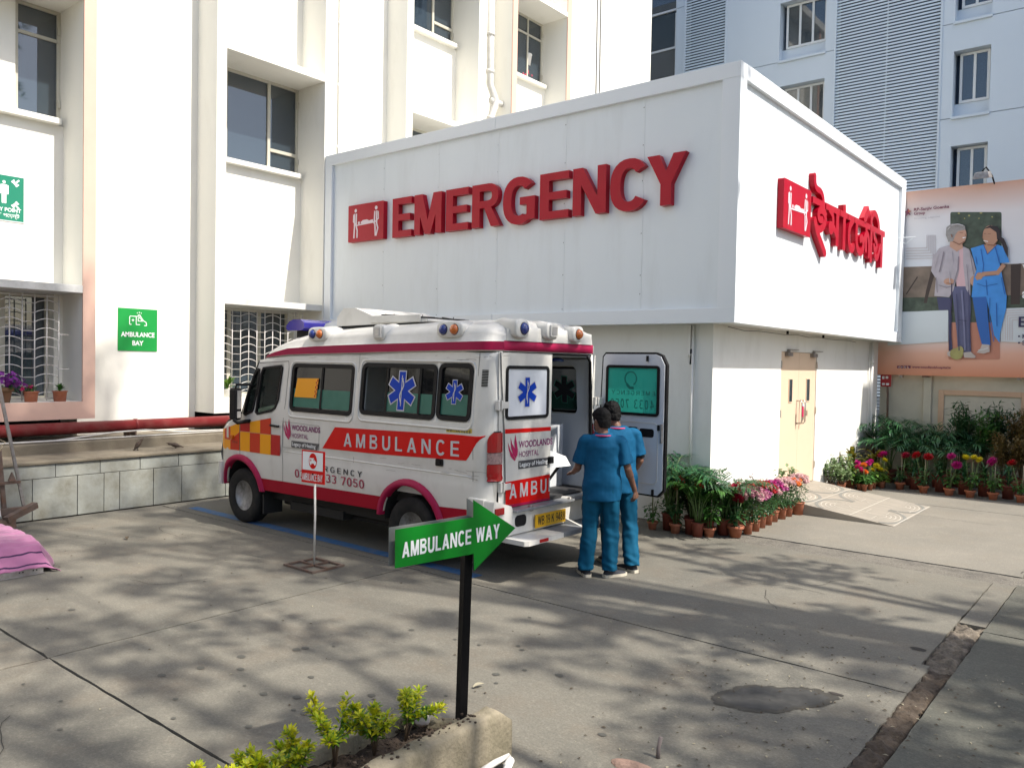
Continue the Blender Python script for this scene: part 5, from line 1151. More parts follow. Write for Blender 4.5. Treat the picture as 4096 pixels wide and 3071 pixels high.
stript = lambda x: interp([(-8.87, 2.10), (-8.75, 2.125), (-8.23, 2.225), (-7.54, 2.258), (-6.6, 2.28), (-5.9, 2.292), (-4.9, 2.31)], x)
def roof_section(x):
    g_, t_, s_ = gut(x), rooft(x), stript(x); ye = SN(min(x, -5.17) if x < -5.17 else x, 2.15)[1] - .012
    if x < -8.6: ye += (-8.6 - x) * .55
    t_ = max(t_, s_ + .01)
    pts = [(ye + .02, g_ + .001), (ye - .012, g_ + .012), (ye - .016, s_ - .008), (ye + .012, s_ + .004)]
    W_ = YC - ye
    for k in range(1, 11):
        a = k / 10 * pi / 2; yy = ye + .012 + (W_ - .012) * (1 - cos(a) ** .55 if False else (sin(a * .999) ** 1.0) * 0 + 1 - (cos(a)) ** .9) ; zz = s_ + .004 + (t_ - s_ - .004) * sin(a) ** .62; pts.append((yy, zz))
    return pts
secs = [roof_section(x) for x in XS]; n_ = len(secs[0])
mbs, mbw = M().mat('magenta'), M().mat('roof_white'); mbs.smooth = mbw.smooth = True
for flip in (False, True):
    vs = []
    for x, sc_ in zip(XS, secs): vs += [(x, (2 * YC - y) if flip else y, z) for y, z in sc_]
    fs = [(i * n_ + k, (i + 1) * n_ + k, (i + 1) * n_ + k + 1, i * n_ + k + 1) for i in range(len(XS) - 1) for k in range(n_ - 1)]
    if flip: fs = [f[::-1] for f in fs]
    st = [f for f in fs if (f[0] % n_) in (1,)]; wt = [f for f in fs if (f[0] % n_) not in (1,)]
    mbs.add(vs, st); mbw.add(vs, wt)
# closing the rear of the roof
last = secs[-1]; rearp = [(y, z) for y, z in last] + [(2 * YC - y, z) for y, z in last[::-1]]
AP(mbw, 'roof', fixn=False)
AP(mbs, 'roof_stripe')
mb = M().mat('roof_white'); mb.smooth = False; XE = -4.965
vt, ft = triangulate([[(y, z) for y, z in rearp]]); mb.add([(XE, a, b) for a, b in vt], ft); AP(mb, 'roof_end')
mb = M().mat('magenta'); mb.smooth = True
nst = 24; vs = []
for j in range(nst + 1):
    u = j / nst * 2 - 1; y = YC + u * (YC - last[2][0]); bl_ = .035 * (1 - abs(u) ** 6)
    for z, o_ in ((2.212, 0), (2.222, 1), (2.30, 1), (2.308, 0)): vs.append((XE + .001 + bl_ * o_, y, z))
mb.add(vs, [(j * 4 + k, (j + 1) * 4 + k, (j + 1) * 4 + k + 1, j * 4 + k + 1) for j in range(nst) for k in range(3)]); AP(mb, 'roof_stripe')
mb = M().mat('roof_white'); mb.smooth = True; vs = []      # rounded brow over the rear doors
for j in range(nst + 1):
    u = j / nst * 2 - 1; y = YC + u * (YC - last[4][0] - .0); hgt = rooft(-5.05) - 2.31; k_ = (1 - abs(u) ** 3.5)
    for q in range(7):
        a = q / 6 * pi / 2; vs.append((XE + .002 + .03 * cos(a) * (1 if abs(u) < .98 else 0), y, 2.309 + (2.42 - 2.309 + .03 * k_) * sin(a)))
mb.add(vs, [(j * 7 + k, (j + 1) * 7 + k, (j + 1) * 7 + k + 1, j * 7 + k + 1) for j in range(nst) for k in range(6)]); AP(mb, 'rear_brow')
# lamp pods
def pod(cx, cz, w_, h_, fr, kinds, depth=.12, tail=.35):
    mb = M().mat('roof_white'); mb.smooth = True; n = 20; vs = []; levels = ((-.32 * tail / .35, .25, .35), (-.10, .80, .85), (.0, .97, .97), (depth * .75, 1.0, 1.0), (depth * .92, .97, .96), (depth, .86, .84))
    lv = []
    for d, a, b in levels: lv.append([(cx + w_ / 2 * a * math.copysign(abs(cos(t)) ** .6, cos(t)), cz + h_ / 2 * b * math.copysign(abs(sin(t)) ** .6, sin(t)) + (0.03 if d < -.05 else 0), d) for t in [2 * pi * i / n for i in range(n)]])
    for l in lv: vs += [fr(*p) for p in l]
    mb.add(vs, [(i * n + k, i * n + (k + 1) % n, (i + 1) * n + (k + 1) % n, (i + 1) * n + k) for i in range(len(lv) - 1) for k in range(n)] + [tuple((len(lv) - 1) * n + k for k in range(n))])
    o = AP(mb, 'lamp_pod', fixn=True)
    for (u, kind) in kinds:
        c_ = fr(cx + u, cz, depth)
        if kind in ('lamp_blue', 'lamp_orange'):
            lb = M().mat('chassis'); lb.smooth = True; rr = h_ * .30
            def dome(mb_, r_, hgt, d0):
                vs = []; m_ = 16
                for a in range(6):
                    q = a / 5 * pi / 2; rad = r_ * cos(q); dd = d0 + hgt * sin(q)
                    for t in range(m_): vs.append(fr(cx + u + max(rad, 1e-4) * cos(2 * pi * t / m_), cz + max(rad, 1e-4) * sin(2 * pi * t / m_), dd))
                mb_.add(vs, [(a * m_ + t, a * m_ + (t + 1) % m_, (a + 1) * m_ + (t + 1) % m_, (a + 1) * m_ + t) for a in range(5) for t in range(m_)])
            dome(lb, rr * 1.12, .004, depth); lb.build('bezel', o, fixn=True)
            lb = M().mat(kind); lb.smooth = True; dome(lb, rr, .04, depth + .004); lb.build('lamp', o, fixn=True)
        else:
            lb = M().mat('old_pvc'); s_ = h_ * .33; extr(lb, [rrect(cx + u - s_, cx + u + s_, cz - s_, cz + s_, .01)], fr, depth - .01, depth + .022); lb.build('bezel', o)
            lb = M().mat('lamp_clear'); s2 = s_ * .68; extr(lb, [rrect(cx + u - s2, cx + u + s2, cz - s2, cz + s2, .006)], fr, depth, depth + .027); lb.build('lamp', o)
FY = lambda y0: (lambda u, v, w_: (u, y0 - w_, v))
FX = lambda x0: (lambda u, v, w_: (x0 + w_, u, v))
pod(-7.66, 2.385, .34, .165, FY(5.94), [(-.075, 'lamp_blue'), (.06, 'lamp_orange')])
pod(-6.60, 2.395, .19, .175, FY(5.94), [(0, 'flood')])
pod(-5.56, 2.415, .36, .17, FY(5.94), [(-.075, 'lamp_blue'), (.075, 'lamp_orange')])
pod(6.13, 2.43, .21, .19, FX(-4.99), [(0.02, 'lamp_blue')], .12)
pod(6.62, 2.425, .20, .18, FX(-4.99), [(0, 'flood')], .12)
pod(7.08, 2.41, .20, .175, FX(-4.99), [(0, 'lamp_orange')], .12)
for y in (5.98,): pass
for cxp in (-7.68, -6.6, -5.56): pod(cxp, 2.40, .26, .145, lambda u, v, w_: (u, 2 * YC - 5.98 + w_, v), [(0, 'lamp_blue')])
# air conditioner and light bar
AY0, AY1 = 6.16, 7.30
mb = M().mat('roof_white')
FA = lambda u, v, w_: (u, AY0 - w_, v)
mb.prism([(-7.72, 2.49), (-7.715, 2.60), (-7.60, 2.70), (-7.40, 2.70), (-7.22, 2.645), (-7.05, 2.59), (-6.2, 2.555), (-6.2, 2.52)], FA, -(AY1 - AY0), 0); AP(mb, 'air_conditioner', bevel=.02)
for y in (AY0 - .02, AY1): 
    mb = M().mat('roof_white'); mb.box(-7.1, -6.3, y, y + .02, 2.52, 2.60); AP(mb, 'air_conditioner_side', bevel=.006)
mb = M().mat('chassis'); mb.box(-7.66, -6.3, AY0 + .02, AY1 - .02, 2.47, 2.505); AP(mb, 'air_conditioner_base')
for (x, y, r) in ((-7.0, 6.42, .15), (-6.62, 6.50, .19), (-6.62, 7.0, .19), (-7.0, 7.02, .15)):
    mb = M().mat('chassis'); mb.smooth = True; zz = interp([(-7.2, 2.645), (-7.05, 2.60), (-6.2, 2.57)], x) + .012
    for q in range(1, 7): mb.tube([(x + r * q / 6 * cos(t), y + r * q / 6 * sin(t), zz - (x + r * q / 6 * cos(t) + 6.8) * .035) for t in [i * pi / 12 for i in range(24)]], .006, 5, closed=True)
    for t in range(4): a = t * pi / 4; mb.tube([(x - r * cos(a), y - r * sin(a), zz + .012), (x + r * cos(a), y + r * sin(a), zz - .008)], .005, 5)
    fa = AP(mb, 'fan_guard')
    mb = M().mat('chassis'); mb.lathe([(.0005, 0), (r, 0)], (x, y, zz - .016), 20); mb.build('fan_well', fa)
mb = M().mat('bar_blue'); mb.prism([(-8.50, 2.455), (-8.50, 2.50), (-8.44, 2.55), (-8.36, 2.575), (-8.22, 2.575), (-8.14, 2.53), (-8.14, 2.47), (-8.2, 2.44), (-8.46, 2.44)], lambda u, v, w_: (u, 6.0 - w_, v), -1.46, 0); AP(mb, 'light_bar', bevel=.012)
mb = M().mat('chassis'); mb.box(-8.42, -8.22, 6.1, 6.22, 2.36, 2.445); mb.box(-8.42, -8.22, 7.24, 7.36, 2.36, 2.445); AP(mb, 'light_bar_foot')
mb = M().mat('van_inner'); mb.prism([(-8.06, 2.45), (-7.98, 2.53), (-7.75, 2.575), (-7.75, 2.45)], lambda u, v, w_: (u, 6.2 - w_, v), -1.0, 0); AP(mb, 'air_duct', bevel=.01)
# mirror
mr_ = AP(M().mat('black_rubber').box(-9.12, -8.965, 5.60, 5.70, 1.32, 1.72), 'mirror', bevel=.03)
mb = M().mat('lamp_clear'); mb.box(-8.968, -8.960, 5.625, 5.68, 1.46, 1.69); mb.build('mirror_glass', mr_)
mb = M().mat('lamp_clear'); mb.box(-8.968, -8.960, 5.625, 5.675, 1.35, 1.43); mb.build('mirror_glass', mr_)
mb = M().mat('black_rubber'); mb.smooth = True; mb.tube([(-9.0, 5.62, 1.70), (-8.98, 5.62, 1.76), (-8.93, 5.76, 1.765), (-8.90, 5.84, 1.74)], .016, 8); mb.tube([(-9.0, 5.60, 1.33), (-8.98, 5.64, 1.29), (-8.92, 5.80, 1.31)], .025, 8); mb.build('mirror_arm', mr_)
mb = M().mat('black_rubber'); mb.smooth = True; mb.tube([SN(-8.47, 1.285, .012), SN(-8.44, 1.285, .03), SN(-8.30, 1.28, .03), SN(-8.29, 1.28, .012)], .014, 8); AP(mb, 'door_handle')
mb = M().mat('lamp_orange'); extr(mb, [rrect(-9.36, -9.27, 1.055, 1.105, .01)], SN, 0, .03); AP(mb, 'side_repeater')
mb = M().mat('black_rubber'); extr(mb, [rrect(-5.665, -5.565, 1.06, 1.13, .012)], SN, -.01, .012); extr(mb, [rrect(-5.65, -5.59, 1.075, 1.115, .006)], SN, .01, .022); AP(mb, 'side_latch')
mb = M().mat('black_rubber')
for i in range(11): z = 1.865 + i * .015; extr(mb, [[(-5.115, z), (-5.055, z), (-5.055, z + .009), (-5.115, z + .009)]], SN, 0, .006)
AP(mb, 'air_vent')
# reflective checks
def chk(m, pts): sdec(m, [pts], 'check_panel', off=.005)
A_ = lambda *p: list(p)
chk('check_orange', A_((-9.775, .90), (-9.58, .905), (-9.585, 1.03), (-9.77, 1.03))); chk('check_orange', A_((-9.77, 1.032), (-9.585, 1.032), (-9.585, 1.165), (-9.70, 1.16), (-9.765, 1.13)))
chk('check_orange', A_((-9.578, .905), (-9.362, .914), (-9.362, 1.034), (-9.578, 1.03))); chk('check_red', A_((-9.58, 1.034), (-9.363, 1.036), (-9.365, 1.215), (-9.58, 1.165)))
chk('check_red', A_((-9.36, .914), (-9.145, .92), (-9.145, 1.155), (-9.36, 1.036))); chk('check_orange', A_((-9.362, 1.04), (-9.148, 1.155), (-9.148, 1.27), (-9.36, 1.215)))
for i, (a, b) in enumerate(((-9.13, -8.916), (-8.914, -8.696), (-8.694, -8.47))):
    chk(('check_orange', 'check_red', 'check_orange')[i], A_((a, .921), (b, .923), (b, 1.166), (a, 1.163)))
    zt = lambda x: 1.262 + (x + 9.13) * .165
    chk(('check_dark', 'check_orange', 'check_red')[i], A_((a, 1.167), (b, 1.17), (b, zt(b)), (a, zt(a))))
chk('check_dark', A_((-8.466, .924), (-8.278, .926), (-8.278, 1.173), (-8.466, 1.172)))
# banner and lettering on the side
ban = sdec('banner_red', [[(-7.47, 1.085), (-6.5, 1.10), (-5.26, 1.145), (-5.04, 1.40), (-6.2, 1.365), (-7.25, 1.34)]], 'banner', off=.005)
mb = M().mat('reflective_white')
SL = lambda u, v, w_: SN(u, v + (u + 6.3) * .022, w_)
letters(ban, 'reflective_white', 'AMBULANCE', SL, -7.09, 1.155, .148, 1.74, .17, .42, .008)
mb = M().mat('seam'); ring(SN, [(-8.225, 1.035), (-7.535, 1.04), (-7.535, 1.335), (-8.225, 1.345)], .004, .002, .0035, mb); AP(mb, 'flap_seam')
def hospital_logo(fr, x, z, s_, off, parent):
    mb = M().mat('logo_magenta')
    fl_ = [[(0, .30), (.02, .20), (.07, .08), (.17, 0), (.20, .02), (.14, .09), (.08, .16)], [(.06, .38), (.075, .22), (.13, .10), (.21, .03), (.225, .09), (.17, .2), (.10, .28)], [(.18, .42), (.155, .28), (.19, .14), (.235, .06), (.25, .16), (.22, .28)]]
    for k, q in enumerate(fl_): decal(mb, [[(x + a * s_, z + b * s_) for a, b in q]], fr, off + k * .0006)
    o = mb.build('logo_mark', parent)
    mb = M().mat('logo_purple'); font_text(mb, 'WOODLANDS', fr, x + .27 * s_, z + .20 * s_, .105 * s_, .90 * s_, off, .02); font_text(mb, 'HOSPITAL', fr, x + .28 * s_, z + .05 * s_, .09 * s_, .52 * s_, off, .005); mb.build('logo_lettering', parent)
    mb = M().mat('tag_grey'); decal(mb, [[(x + .27 * s_, z - .14 * s_), (x + 1.08 * s_, z - .14 * s_), (x + 1.15 * s_, z - .01 * s_), (x + .27 * s_, z - .01 * s_)]], fr, off)
    mb.mat('sign_white'); font_text(mb, 'Legacy of Healing', fr, x + .30 * s_, z - .105 * s_, .07 * s_, .74 * s_, off + .002, .015); mb.build('logo_strapline', parent)
hospital_logo(SN, -8.215, 1.135, .60, .005, amb)
letters(amb, 'black_print', 'EMERGENCY', SN, -7.79, .825, .062, 1.01, .15, .45, .006)
letters(amb, 'phone_red', '033 4033 7050', SN, -7.98, .705, .092, 1.235, .15, .16, .006, name='digit')
mb = M().mat('plate_yellow_small'); decal(mb, [[(-5.53, 1.405), (-5.19, 1.415), (-5.19, 1.455), (-5.53, 1.445)]], SN, .004); mb.mat('black_print'); flat_word(mb, 'WB19K9488', SN, -5.525, 1.412, .028, .32, .16, .2, .0055); AP(mb, 'registration_marking')
mb = M().mat('check_orange'); z_ = 1.64; decal(mb, [[(-8.035, 1.645), (-7.62, 1.648), (-7.60, 1.875), (-8.00, 1.868)]], SN, .002)
mb.mat('check_dark')
for i in range(8):
    zz = 1.66 + i * .0255; xx = -7.66 + (i % 2) * .02 + i * .0022; decal(mb, [[(xx, zz), (xx + .02, zz), (xx + .02, zz + .022), (xx, zz + .022)]], SN, .0035)
AP(mb, 'window_sticker')
mb = M().mat('logo_maroon_dark'); mat('logo_maroon_dark', (.16, .03, .01), .5); font_text(mb, 'TRAVELLER', SN, -9.31, 1.01, .022, .13, .009, .02); font_text(mb, '3350', SN, -9.26, .975, .02, .06, .009, .02); AP(mb, 'badge')
# scratches
mat('scuff', (.22, .20, .18), .7); mb = M().mat('scuff')
for i in range(26):
    x = rnd.choice([rnd.uniform(-5.5, -5.05), rnd.uniform(-8.0, -5.2)]); z = rnd.choice([2.13 + rnd.uniform(-.03, .03), 1.0 + rnd.uniform(-.06, .07)]); l = rnd.uniform(.03, .16); decal(mb, [stroke([(x, z), (x + l * .5, z + rnd.uniform(-.004, .004)), (x + l, z + rnd.uniform(-.01, .01))], .0028)], SN, .0035 + i * .0001)
AP(mb, 'scratches')

# rear: closed left door
RY = lambda y: y
def rear_door_poly(y0, y1, z0, z1): return [(y0 + .05, z0), (y1, z0), (y1, z1), (y0 - .04, z1), (y0 + .0, 1.5)]
D0, D1 = 5.985, 6.735
dpoly = [(D0 + .03, .69), (D1, .69), (D1, 2.195), (5.915, 2.195), (5.93, 1.95), (5.99, 1.40), (D0 + .03, 1.0)]
whole = rrect(5.99, 6.68, 1.545, 2.07, .05)
mb = M().mat('van_white'); v, f = triangulate([dpoly], [whole]); mb.add([FRR(a, b, .012) for a, b in v], f); rd = AP(mb, 'rear_door', solid=.03)
mb = M().mat('van_white')       # corner pillars beside the door, both sides
for s_ in (0, 1):
    pil = [(5.93, .69), (6.02, .69), (6.02, 1.0), (5.985, 1.40), (5.94, 1.95), (5.915, 2.20), (5.90, 2.20), (5.91, 1.6)]
    mb = M().mat('van_white'); vv, ff = triangulate([pil]); mb.add([FRR(a if not s_ else 2 * YC - a, b, 0) for a, b in vv], ff if not s_ else [t_[::-1] for t_ in ff]); AP(mb, 'corner_pillar')
mb = M().mat('black_rubber'); ins = ring(FRR, whole, .032, .0, .024, mb); mb.build('window_frame', rd)
mb = M().mat('white_film'); decal(mb, [grow(ins, .004)], FRR, .014); mb.build('window_panel', rd)
star_of_life(rd, FRR, 6.325, 1.81, .145, .017, wide=1.05)
mb = M().mat('black_rubber'); v, f = triangulate([stroke([(5.912, 2.19), (5.93, 1.95), (5.988, 1.40), (6.01, 1.0), (6.012, .69)], .009)]); mb.add([FRR(a, b, .0135) for a, b in v], f); mb.build('door_seal', rd)
def rdec(m, poly, name, off=.0145): mb = M().mat(m); decal(mb, [poly], FRR, off); return mb.build(name, rd)
rdec('banner_red', [(5.995, 1.415), (6.733, 1.405), (6.733, 1.445), (5.993, 1.458)], 'red_line'); rdec('banner_red', [(6.02, .72), (6.733, .70), (6.733, .955), (6.015, .945)], 'red_block'); rdec('magenta', [(6.02, .69), (6.733, .69), (6.733, .71), (6.02, .718)], 'lower_edge', .016)
letters(rd, 'reflective_white', 'AMBU', FRR, 6.075, .775, .14, .60, .17, .36, .0165)
mb = M().mat('reflective_white'); decal(mb, [[(6.712, .778), (6.732, .778), (6.732, .918), (6.712, .918)]], FRR, .0165); mb.build('letter', rd)
hospital_logo(FRR, 6.04, 1.14, .62, .0145, rd)
for z, nm in ((1.69, 'a'), (.90, 'b')):
    for s_ in (0, 1):
        mb = M().mat('old_pvc'); y = 5.90 if z > 1.2 else 5.955
        if s_ == 0:
            mb.box(XR - .01, XR + .035, y - .035, y + .03, z - .045, z + .045); mb.box(XR + .016, XR + .03, y + .03, y + .13, z - .032, z + .032); mb.mat('worn_steel').lathe([(.012, -.05), (.012, .05)], (XR + .03, y, z), 8)
        else:
            y = 2 * YC - y; mb.box(XR - .01, XR + .035, y - .03, y + .03, z - .045, z + .045); mb.mat('worn_steel').lathe([(.012, -.05), (.012, .05)], (XR + .03, y, z), 8)
        AP(mb, 'door_hinge', bevel=.004)
mb = M().mat('black_rubber'); mb.box(XR + .012, XR + .05, 6.69, 6.75, 1.07, 1.14); mb.build('latch', rd, bevel=.006)
# tail lamps wrap the corners
for s_ in (0, 1):
    def TL(u, v, w_):      # u runs round the corner
        x = -5.02 + u * .05; x = min(x, -4.975); p = SN(x, v, 0); y = p[1]; 
        if u > .8: y = p[1] + (u - .8) * .26
        nx, ny_ = (u, -(1 - u)); l = hypot(nx, ny_); q = (p[0] + nx / l * w_, y + ny_ / l * w_, v)
        return q if not s_ else (q[0], 2 * YC - q[1], q[2])
    segs = [('lamp_red', .965, 1.125), ('lamp_white', 1.13, 1.235), ('lamp_red', 1.24, 1.43)]
    tl = M().mat('black_rubber'); m_ = 10
    def strip(mb, z0, z1, d, top=False):
        vs = []; nz_ = 6
        for j in range(nz_ + 1):
            z = z0 + (z1 - z0) * j / nz_
            for i in range(m_ + 1):
                lo_ = .02; u = lo_ + (1.02 - lo_) * i / m_
                if z > 1.34: u = u + (1 - u) * ((z - 1.34) / .085) ** 2 * .45
                vs.append(TL(u, z, d))
        fs = [(j * (m_ + 1) + i, j * (m_ + 1) + i + 1, (j + 1) * (m_ + 1) + i + 1, (j + 1) * (m_ + 1) + i) for j in range(nz_) for i in range(m_)]
        mb.smooth = True; mb.add(vs, fs if not s_ else [q[::-1] for q in fs])
    strip(tl, .955, 1.44, .008); to = AP(tl, 'tail_lamp', solid=.02)
    for m, a, b in segs: q = M().mat(m); strip(q, a, b, .024); q.build('lens', to)
# bumper with step and plate
mb = M().mat('van_white'); mb.smooth = False
mb.prism([(5.74, .42), (5.80, .44), (7.66, .44), (7.72, .42), (7.70, .62), (7.68, .70), (6.95, .70), (6.93, .655), (6.05, .655), (6.02, .72), (5.76, .80), (5.73, .60)], FX(XR - .20), .0, .29); bmp = AP(mb, 'bumper', bevel=.018)
for ya in (5.745, 7.67): mb = M().mat('van_white'); mb.box(-5.20, -5.0, ya, ya + .045, .47, .80); mb.build('bumper_end', bmp, bevel=.01)
mb = M().mat('black_rubber'); 
for y in (6.16, 7.30): mb = M().mat('black_rubber'); extr(mb, [rrect(y - .085, y + .085, .51, .62, .04)], FX(XR + .085), .0, .012); mb.build('bumper_recess', bmp)
mb = M().mat('lamp_red'); extr(mb, [rrect(5.77, 5.90, .66, .725, .005)], FX(XR + .09), 0, .012); extr(mb, [rrect(7.56, 7.69, .66, .725, .005)], FX(XR + .09), 0, .012); mb.build('reflector', bmp)
for y in (6.30, 6.97):
    mb = M().mat('worn_steel'); mb.smooth = True; mb.lathe([(.03, 0), (.03, .04), (.02, .045), (.016, .02), (.0005, .02)], (XR + .085, y, .67), 14, 'x'); mb.build('bumper_ring', bmp)
mb = M().mat('grey_step'); mb.box(XR - .02, XR + .14, 6.04, 7.52, .657, .682); AP(mb, 'door_sill', bevel=.004)
mb = M().mat('yellow_plate'); extr(mb, [rrect(6.36, 6.875, .462, .595, .008)], FX(XR + .115), 0, .008); pl = AP(mb, 'number_plate')
letters(pl, 'black_print', 'WB 19 K 9488', FX(XR + .115), 6.40, .487, .088, .46, .16, .10, .0095)
mb = M().mat('van_white'); mb.prism([(XR + .02, 5.92), (XR + .33, 5.92), (XR + .36, 5.96), (XR + .36, 6.52), (XR + .02, 6.52)], fr_up(.385), 0, .045); st_ = AP(mb, 'rear_step', bevel=.008)
mb = M().mat('grey_step'); mb.prism([(XR + .02, 6.525), (XR + .36, 6.525), (XR + .36, 7.5), (XR + .33, 7.54), (XR + .02, 7.54)], fr_up(.385), 0, .045); mb.build('step_tread', st_, bevel=.008)
mb = M().mat('van_white'); mb.prism([(XR + .04, .43), (XR + .30, .43), (XR + .05, .50)], lambda u, v, w_: (u, 6.9 - w_, v), -.03, 0); mb.build('step_bracket', st_)
mb = M().mat('check_dark'); extr(mb, [rrect(6.12, 6.26, .392, .424, .003)], FX(XR + .361), 0, .002); mb.build('step_reflector', st_)
# interior
mb = M().mat('floor_dark'); mb.box(-8.1, XR + .01, 5.95, 7.51, .60, .72); AP(mb, 'floor')
mb = M().mat('van_inner'); lp, lf = panel([(-8.1, .72), (-5.03, .72), (-5.03, 2.15), (-8.1, 2.10)], [grow(wins_[k], .012) for k in ('w1', 'w2', 'w3')], .2)
mb.smooth = True; mb.add([SN(x, z, -.07) for x, z in lp], [q[::-1] for q in lf]); AP(mb, 'inner_lining')
mb = M().mat('van_inner'); mb.smooth = True; mb.add([SF(x, z, -.07) for x, z in lp], lf); AP(mb, 'inner_lining')
mb = M().mat('van_inner'); mb.box(-8.15, -8.1, 5.95, 7.51, .6, 2.12); AP(mb, 'bulkhead')
mb = M().mat('van_inner'); mb.box(-8.1, -5.0, 5.95, 7.51, 2.17, 2.19); AP(mb, 'ceiling')
mb = M().mat('van_inner'); mb.prism([(7.10, .72), (7.50, .72), (7.50, 1.42), (7.40, 1.40), (7.28, 1.02), (7.12, .98)], lambda u, v, w_: (-7.9 + w_, u, v), 0, 2.55); AP(mb, 'bench', bevel=.03)
mb = M().mat('seat_dark'); mb.box(-8.55, -8.42, 6.05, 6.45, .9, 1.42); mb.box(-8.55, -8.42, 7.0, 7.4, .9, 1.42); mb.box(-9.0, -8.3, 5.95, 7.5, .55, .9); mb.box(-9.1, -8.9, 6.0, 7.46, .8, 1.36); AP(mb, 'cab_seat', bevel=.04)
mb = M().mat('tyre'); mb.smooth = True; mb.lathe([(.03, -.02), (.075, -.02), (.08, 0), (.075, .02), (.03, .02)], (-5.15, 6.86, .80), 20, 'y'); mb.mat('worn_steel').lathe([(.0005, -.022), (.03, -.022), (.03, .022), (.0005, .022)], (-5.15, 6.86, .80), 14, 'y'); mb.mat('chassis').tube([(-5.15, 6.9, .8), (-5.4, 6.95, 1.0), (-6.6, 6.95, 1.0)], .018, 8); mb.tube([(-5.4, 7.25, .74), (-5.1, 7.1, 1.0), (-5.05, 7.0, 1.05)], .016, 8); st2 = mb.build('stretcher', None); tag(st2, 'wheeled stretcher parked inside the open ambulance beside the closed rear door', 'stretcher')
mb = M().mat('floor_dark'); mb.box(-7.0, -5.35, 6.62, 7.0, 1.0, 1.06); mb.build('mattress', st2, bevel=.02, local=True)
star_of_life(amb, lambda u, v, w_: (u, SF(u, v, -.012)[1] - w_, v), -5.44, 1.80, .15, .0, dark=True)
mb = M().mat('lamp_blue'); mb.smooth = True; mb.lathe([(.09, 0), (.09, .02), (.06, .04)], (-5.25, 7.2, 2.12), 16); AP(mb, 'ceiling_lamp')
mb = M().mat('black_rubber'); mb.smooth = True; mb.tube([(XR + .012, 7.375, 2.19), (XR + .012, 7.44, 2.12), (XR + .012, 7.475, 1.6), (XR + .012, 7.49, .95), (XR + .012, 7.46, .72)], .016, 8); mb.tube([(XR + .012, 6.76, 2.19), (XR + .012, 7.375, 2.19)], .012, 6); AP(mb, 'opening_seal')
# open right-hand door, swung out on its hinges
od = M().mat('van_inner'); OX0, OX1, OY, OT = -4.955, -4.135, 7.66, .045
FO = lambda u, v, w_: (OX0 + u, OY - w_ - u * .06, v)
W_ = OX1 - OX0; ohole = rrect(.075, .765, 1.555, 2.095, .04)
opoly = [(.02, .72), (W_ - .06, .72), (W_, .78), (W_, 2.10), (W_ - .05, 2.19), (W_ - .12, 2.215), (.06, 2.215), (.03, 2.18), (.0, 1.40)]
v, f = triangulate([opoly], [ohole]); od.add([FO(a, b, 0) for a, b in v], f); odo = AP(od, 'open_rear_door', solid=OT)
mb = M().mat('black_rubber'); n = len(opoly); gp = grow(opoly, .022); vs = [FO(a, b, -.01) for a, b in opoly] + [FO(a, b, -.01) for a, b in gp] + [FO(a, b, -.06) for a, b in gp]
mb.add(vs, [(i, (i + 1) % n, n + (i + 1) % n, n + i) for i in range(n)] + [(n + i, n + (i + 1) % n, 2 * n + (i + 1) % n, 2 * n + i) for i in range(n)]); mb.build('door_seal', odo)
mb = M().mat('van_white'); mb.add([FO(a, b, -.03) for a, b in grow(opoly, .012)], [tuple(range(n))[::-1]] if False else []); 
mb = M().mat('black_rubber'); ins = ring(FO, ohole, .03, -.02, .014, mb); mb.build('window_frame', odo)
mb = M().mat('teal_film_open'); decal(mb, [grow(ins, .004)], FO, .004); mb.build('window_panel', odo)
mat('ghost_print', (0.012, 0.20, 0.155), .4)
mb = M().mat('ghost_print')
for txt, y_, h_, x_, w2 in (('EMERGENCY', 1.775, .045, .14, .56), ('4033 7050', 1.63, .095, .15, .56)):
    for g_ in word(txt, 0, y_, h_, w2, .15, .3): decal(mb, [[(.86 - x_ - a - 0.01, b) for a, b in p] for p in g_], FO, .006)
decal(mb, [stroke(arc(.40, 1.95, .075, .075, -60, 250, 18), .014)], FO, .006); decal(mb, [stroke([(.35, 1.89), (.39, 1.85), (.44, 1.85)], .03)], FO, .0065)
mb.build('mirrored_lettering', odo)
mb = M().mat('press'); ring(FO, rrect(.06, .76, .83, 1.49, .06, 5), .012, .0, .006, mb); mb.build('panel_edge', odo)
mb = M().mat('black_rubber'); extr(mb, [rrect(.38, .50, 1.335, 1.43, .02)], FO, 0, .004); extr(mb, [rrect(.525, .705, 1.33, 1.42, .025)], FO, 0, .004); mb.build('recess', odo)
mb = M().mat('van_inner'); mb.smooth = True
for x in (.405, .45, .50): mb.tube([FO(x + (.018 * (1 - cos(pi * min(1, max(0, (t - .25) * 2)))) * .5 * 2 - 0), 1.28 - t * .27, .006) for t in [i / 10 for i in range(11)]], .009, 6)
mb.build('pressed_groove', odo)
mb = M().mat('worn_steel'); mb.box(OX0 + .79, OX0 + .815, OY - .07, OY - .045, 1.28, 1.48); mb.build('lock', odo, bevel=.004)
for (a, b) in ((.60, 2.17), (.70, .75), (.755, 1.44)): mb = M().mat('black_rubber'); extr(mb, [rrect(a, a + .022, b - .03, b + .03, .004)], FO, 0, .02); mb.build('stopper', odo)
mb = M().mat('old_pvc')
for z in (1.69, .90): mb.box(XR - .005, XR + .06, 7.55, 7.66, z - .04, z + .04)
AP(mb, 'door_hinge', bevel=.004)
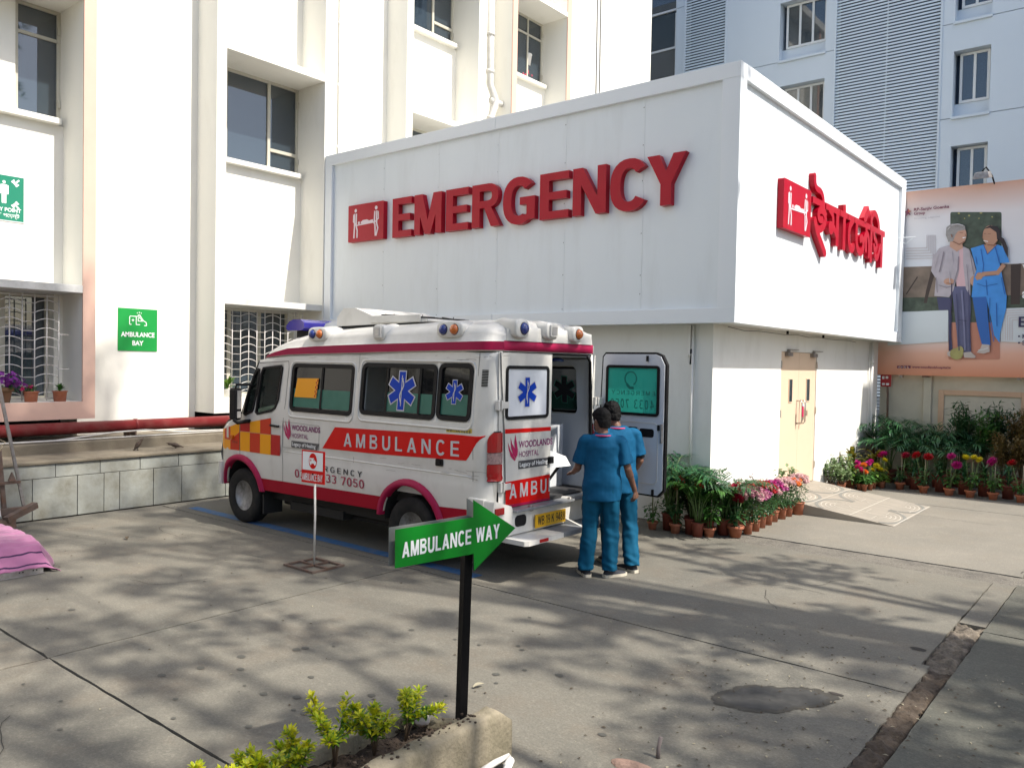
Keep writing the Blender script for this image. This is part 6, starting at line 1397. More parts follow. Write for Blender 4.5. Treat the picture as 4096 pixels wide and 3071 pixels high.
# notice board tucked by the door: folded paper on the step inside
mb = M().mat('sign_white'); mb.add([(XR + .02, 6.74, 1.02), (XR + .10, 6.98, 1.03), (XR + .02, 7.0, 1.12), (XR - .02, 6.76, 1.20)], [(0, 1, 2, 3)]); tag(mb.build('paper_sheet', None, solid=.002), 'white paper sheet hanging out beside the closed rear door of the ambulance', 'paper')

# ------------------------------------------------ ambulance bay stand
st = empty('bay_sign_stand', (-6.68, 5.08, 0), label='small red and white AMBULANCE BAY sign on a thin pole with rusty base', cat='sign')
mb = M().mat('rusty_steel'); c_, s_ = cos(.02), sin(.02)
for (a, b, c, d) in ((-.235, .235, -.20, -.175), (-.235, .235, .175, .20), (-.235, -.21, -.175, .175), (.21, .235, -.175, .175), (-.21, .21, -.012, .012), (-.012, .012, -.175, .175)): mb.box(-6.68 + a, -6.68 + b, 5.08 + c, 5.08 + d, .002, .022)
mb.build('base_frame', st)
mb = M().mat('old_pvc'); mb.smooth = True; mb.tube([(-6.68, 5.08, .02), (-6.672, 5.08, .5), (-6.685, 5.08, 1.0)], .011, 10); mb.build('pole', st)
FS_ = lambda u, v, w_: (-6.685 + u + w_ * .1, 5.062 - w_ + u * .10, v)
mb = M().mat('banner_red'); extr(mb, [[(-.165, .845), (.165, .845), (.165, 1.175), (-.165, 1.175)]], FS_, 0, .006); bd = mb.build('board', st)
mb = M().mat('sign_white'); decal(mb, [[(-.15, .975), (.14, .975), (.14, 1.16), (-.15, 1.16)]], FS_, .0075)
mb.build('print', bd); letters(bd, 'sign_white', 'AMBULANCE BAY', FS_, -.152, .868, .072, .29, .17, .14, .0085)
mb = M().mat('banner_red'); decal(mb, [[(.0 + .058 * cos(t), 1.07 + .08 * sin(t)) for t in [i * pi / 12 for i in range(24)]]], FS_, .009)
mb.mat('sign_white'); decal(mb, [[(-.048, 1.045), (-.048, 1.10), (.015, 1.10), (.03, 1.075), (.048, 1.065), (.048, 1.045)], [(-.03 + .012 * cos(t), 1.042 + .014 * sin(t)) for t in [i * pi / 5 for i in range(10)]], [(.03 + .012 * cos(t), 1.042 + .014 * sin(t)) for t in [i * pi / 5 for i in range(10)]]], FS_, .0105)
mb.mat('banner_red'); decal(mb, [[(-.03, 1.064), (-.024, 1.064), (-.024, 1.09), (-.03, 1.09)], [(-.038, 1.074), (-.016, 1.074), (-.016, 1.08), (-.038, 1.08)]], FS_, .012)
decal(mb, [[(.012, 1.078), (.012, 1.094), (.018, 1.094), (.026, 1.078)]], FS_, .0125); mb.mat('black_metal').lathe([(.0005, .016), (.006, .014), (.007, .008)], (-6.685, 5.062, .935), 8, 'y'); mb.build('ambulance_symbol', bd)
mb = M().mat('black_metal'); [mb.ball(FS_(0, .938, .008), .009, 8)]; mb.build('bolt', bd)

# ------------------------------------------------ arrow sign in the foreground
ar = empty('arrow_sign', (-2.93, 3.16, 0), label='green AMBULANCE WAY arrow sign on a black square post by the planter trough', cat='sign')
ang = radians(72); U = Vector((cos(ang), sin(ang), 0)); Nn = Vector((U.y, -U.x, 0)); P0 = Vector((-2.893, 3.136, 0))
def FAr(u, v, w_): q = P0 + U * u + Nn * (w_ + .03); return (q.x, q.y, v)
arrow = [(-.384, 1.062), (.070, 1.084), (.074, .994), (.331, 1.197), (.062, 1.371), (.064, 1.279), (-.386, 1.256)]
mb = M().mat('arrow_green'); extr(mb, [arrow], FAr, .0, .004); bd = mb.build('board', ar)
letters(bd, 'sign_white', 'AMBULANCE WAY', FAr, -.347, 1.110, .078, .575, .20, .11, .006, slant=.075)
sh = lambda p, dx: [(x + dx, z + .002) for x, z in p]
mat('back_grey', (.16, .165, .16), .5); mb = M().mat('back_grey'); extr(mb, [sh(arrow, -.010)], FAr, -.052, -.048); mb.build('back_board', ar)
mb = M().mat('black_metal'); b0 = Vector((-2.893, 3.136, 0)); hw = .0235
for k in (0, 1): pass
vs = []
for z, dx in ((0, -.012), (1.12, .008)):
    for a, b in ((-hw, -hw), (hw, -hw), (hw, hw), (-hw, hw)): q = b0 + Vector((0.075, .09, 0)) * 0 + U * (a + dx + .055) + Nn * (b - .028); vs.append((q.x, q.y, z))
mb.add(vs, [(0, 3, 2, 1), (4, 5, 6, 7), (0, 1, 5, 4), (1, 2, 6, 5), (2, 3, 7, 6), (3, 0, 4, 7)]); mb.build('post', ar)

# ------------------------------------------------ foreground planter trough
pt = empty('planter_trough', (-2.8, 2.4, 0), label='rough concrete planter trough full of dark soil and golden shrubs', cat='planter')
def rough_wall(name, path, w_, h_, m, amp=.012, n=46):
    """low wall along a line with a chipped uneven section"""
    mb = M().mat(m); mb.smooth = True; vs = []; p0, p1 = Vector(path[0]), Vector(path[1]); d = (p1 - p0).normalized(); nr = Vector((-d.y, d.x)); L_ = (p1 - p0).length
    k = 14
    for i in range(n + 1):
        u = i / n; c = p0 + d * L_ * u; hh = h_(u) if callable(h_) else h_
        for j in range(k):
            t = j / (k - 1); prf = [(-.5, 0), (-.5, .3), (-.5, .6), (-.5, .85), (-.47, .96), (-.38, 1), (-.15, 1.01), (.15, 1.0), (.38, 1), (.47, .96), (.5, .85), (.5, .6), (.5, .3), (.5, 0)][j]
            q = c + nr * prf[0] * w_; z = prf[1] * hh; nn = noise.noise((q.x * 9, q.y * 9, z * 9)); n2 = noise.noise((q.x * 30, q.y * 30, z * 30 + 4))
            vs.append((q.x + nr.x * amp * nn, q.y + nr.y * amp * nn, max(0, z + amp * .8 * nn + amp * .35 * n2 if prf[1] > 0 else 0)))
    fs = [(i * k + j, i * k + j + 1, (i + 1) * k + j + 1, (i + 1) * k + j) for i in range(n) for j in range(k - 1)]
    fs = [f[::-1] for f in fs]
    fs += [tuple(range(k)), tuple(n * k + j for j in range(k))[::-1]]
    mb.add(vs, fs); o = mb.build(name, pt); return o
rough_wall('outer_wall', [(-2.77, .6), (-2.715, 3.32)], .115, lambda u: .27 + (.004 if u < .97 else -.03 * (u - .97) / .03 * 2), 'mossy_concrete', .009, 90)
rough_wall('inner_wall', [(-3.13, .6), (-3.045, 2.95)], .055, .262, 'mossy_concrete', .010, 70)
rough_wall('end_wall', [(-3.05, 2.93), (-2.80, 3.07)], .06, .235, 'mossy_concrete', .010, 14)
vs = []; nx, ny = 14, 90; mb = M().mat('soil'); mb.smooth = True
for j in range(ny + 1):
    for i in range(nx + 1):
        v_ = j / ny; y = .6 + v_ * 2.42; x0 = -3.11 + .07 * v_; x1 = -2.80 + .04 * v_; x = x0 + (x1 - x0) * i / nx
        vs.append((x, y, .195 + .03 * noise.noise((x * 8, y * 8, 1)) + .018 * noise.noise((x * 28, y * 28, 5)) + .012 * noise.noise((x * 60, y * 60, 5))))
mb.add(vs, [(j * (nx + 1) + i, j * (nx + 1) + i + 1, (j + 1) * (nx + 1) + i + 1, (j + 1) * (nx + 1) + i) for j in range(ny) for i in range(nx)]); mb.build('soil', pt)
mb = M().mat('soil')
for i in range(420):
    onw = rnd.random() < .3; y = rnd.uniform(1.5, 3.1); x = (-2.76 + rnd.gauss(0, .025) + (y - 2.4) * .02) if onw else rnd.uniform(-3.06, -2.8); z = .278 if onw else .205; r = rnd.uniform(.003, .011); mb.ball((x, y, z), r, 6, rings=3, sz=.7)
mb.build('soil_crumb', pt, kind='stuff')
mat('plastic_bag', (.62, .56, .52), .5)
mb = M().mat('plastic_bag'); mb.smooth = True; vs = []
for i in range(10):
    for j in range(14): a = 2 * pi * j / 14; r = (.055 * sin(pi * (i + .4) / 10)) * (1 + .35 * noise.noise((i, j * .8, 2))); vs.append((-2.94 + r * cos(a) * .8, 2.92 + (i - 4) * .012 + .0, .262 + r * sin(a) * .75))
mb.add(vs, [(i * 14 + j, i * 14 + (j + 1) % 14, (i + 1) * 14 + (j + 1) % 14, (i + 1) * 14 + j) for i in range(9) for j in range(14)]); tag(mb.build('plastic_bag'), 'crumpled pale plastic bag lying on the back rim of the planter trough', 'bag')
def pvc(pts, r, label):
    mb = M().mat('old_pvc'); mb.smooth = True; mb.tube(pts, r, 12); o = empty('drain_pipe', pts[0], label=label, cat='pipe'); mb.build('pipe', o)
    jb = M().mat('white_plastic'); jb.smooth = True; jb.tube([Vector(pts[-2]).lerp(Vector(pts[-1]), .0), Vector(pts[-2]).lerp(Vector(pts[-1]), .22)], r * 1.3, 12); jb.build('coupling', o)
pvc([(-2.64, 2.6, .02), (-2.635, 3.16, .045), (-2.61, 3.24, .055), (-2.585, 3.22, .05), (-2.47, 2.95, .02)], .017, 'bent white plastic pipe lying on the ground at the end of the planter trough')
mat('stick', (.17, .14, .13), .8)
mb = M().mat('stick'); mb.smooth = True; mb.tube([(-2.07, 3.84, 0), (-2.075, 3.85, .05), (-2.065, 3.855, .11)], [.013, .011, .012], 8); tag(mb.build('pipe_stub'), 'short grey stub sticking up from the ground near the soil trench', 'stub')
mat('pink_stone', (.26, .17, .13), .9, vary=.3, scale=20, bump=.9)
mb = M().mat('pink_stone'); mb.smooth = True; mb.ball((-2.10, 3.66, -.005), .13, 14, 1.2, .55, .2, 8); tag(mb.build('stone'), 'flat pinkish stone lying on the ground right of the planter', 'stone')

# ------------------------------------------------ pink covered stack and metal ladder at the left edge
pk = empty('covered_stack', (-9.2, 3.3, 0), label='low stack covered with a pink cloth with dark stripes', cat='cover')
mat('pink_cloth', (0.38, 0.135, 0.26), .85, vary=.08, scale=5, sheen=.3); mat('stripe_navy', (0.045, 0.015, 0.06), .85)
sec = [(-8.33, .055), (-8.40, .12), (-8.50, .22), (-8.58, .29), (-8.66, .315), (-8.9, .32), (-9.2, .325), (-9.5, .33), (-9.68, .30), (-9.74, .18), (-9.78, .03)]
SL_ = [0]
for p, q in zip(sec, sec[1:]): SL_.append(SL_[-1] + hypot(q[0] - p[0], q[1] - p[1]))
def sp(v):
    d = v * SL_[-1]
    for i in range(len(sec) - 1):
        if d <= SL_[i + 1] + 1e-9: t = (d - SL_[i]) / (SL_[i + 1] - SL_[i]); return (sec[i][0] + (sec[i + 1][0] - sec[i][0]) * t, sec[i][1] + (sec[i + 1][1] - sec[i][1]) * t)
    return sec[-1]
mb = M(); mb.smooth = True; nu, nv = 80, 90; vs = []; Y1 = 3.20
for j in range(nv + 1):
    for i in range(nu + 1):
        u = i / nu; x, z = sp(j / nv); y = 1.5 + (Y1 - 1.5) * min(1, u / .86); t = max(0, (u - .86) / .14)
        fold = .05 * sin(x * 13 + 1) + .03 * noise.noise((x * 5, 0, 4))
        if t > 0: y = Y1 + (.04 + (.08 + fold) * t) * t ** .6; z = max(.012, z * (1 - t) ** .75 + .012 * t); x = x + (x + 9.0) * .10 * t
        wr = .010 * noise.noise((x * 6, y * 6, 1)) + .006 * noise.noise((x * 16, y * 16, 2)) + .0035 * noise.noise((x * 40, y * 25, 5)) + .007 * noise.noise((x * 3 + y * 9, x * 8 - y * 3, 7)) * 2
        vs.append((x + wr * .5, y + .004 * noise.noise((x * 20, z * 20, 3)), max(.008, z + wr - .02 * max(0, sin((y - .3) * 5)) * (1 if z > .25 else 0))))
for j in range(nv):
    for i in range(nu):
        d = (j + .5) / nv * SL_[-1]; mb.mat('stripe_navy' if (.03 < d < .052 or .165 < d < .20) else 'pink_cloth'); mb.f.append((j * (nu + 1) + i, j * (nu + 1) + i + 1, (j + 1) * (nu + 1) + i + 1, (j + 1) * (nu + 1) + i)); mb.mi.append(mb.cur); mb.sm.append(True)
mb.v = vs; cl = mb.build('cloth', pk, solid=.004)
al = empty('perforated_angle', (-8.3, 3.0, 0), label='perforated grey steel angle bar lying in front of the pink cloth', cat='bar')
mb = M().mat('worn_steel'); mb.prism([(0, .0), (.045, .0), (.045, .006), (.006, .006), (.006, .055), (0, .055)], lambda u, v, w_: (-8.345 + u + (3.2 - w_) * .02, w_, v + .004), 1.4, 3.17); mb.build('bar', al)
mb = M().mat('chassis')
for y in (2.2, 2.23, 2.6, 2.63, 2.96, 2.99, 3.08, 3.11): mb.lathe([(.0005, -.0005), (.007, -.0005)], (-8.3445 + (3.2 - y) * .02 + .0085, y, .04), 8, 'x')
mb.build('bolt_hole', al)
ld = empty('metal_ladder', (-10.6, 3.6, 0), label='rusty steel ladder frame leaning in front of the stone ledge', cat='ladder')
def bar(a, b, w_, t_, m='worn_steel', name='rail', up=(0, 0, 1)):
    a, b = Vector(a), Vector(b); d = (b - a).normalized(); s1 = d.cross(Vector(up)).normalized(); s2 = s1.cross(d)
    vs = [tuple(p + s1 * x + s2 * y) for p in (a, b) for x, y in ((-w_, -t_), (w_, -t_), (w_, t_), (-w_, t_))]
    mb = M().mat(m); mb.add(vs, [(0, 3, 2, 1), (4, 5, 6, 7), (0, 1, 5, 4), (1, 2, 6, 5), (2, 3, 7, 6), (3, 0, 4, 7)]); return mb.build(name, ld, fixn=True)
bar((-10.6, 3.82, .22), (-10.6, 3.50, 1.95), .016, .016, 'worn_steel'); bar((-10.6, 3.0, .22), (-10.6, 3.1, 1.95), .016, .016, 'worn_steel')
bar((-10.62, 3.62, .10), (-10.62, 3.55, .95), .022, .022, 'rusty_steel'); bar((-10.5, 3.50, .2), (-10.5, 3.42, .8), .02, .03, 'old_pvc')
bar((-10.58, 2.9, .56), (-10.58, 3.76, .575), .03, .015, 'rusty_steel', 'rung'); bar((-10.56, 2.9, .24), (-10.56, 3.84, .24), .035, .035, 'rusty_steel', 'foot_beam'); bar((-10.4, 3.55, .17), (-10.55, 3.92, .28), .04, .035, 'rusty_steel', 'foot_beam')
bar((-10.5, 2.9, .10), (-10.45, 3.66, .12), .06, .05, 'rusty_steel', 'skid'); mb = M().mat('rusty_steel'); mb.add([(-10.56, 3.62, .60), (-10.56, 3.70, .60), (-10.56, 3.66, .70), (-10.52, 3.62, .60), (-10.52, 3.70, .60), (-10.52, 3.66, .70)], [(0, 1, 2), (3, 5, 4), (0, 3, 4, 1), (1, 4, 5, 2), (2, 5, 3, 0)]); mb.build('gusset', ld)
mat('rope', (.45, .38, .25), .9); mb = M().mat('rope'); mb.smooth = True
for i in range(5): mb.tube([(-10.6 + .03 * cos(t + i), 3.55 + .06 * sin(t) - .02 * i, 1.02 + .05 * t * .4 - i * .05) for t in [k * .5 for k in range(10)]], .004, 5)
mb.build('rope', ld)

# birds on the ledge
mat('bird_dark', (.022, .017, .014), .6); mat('bird_brown', (.06, .04, .028), .7)
def bird(x, y, z, rz, label, crouch=False):
    b = empty('bird', (x, y, z), rz, label, 'bird')
    mb = M().mat('bird_brown'); mb.smooth = True; tilt = .25 if crouch else .95; secs_ = [(-.11, .006, .006), (-.06, .010, .012), (-.03, .022, .024), (0, .030, .033), (.035, .030, .032), (.06, .020, .022), (.075, .016, .018), (.095, .021, .021), (.11, .017, .016), (.12, .006, .006), (.14, .002, .003)]
    n = 12; vs = []
    for t, a, c in secs_:
        for k in range(n): q = 2 * pi * k / n; lx = c * sin(q); yy = a * cos(q); X_ = t * cos(tilt) - lx * sin(tilt); Z_ = t * sin(tilt) + lx * cos(tilt); vs.append((X_, yy, Z_ + (.075 if not crouch else .045)))
    mb.add(vs, [(i * n + k, (i + 1) * n + k, (i + 1) * n + (k + 1) % n, i * n + (k + 1) % n) for i in range(len(secs_) - 1) for k in range(n)]); mb.build('body', b, local=True)
    mb = M().mat('bird_dark'); mb.smooth = True
    for s_ in (-1, 1): mb.tube([(0, s_ * .012, .05), (.005, s_ * .012, .02), (.0, s_ * .012, 0.0)], .003, 5); mb.tube([(0, s_ * .012, .002), (.02, s_ * .014, .001)], .002, 4)
    mb.build('leg', b, local=True)
    mb = M().mat('bird_dark'); mb.smooth = True; a = tilt
    for s_ in (-1, 1): mb.add([( .05 * cos(a) , s_ * .026, .05 * sin(a) + .075), (-.08 * cos(a), s_ * .008, -.08 * sin(a) + .07), (-.02 * cos(a) + .02, s_ * .032, -.02 * sin(a) + .055), (-.01, s_ * .03, .095)], [(0, 2, 1, 3)])
    if not crouch: mb.build('wing', b, local=True)
bird(-11.5, 5.62, .735, 1.25, 'dark brown bird standing upright on the ledge below the red pipe')
bird(-11.42, 6.16, .735, -2.2, 'dark bird crouching on the ledge near the front of the ambulance', True)

# ------------------------------------------------ people
mat('skin', (0.16, 0.075, 0.045), .5, vary=.06, scale=8); mat('scrub', (0.002, 0.075, 0.165), .8, spec=.2, vary=.1, scale=6, bump=.25, bscale=14); mat('scrub_pants', (0.002, 0.075, 0.145), .82, spec=.2, vary=.1, scale=5, bump=.25, bscale=12)
mat('hair', (0.004, 0.0035, 0.0035), .75, spec=.2, bump=.5, bscale=90); mat('lanyard', (0.50, 0.03, 0.12), .5); mat('sleeve_mark', (.4, .04, .25), .6); mat('mask_white', (.6, .66, .72), .6); mat('shoe_dark', (.02, .022, .03), .7, bump=.5, bscale=150); mat('shoe_sole', (.55, .50, .40), .6)
def loft(mb, rings, caps=True, seg=20):
    """rings: (centre, axis_a, axis_b)"""
    vs = []
    for c, a, b in rings:
        c, a, b = Vector(c), Vector(a), Vector(b)
        for k in range(seg): t = 2 * pi * k / seg; vs.append(tuple(c + a * cos(t) + b * sin(t)))
    n = len(rings); fs = [(i * seg + k, i * seg + (k + 1) % seg, (i + 1) * seg + (k + 1) % seg, (i + 1) * seg + k) for i in range(n - 1) for k in range(seg)]
    if caps: fs += [tuple(range(seg))[::-1], tuple((n - 1) * seg + k for k in range(seg))]
    mb.add(vs, fs)
def limb(mb, pts, rad, seg=16, flat=1.0):
    pts = [Vector(p) for p in pts]; P_, R_ = [], []
    for i in range(len(pts) - 1):
        for k in range(4): t = k / 4; P_.append(pts[i].lerp(pts[i + 1], t)); R_.append(rad[i] + (rad[i + 1] - rad[i]) * t)
    P_.append(pts[-1]); R_.append(rad[-1])
    for _ in range(2):
        Q = [P_[0]] + [(P_[i - 1] + P_[i] * 2 + P_[i + 1]) / 4 for i in range(1, len(P_) - 1)] + [P_[-1]]; P_ = Q
    mb.tube(P_, R_, seg); mb.ball(P_[0], R_[0], seg); mb.ball(P_[-1], R_[-1], seg)
def remeshed(mb, name, parent, m, vox, smooth_it=3, wr=None):
    me = bpy.data.meshes.new('tmp'); me.from_pydata(mb.v, [], mb.f); bm = bmesh.new(); bm.from_mesh(me); bmesh.ops.recalc_face_normals(bm, faces=bm.faces); bm.to_mesh(me); bm.free()
    o = bpy.data.objects.new('tmp', me); ts = bpy.data.scenes.new('tmp'); ts.collection.objects.link(o)
    r = o.modifiers.new('r', 'REMESH'); r.mode = 'VOXEL'; r.voxel_size = vox; r.use_smooth_shade = True
    s = o.modifiers.new('s', 'SMOOTH'); s.iterations = smooth_it; s.factor = .6
    ts.view_layers[0].update(); dg = ts.view_layers[0].depsgraph; new_ = bpy.data.meshes.new_from_object(o.evaluated_get(dg))
    bpy.data.objects.remove(o); bpy.data.scenes.remove(ts); new_.name = name
    if wr:
        N = [v.normal.copy() for v in new_.vertices]; Cc = [v.co.copy() for v in new_.vertices]; buf = []
        for c_, n_ in zip(Cc, N): buf += list(c_ + n_ * wr(c_, n_))
        new_.vertices.foreach_set('co', buf); new_.update()
    new_.materials.clear(); new_.materials.append(MATS[m]); new_.polygons.foreach_set('use_smooth', [True] * len(new_.polygons)); new_.polygons.foreach_set('material_index', [0] * len(new_.polygons))
    ob = bpy.data.objects.new(name, new_); COL.objects.link(ob); ob.parent = parent; KIDS.setdefault(parent.name, []).append(ob); return ob
def hand(mb, wrist, d, palm_n, s=1.0, curl=.4, side=1):
    """d: direction of the fingers, palm_n: palm normal, side: +1 thumb towards d x palm_n"""
    w_ = Vector(wrist); d = Vector(d).normalized(); n = Vector(palm_n).normalized(); a = d.cross(n).normalized() * side
    c = w_ + d * .05 * s
    loft(mb, [(w_ - d * .01, a * .024 * s, n * .018 * s), (w_ + d * .02 * s, a * .033 * s, n * .017 * s), (c + d * .01 * s, a * .042 * s, n * .016 * s), (w_ + d * .088 * s, a * .040 * s, n * .012 * s)], seg=12)
    for k, (off, L_) in enumerate(((.030, .072), (.010, .080), (-.010, .075), (-.029, .058))):
        p = w_ + d * .082 * s + a * off * s; dd = d.copy(); pts = [p - d * .02 * s, p]; cu = curl * (1 + .15 * k)
        for seg_ in (.45, .30, .25):
            dd = (dd * cos(cu) + n * sin(cu)).normalized(); p = p + dd * L_ * seg_ * s; pts.append(p)
        mb.tube(pts, [.0095 * s, .0095 * s, .0088 * s, .0082 * s, .0068 * s], 8)
    p = w_ + d * .03 * s + a * .028 * s; t = (a * .65 + d * .65 + n * .3).normalized(); pts = [p - a * .012 * s, p, p + t * .03 * s, p + (t * .6 + d * .5).normalized() * .055 * s + t * .002]
    mb.tube(pts, [.013 * s, .0125 * s, .0105 * s, .008 * s], 8)
def shoe(parent, x, y, rz, name='shoe', sole='shoe_sole', s=1.0):
    c_, s_ = cos(rz), sin(rz); T = lambda a, b, z: (x + a * c_ - b * s_, y + a * s_ + b * c_, z)     # a = sideways, b = forward
    mb = M().mat('shoe_dark'); mb.smooth = True; rg = []
    for b, w_, h_ in ((-.075, .026, .05), (-.06, .036, .085), (-.02, .038, .09), (.03, .040, .078), (.08, .045, .06), (.13, .045, .05), (.165, .038, .04), (.185, .022, .028)):
        rg.append([T(w_ * cos(t) * s, b * s, .024 + max(-.010, (h_ - .02) * sin(t)) * s) for t in [2 * pi * k / 18 for k in range(18)]])
    vs = [p for r in rg for p in r]; n = 18; mb.add(vs, [(i * n + k, (i + 1) * n + k, (i + 1) * n + (k + 1) % n, i * n + (k + 1) % n) for i in range(len(rg) - 1) for k in range(n)] + [tuple(range(n)), tuple((len(rg) - 1) * n + k for k in range(n))[::-1]])
    o = mb.build(name, parent, local=True, fixn=True)
    mb = M().mat(sole); out_ = [(-.03, -.085), (.03, -.085), (.042, -.05), (.040, .02), (.050, .09), (.046, .15), (.025, .195), (-.02, .198), (-.044, .16), (-.048, .09), (-.038, .02), (-.042, -.05)]
    mb.prism([(a * s, b * s) for a, b in out_], lambda u, v, w_: T(u, v, w_), .002, .03); mb.build('sole', o, local=True, bevel=.006)
def person(loc, rz, label, P):
    t = empty('person', loc, rz, label, 'person'); H = P['h']; k = H / 1.70
    sc_ = lambda *p: tuple(q * k for q in p)
    body = M()
    # head and neck
    hx, hy, hz = P['head']
    hd = Matrix.Rotation(P['turn'], 3, 'Z') @ Matrix.Rotation(P['nod'], 3, 'X')
    hc = Vector((hx, hy, hz)) * k; HP = lambda x, y, z: tuple(hc + hd @ (Vector((x, y, z)) * k))
    rr = []
    for z, a, b, yo in ((-.115, .045, .050, .025), (-.10, .056, .070, .02), (-.07, .064, .085, .012), (-.03, .071, .094, .004), (.02, .076, .098, 0), (.06, .073, .093, -.004), (.09, .058, .076, -.006), (.11, .035, .046, -.006)):
        rr.append((HP(0, yo, z), hd @ Vector((a * k, 0, 0)), hd @ Vector((0, b * k, 0))))
    loft(body, rr)
    limb(body, [HP(0, .085, .005), HP(0, .115, -.028)], [.010 * k, .014 * k], 8)           # nose
    for s_ in (-1, 1): loft(body, [(HP(s_ * .072, -.01, -.03), hd @ Vector((.008 * k, 0, 0)), hd @ Vector((0, .012 * k, 0))), (HP(s_ * .080, -.012, -.0), hd @ Vector((.012 * k, 0, 0)), hd @ Vector((0, .018 * k, 0))), (HP(s_ * .080, -.016, .022), hd @ Vector((.008 * k, 0, 0)), hd @ Vector((0, .014 * k, 0)))], seg=10)
    limb(body, [HP(-.02, .088, -.068), HP(.02, .088, -.068)], [.008 * k, .008 * k], 8); limb(body, [HP(0, .075, -.10), HP(0, .08, -.095)], [.02 * k, .018 * k], 8)
    nb = Vector(P['neck']) * k; limb(body, [nb + Vector((0, 0, -.06 * k)), nb, hc + hd @ Vector((0, -.012 * k, -.06 * k))], [.062 * k, .053 * k, .052 * k])
    # trunk under the clothes, arms, legs
    limb(body, [sc_(0, 0, .98), sc_(0, .005 + P['lean'] * .3, 1.2), sc_(0, P['lean'] * .46, 1.36)], [.11 * k, .115 * k, .09 * k])
    for sh_, el_, wr_, hd_, pn, sd, cu in P['arms']:
        limb(body, [sc_(*sh_), sc_(*el_), sc_(*wr_)], [.047 * k, .038 * k, .026 * k]); e2 = Vector(el_).lerp(Vector(wr_), .3); limb(body, [sc_(*el_), tuple(e2 * k)], [.037 * k, .040 * k])
        hand(body, sc_(*wr_), hd_, pn, k, cu, sd)
    for hp_, kn_, an_ in P['legs']: limb(body, [sc_(*hp_), sc_(*kn_), sc_(*an_)], [.080 * k, .055 * k, .038 * k])
    remeshed(body, 'body', t, 'skin', .0062, 2)
    # eyes
    for s_ in (-1, 1): mb = M().mat('sign_white'); mb.smooth = True; mb.ball(HP(s_ * .03, .084, .008), .010 * k, 8); mb.mat('black_print').ball(HP(s_ * .03, .0885, .008), .006 * k, 8); mb.build('eye', t, local=True)
    # hair
    hb = M(); rr = []
    for z, a, b, yo in ((-.075, .050, .035, -.062), (-.05, .066, .058, -.042), (-.01, .080, .082, -.022), (.03, .087, .100, -.008), (.07, .086, .104, .0), (.10, .074, .092, .002), (.125, .052, .062, -.004), (.138, .025, .030, -.006)):
        rr.append((HP(0, yo, z), hd @ Vector((a * k, 0, 0)), hd @ Vector((0, b * k, 0))))
    loft(hb, rr); cs = P['curl']
    remeshed(hb, 'hair', t, 'hair', .007, 1, lambda c, n: .009 * noise.noise(c * cs) + .006 * noise.noise(c * cs * 2.3))
    # shirt
    sb = M()
    lean = P['lean']
    loft(sb, [(sc_(0, yo + lean * max(0, z - .9), z), (a * k, 0, 0), (0, b * k, 0)) for z, a, b, yo in P['torso']], seg=28)
    for sh_, el_, wr_, hd_, pn, sd, cu in P['arms']:
        e = Vector(sh_).lerp(Vector(el_), .82); q = Vector((sh_[0] * .72, sh_[1], sh_[2] - .005))
        limb(sb, [tuple(q * k), sc_(*sh_), tuple(Vector(sh_).lerp(Vector(el_), .5) * k)], [.070 * k, .068 * k, .072 * k]); d = (e - Vector(sh_)).normalized()
        a_ = d.cross(Vector((0, 1, 0))).normalized(); b_ = d.cross(a_)
        loft(sb, [(tuple(Vector(sh_) * k), a_ * .060 * k, b_ * .066 * k), (tuple(Vector(sh_).lerp(Vector(el_), .45) * k), a_ * .070 * k, b_ * .074 * k), (tuple(e * k), a_ * .076 * k, b_ * .080 * k)])
    def wr(c, n):
        z = c.z / k
        return .010 * noise.noise((c.x * 5, c.y * 5, c.z * 9)) + .009 * sin((c.z * 26 + c.x * 16 * (1 if c.x > 0 else -1)) + 2.5 * noise.noise((c.x * 4, c.y * 4, c.z * 4))) * max(0, min(1, (1.25 - z) * 3)) * .8 + .004 * noise.noise(c * 18)
    remeshed(sb, 'scrub_top', t, 'scrub', .008, 2, wr)
    # trousers
    tb = M()
    loft(tb, [(sc_(0, yo, z), (a * k, 0, 0), (0, b * k, 0)) for z, a, b, yo in ((.86, .158, .112, -.005), (.93, .158, .110, -.005), (1.0, .150, .10, 0))], seg=28)
    for hp_, kn_, an_ in P['legs']:
        h_, n_, a_ = Vector(hp_), Vector(kn_), Vector(an_); lo_ = a_ + Vector((0, 0, -.02))
        loft(tb, [(tuple(p * k), (ra * k, 0, 0), (0, rb * k, 0)) for p, ra, rb in ((h_ + Vector((0, 0, .04)), .088, .115), (h_.lerp(n_, .3), .098, .112), (h_.lerp(n_, .7), .090, .097), (n_, .082, .088), (n_.lerp(a_, .35), .082, .090), (n_.lerp(a_, .75), .080, .086), (lo_, .079, .086))], seg=24)
    def wr2(c, n):
        z = c.z / k; kf = max(0, 1 - abs(z - .47) * 4) + max(0, 1 - abs(z - .12) * 7) * 1.3
        return .007 * noise.noise((c.x * 5, c.y * 5, c.z * 7)) + .008 * kf * .45 * sin(c.z * 52 + c.x * 34 + 5 * noise.noise((c.x * 6, c.y * 6, c.z * 6))) + .004 * sin(c.x * 60 + c.z * 9) + .003 * noise.noise(c * 20)
    remeshed(tb, 'trousers', t, 'scrub_pants', .008, 2, wr2)
    # lanyard round the neck
    lb = M().mat('lanyard'); lb.smooth = True; nz = nb.z + .005 * k
    lb.tube([(nb.x + .088 * k * cos(a), nb.y - .008 * k + .082 * k * sin(a), nz - .020 * k + .028 * k * -sin(a) * -1 * 0 + (.020 * k if sin(a) < 0 else -.045 * k * sin(a))) for a in [2 * pi * i / 24 for i in range(24)]], .0085 * k, 6, closed=True); lb.build('lanyard', t, local=True)
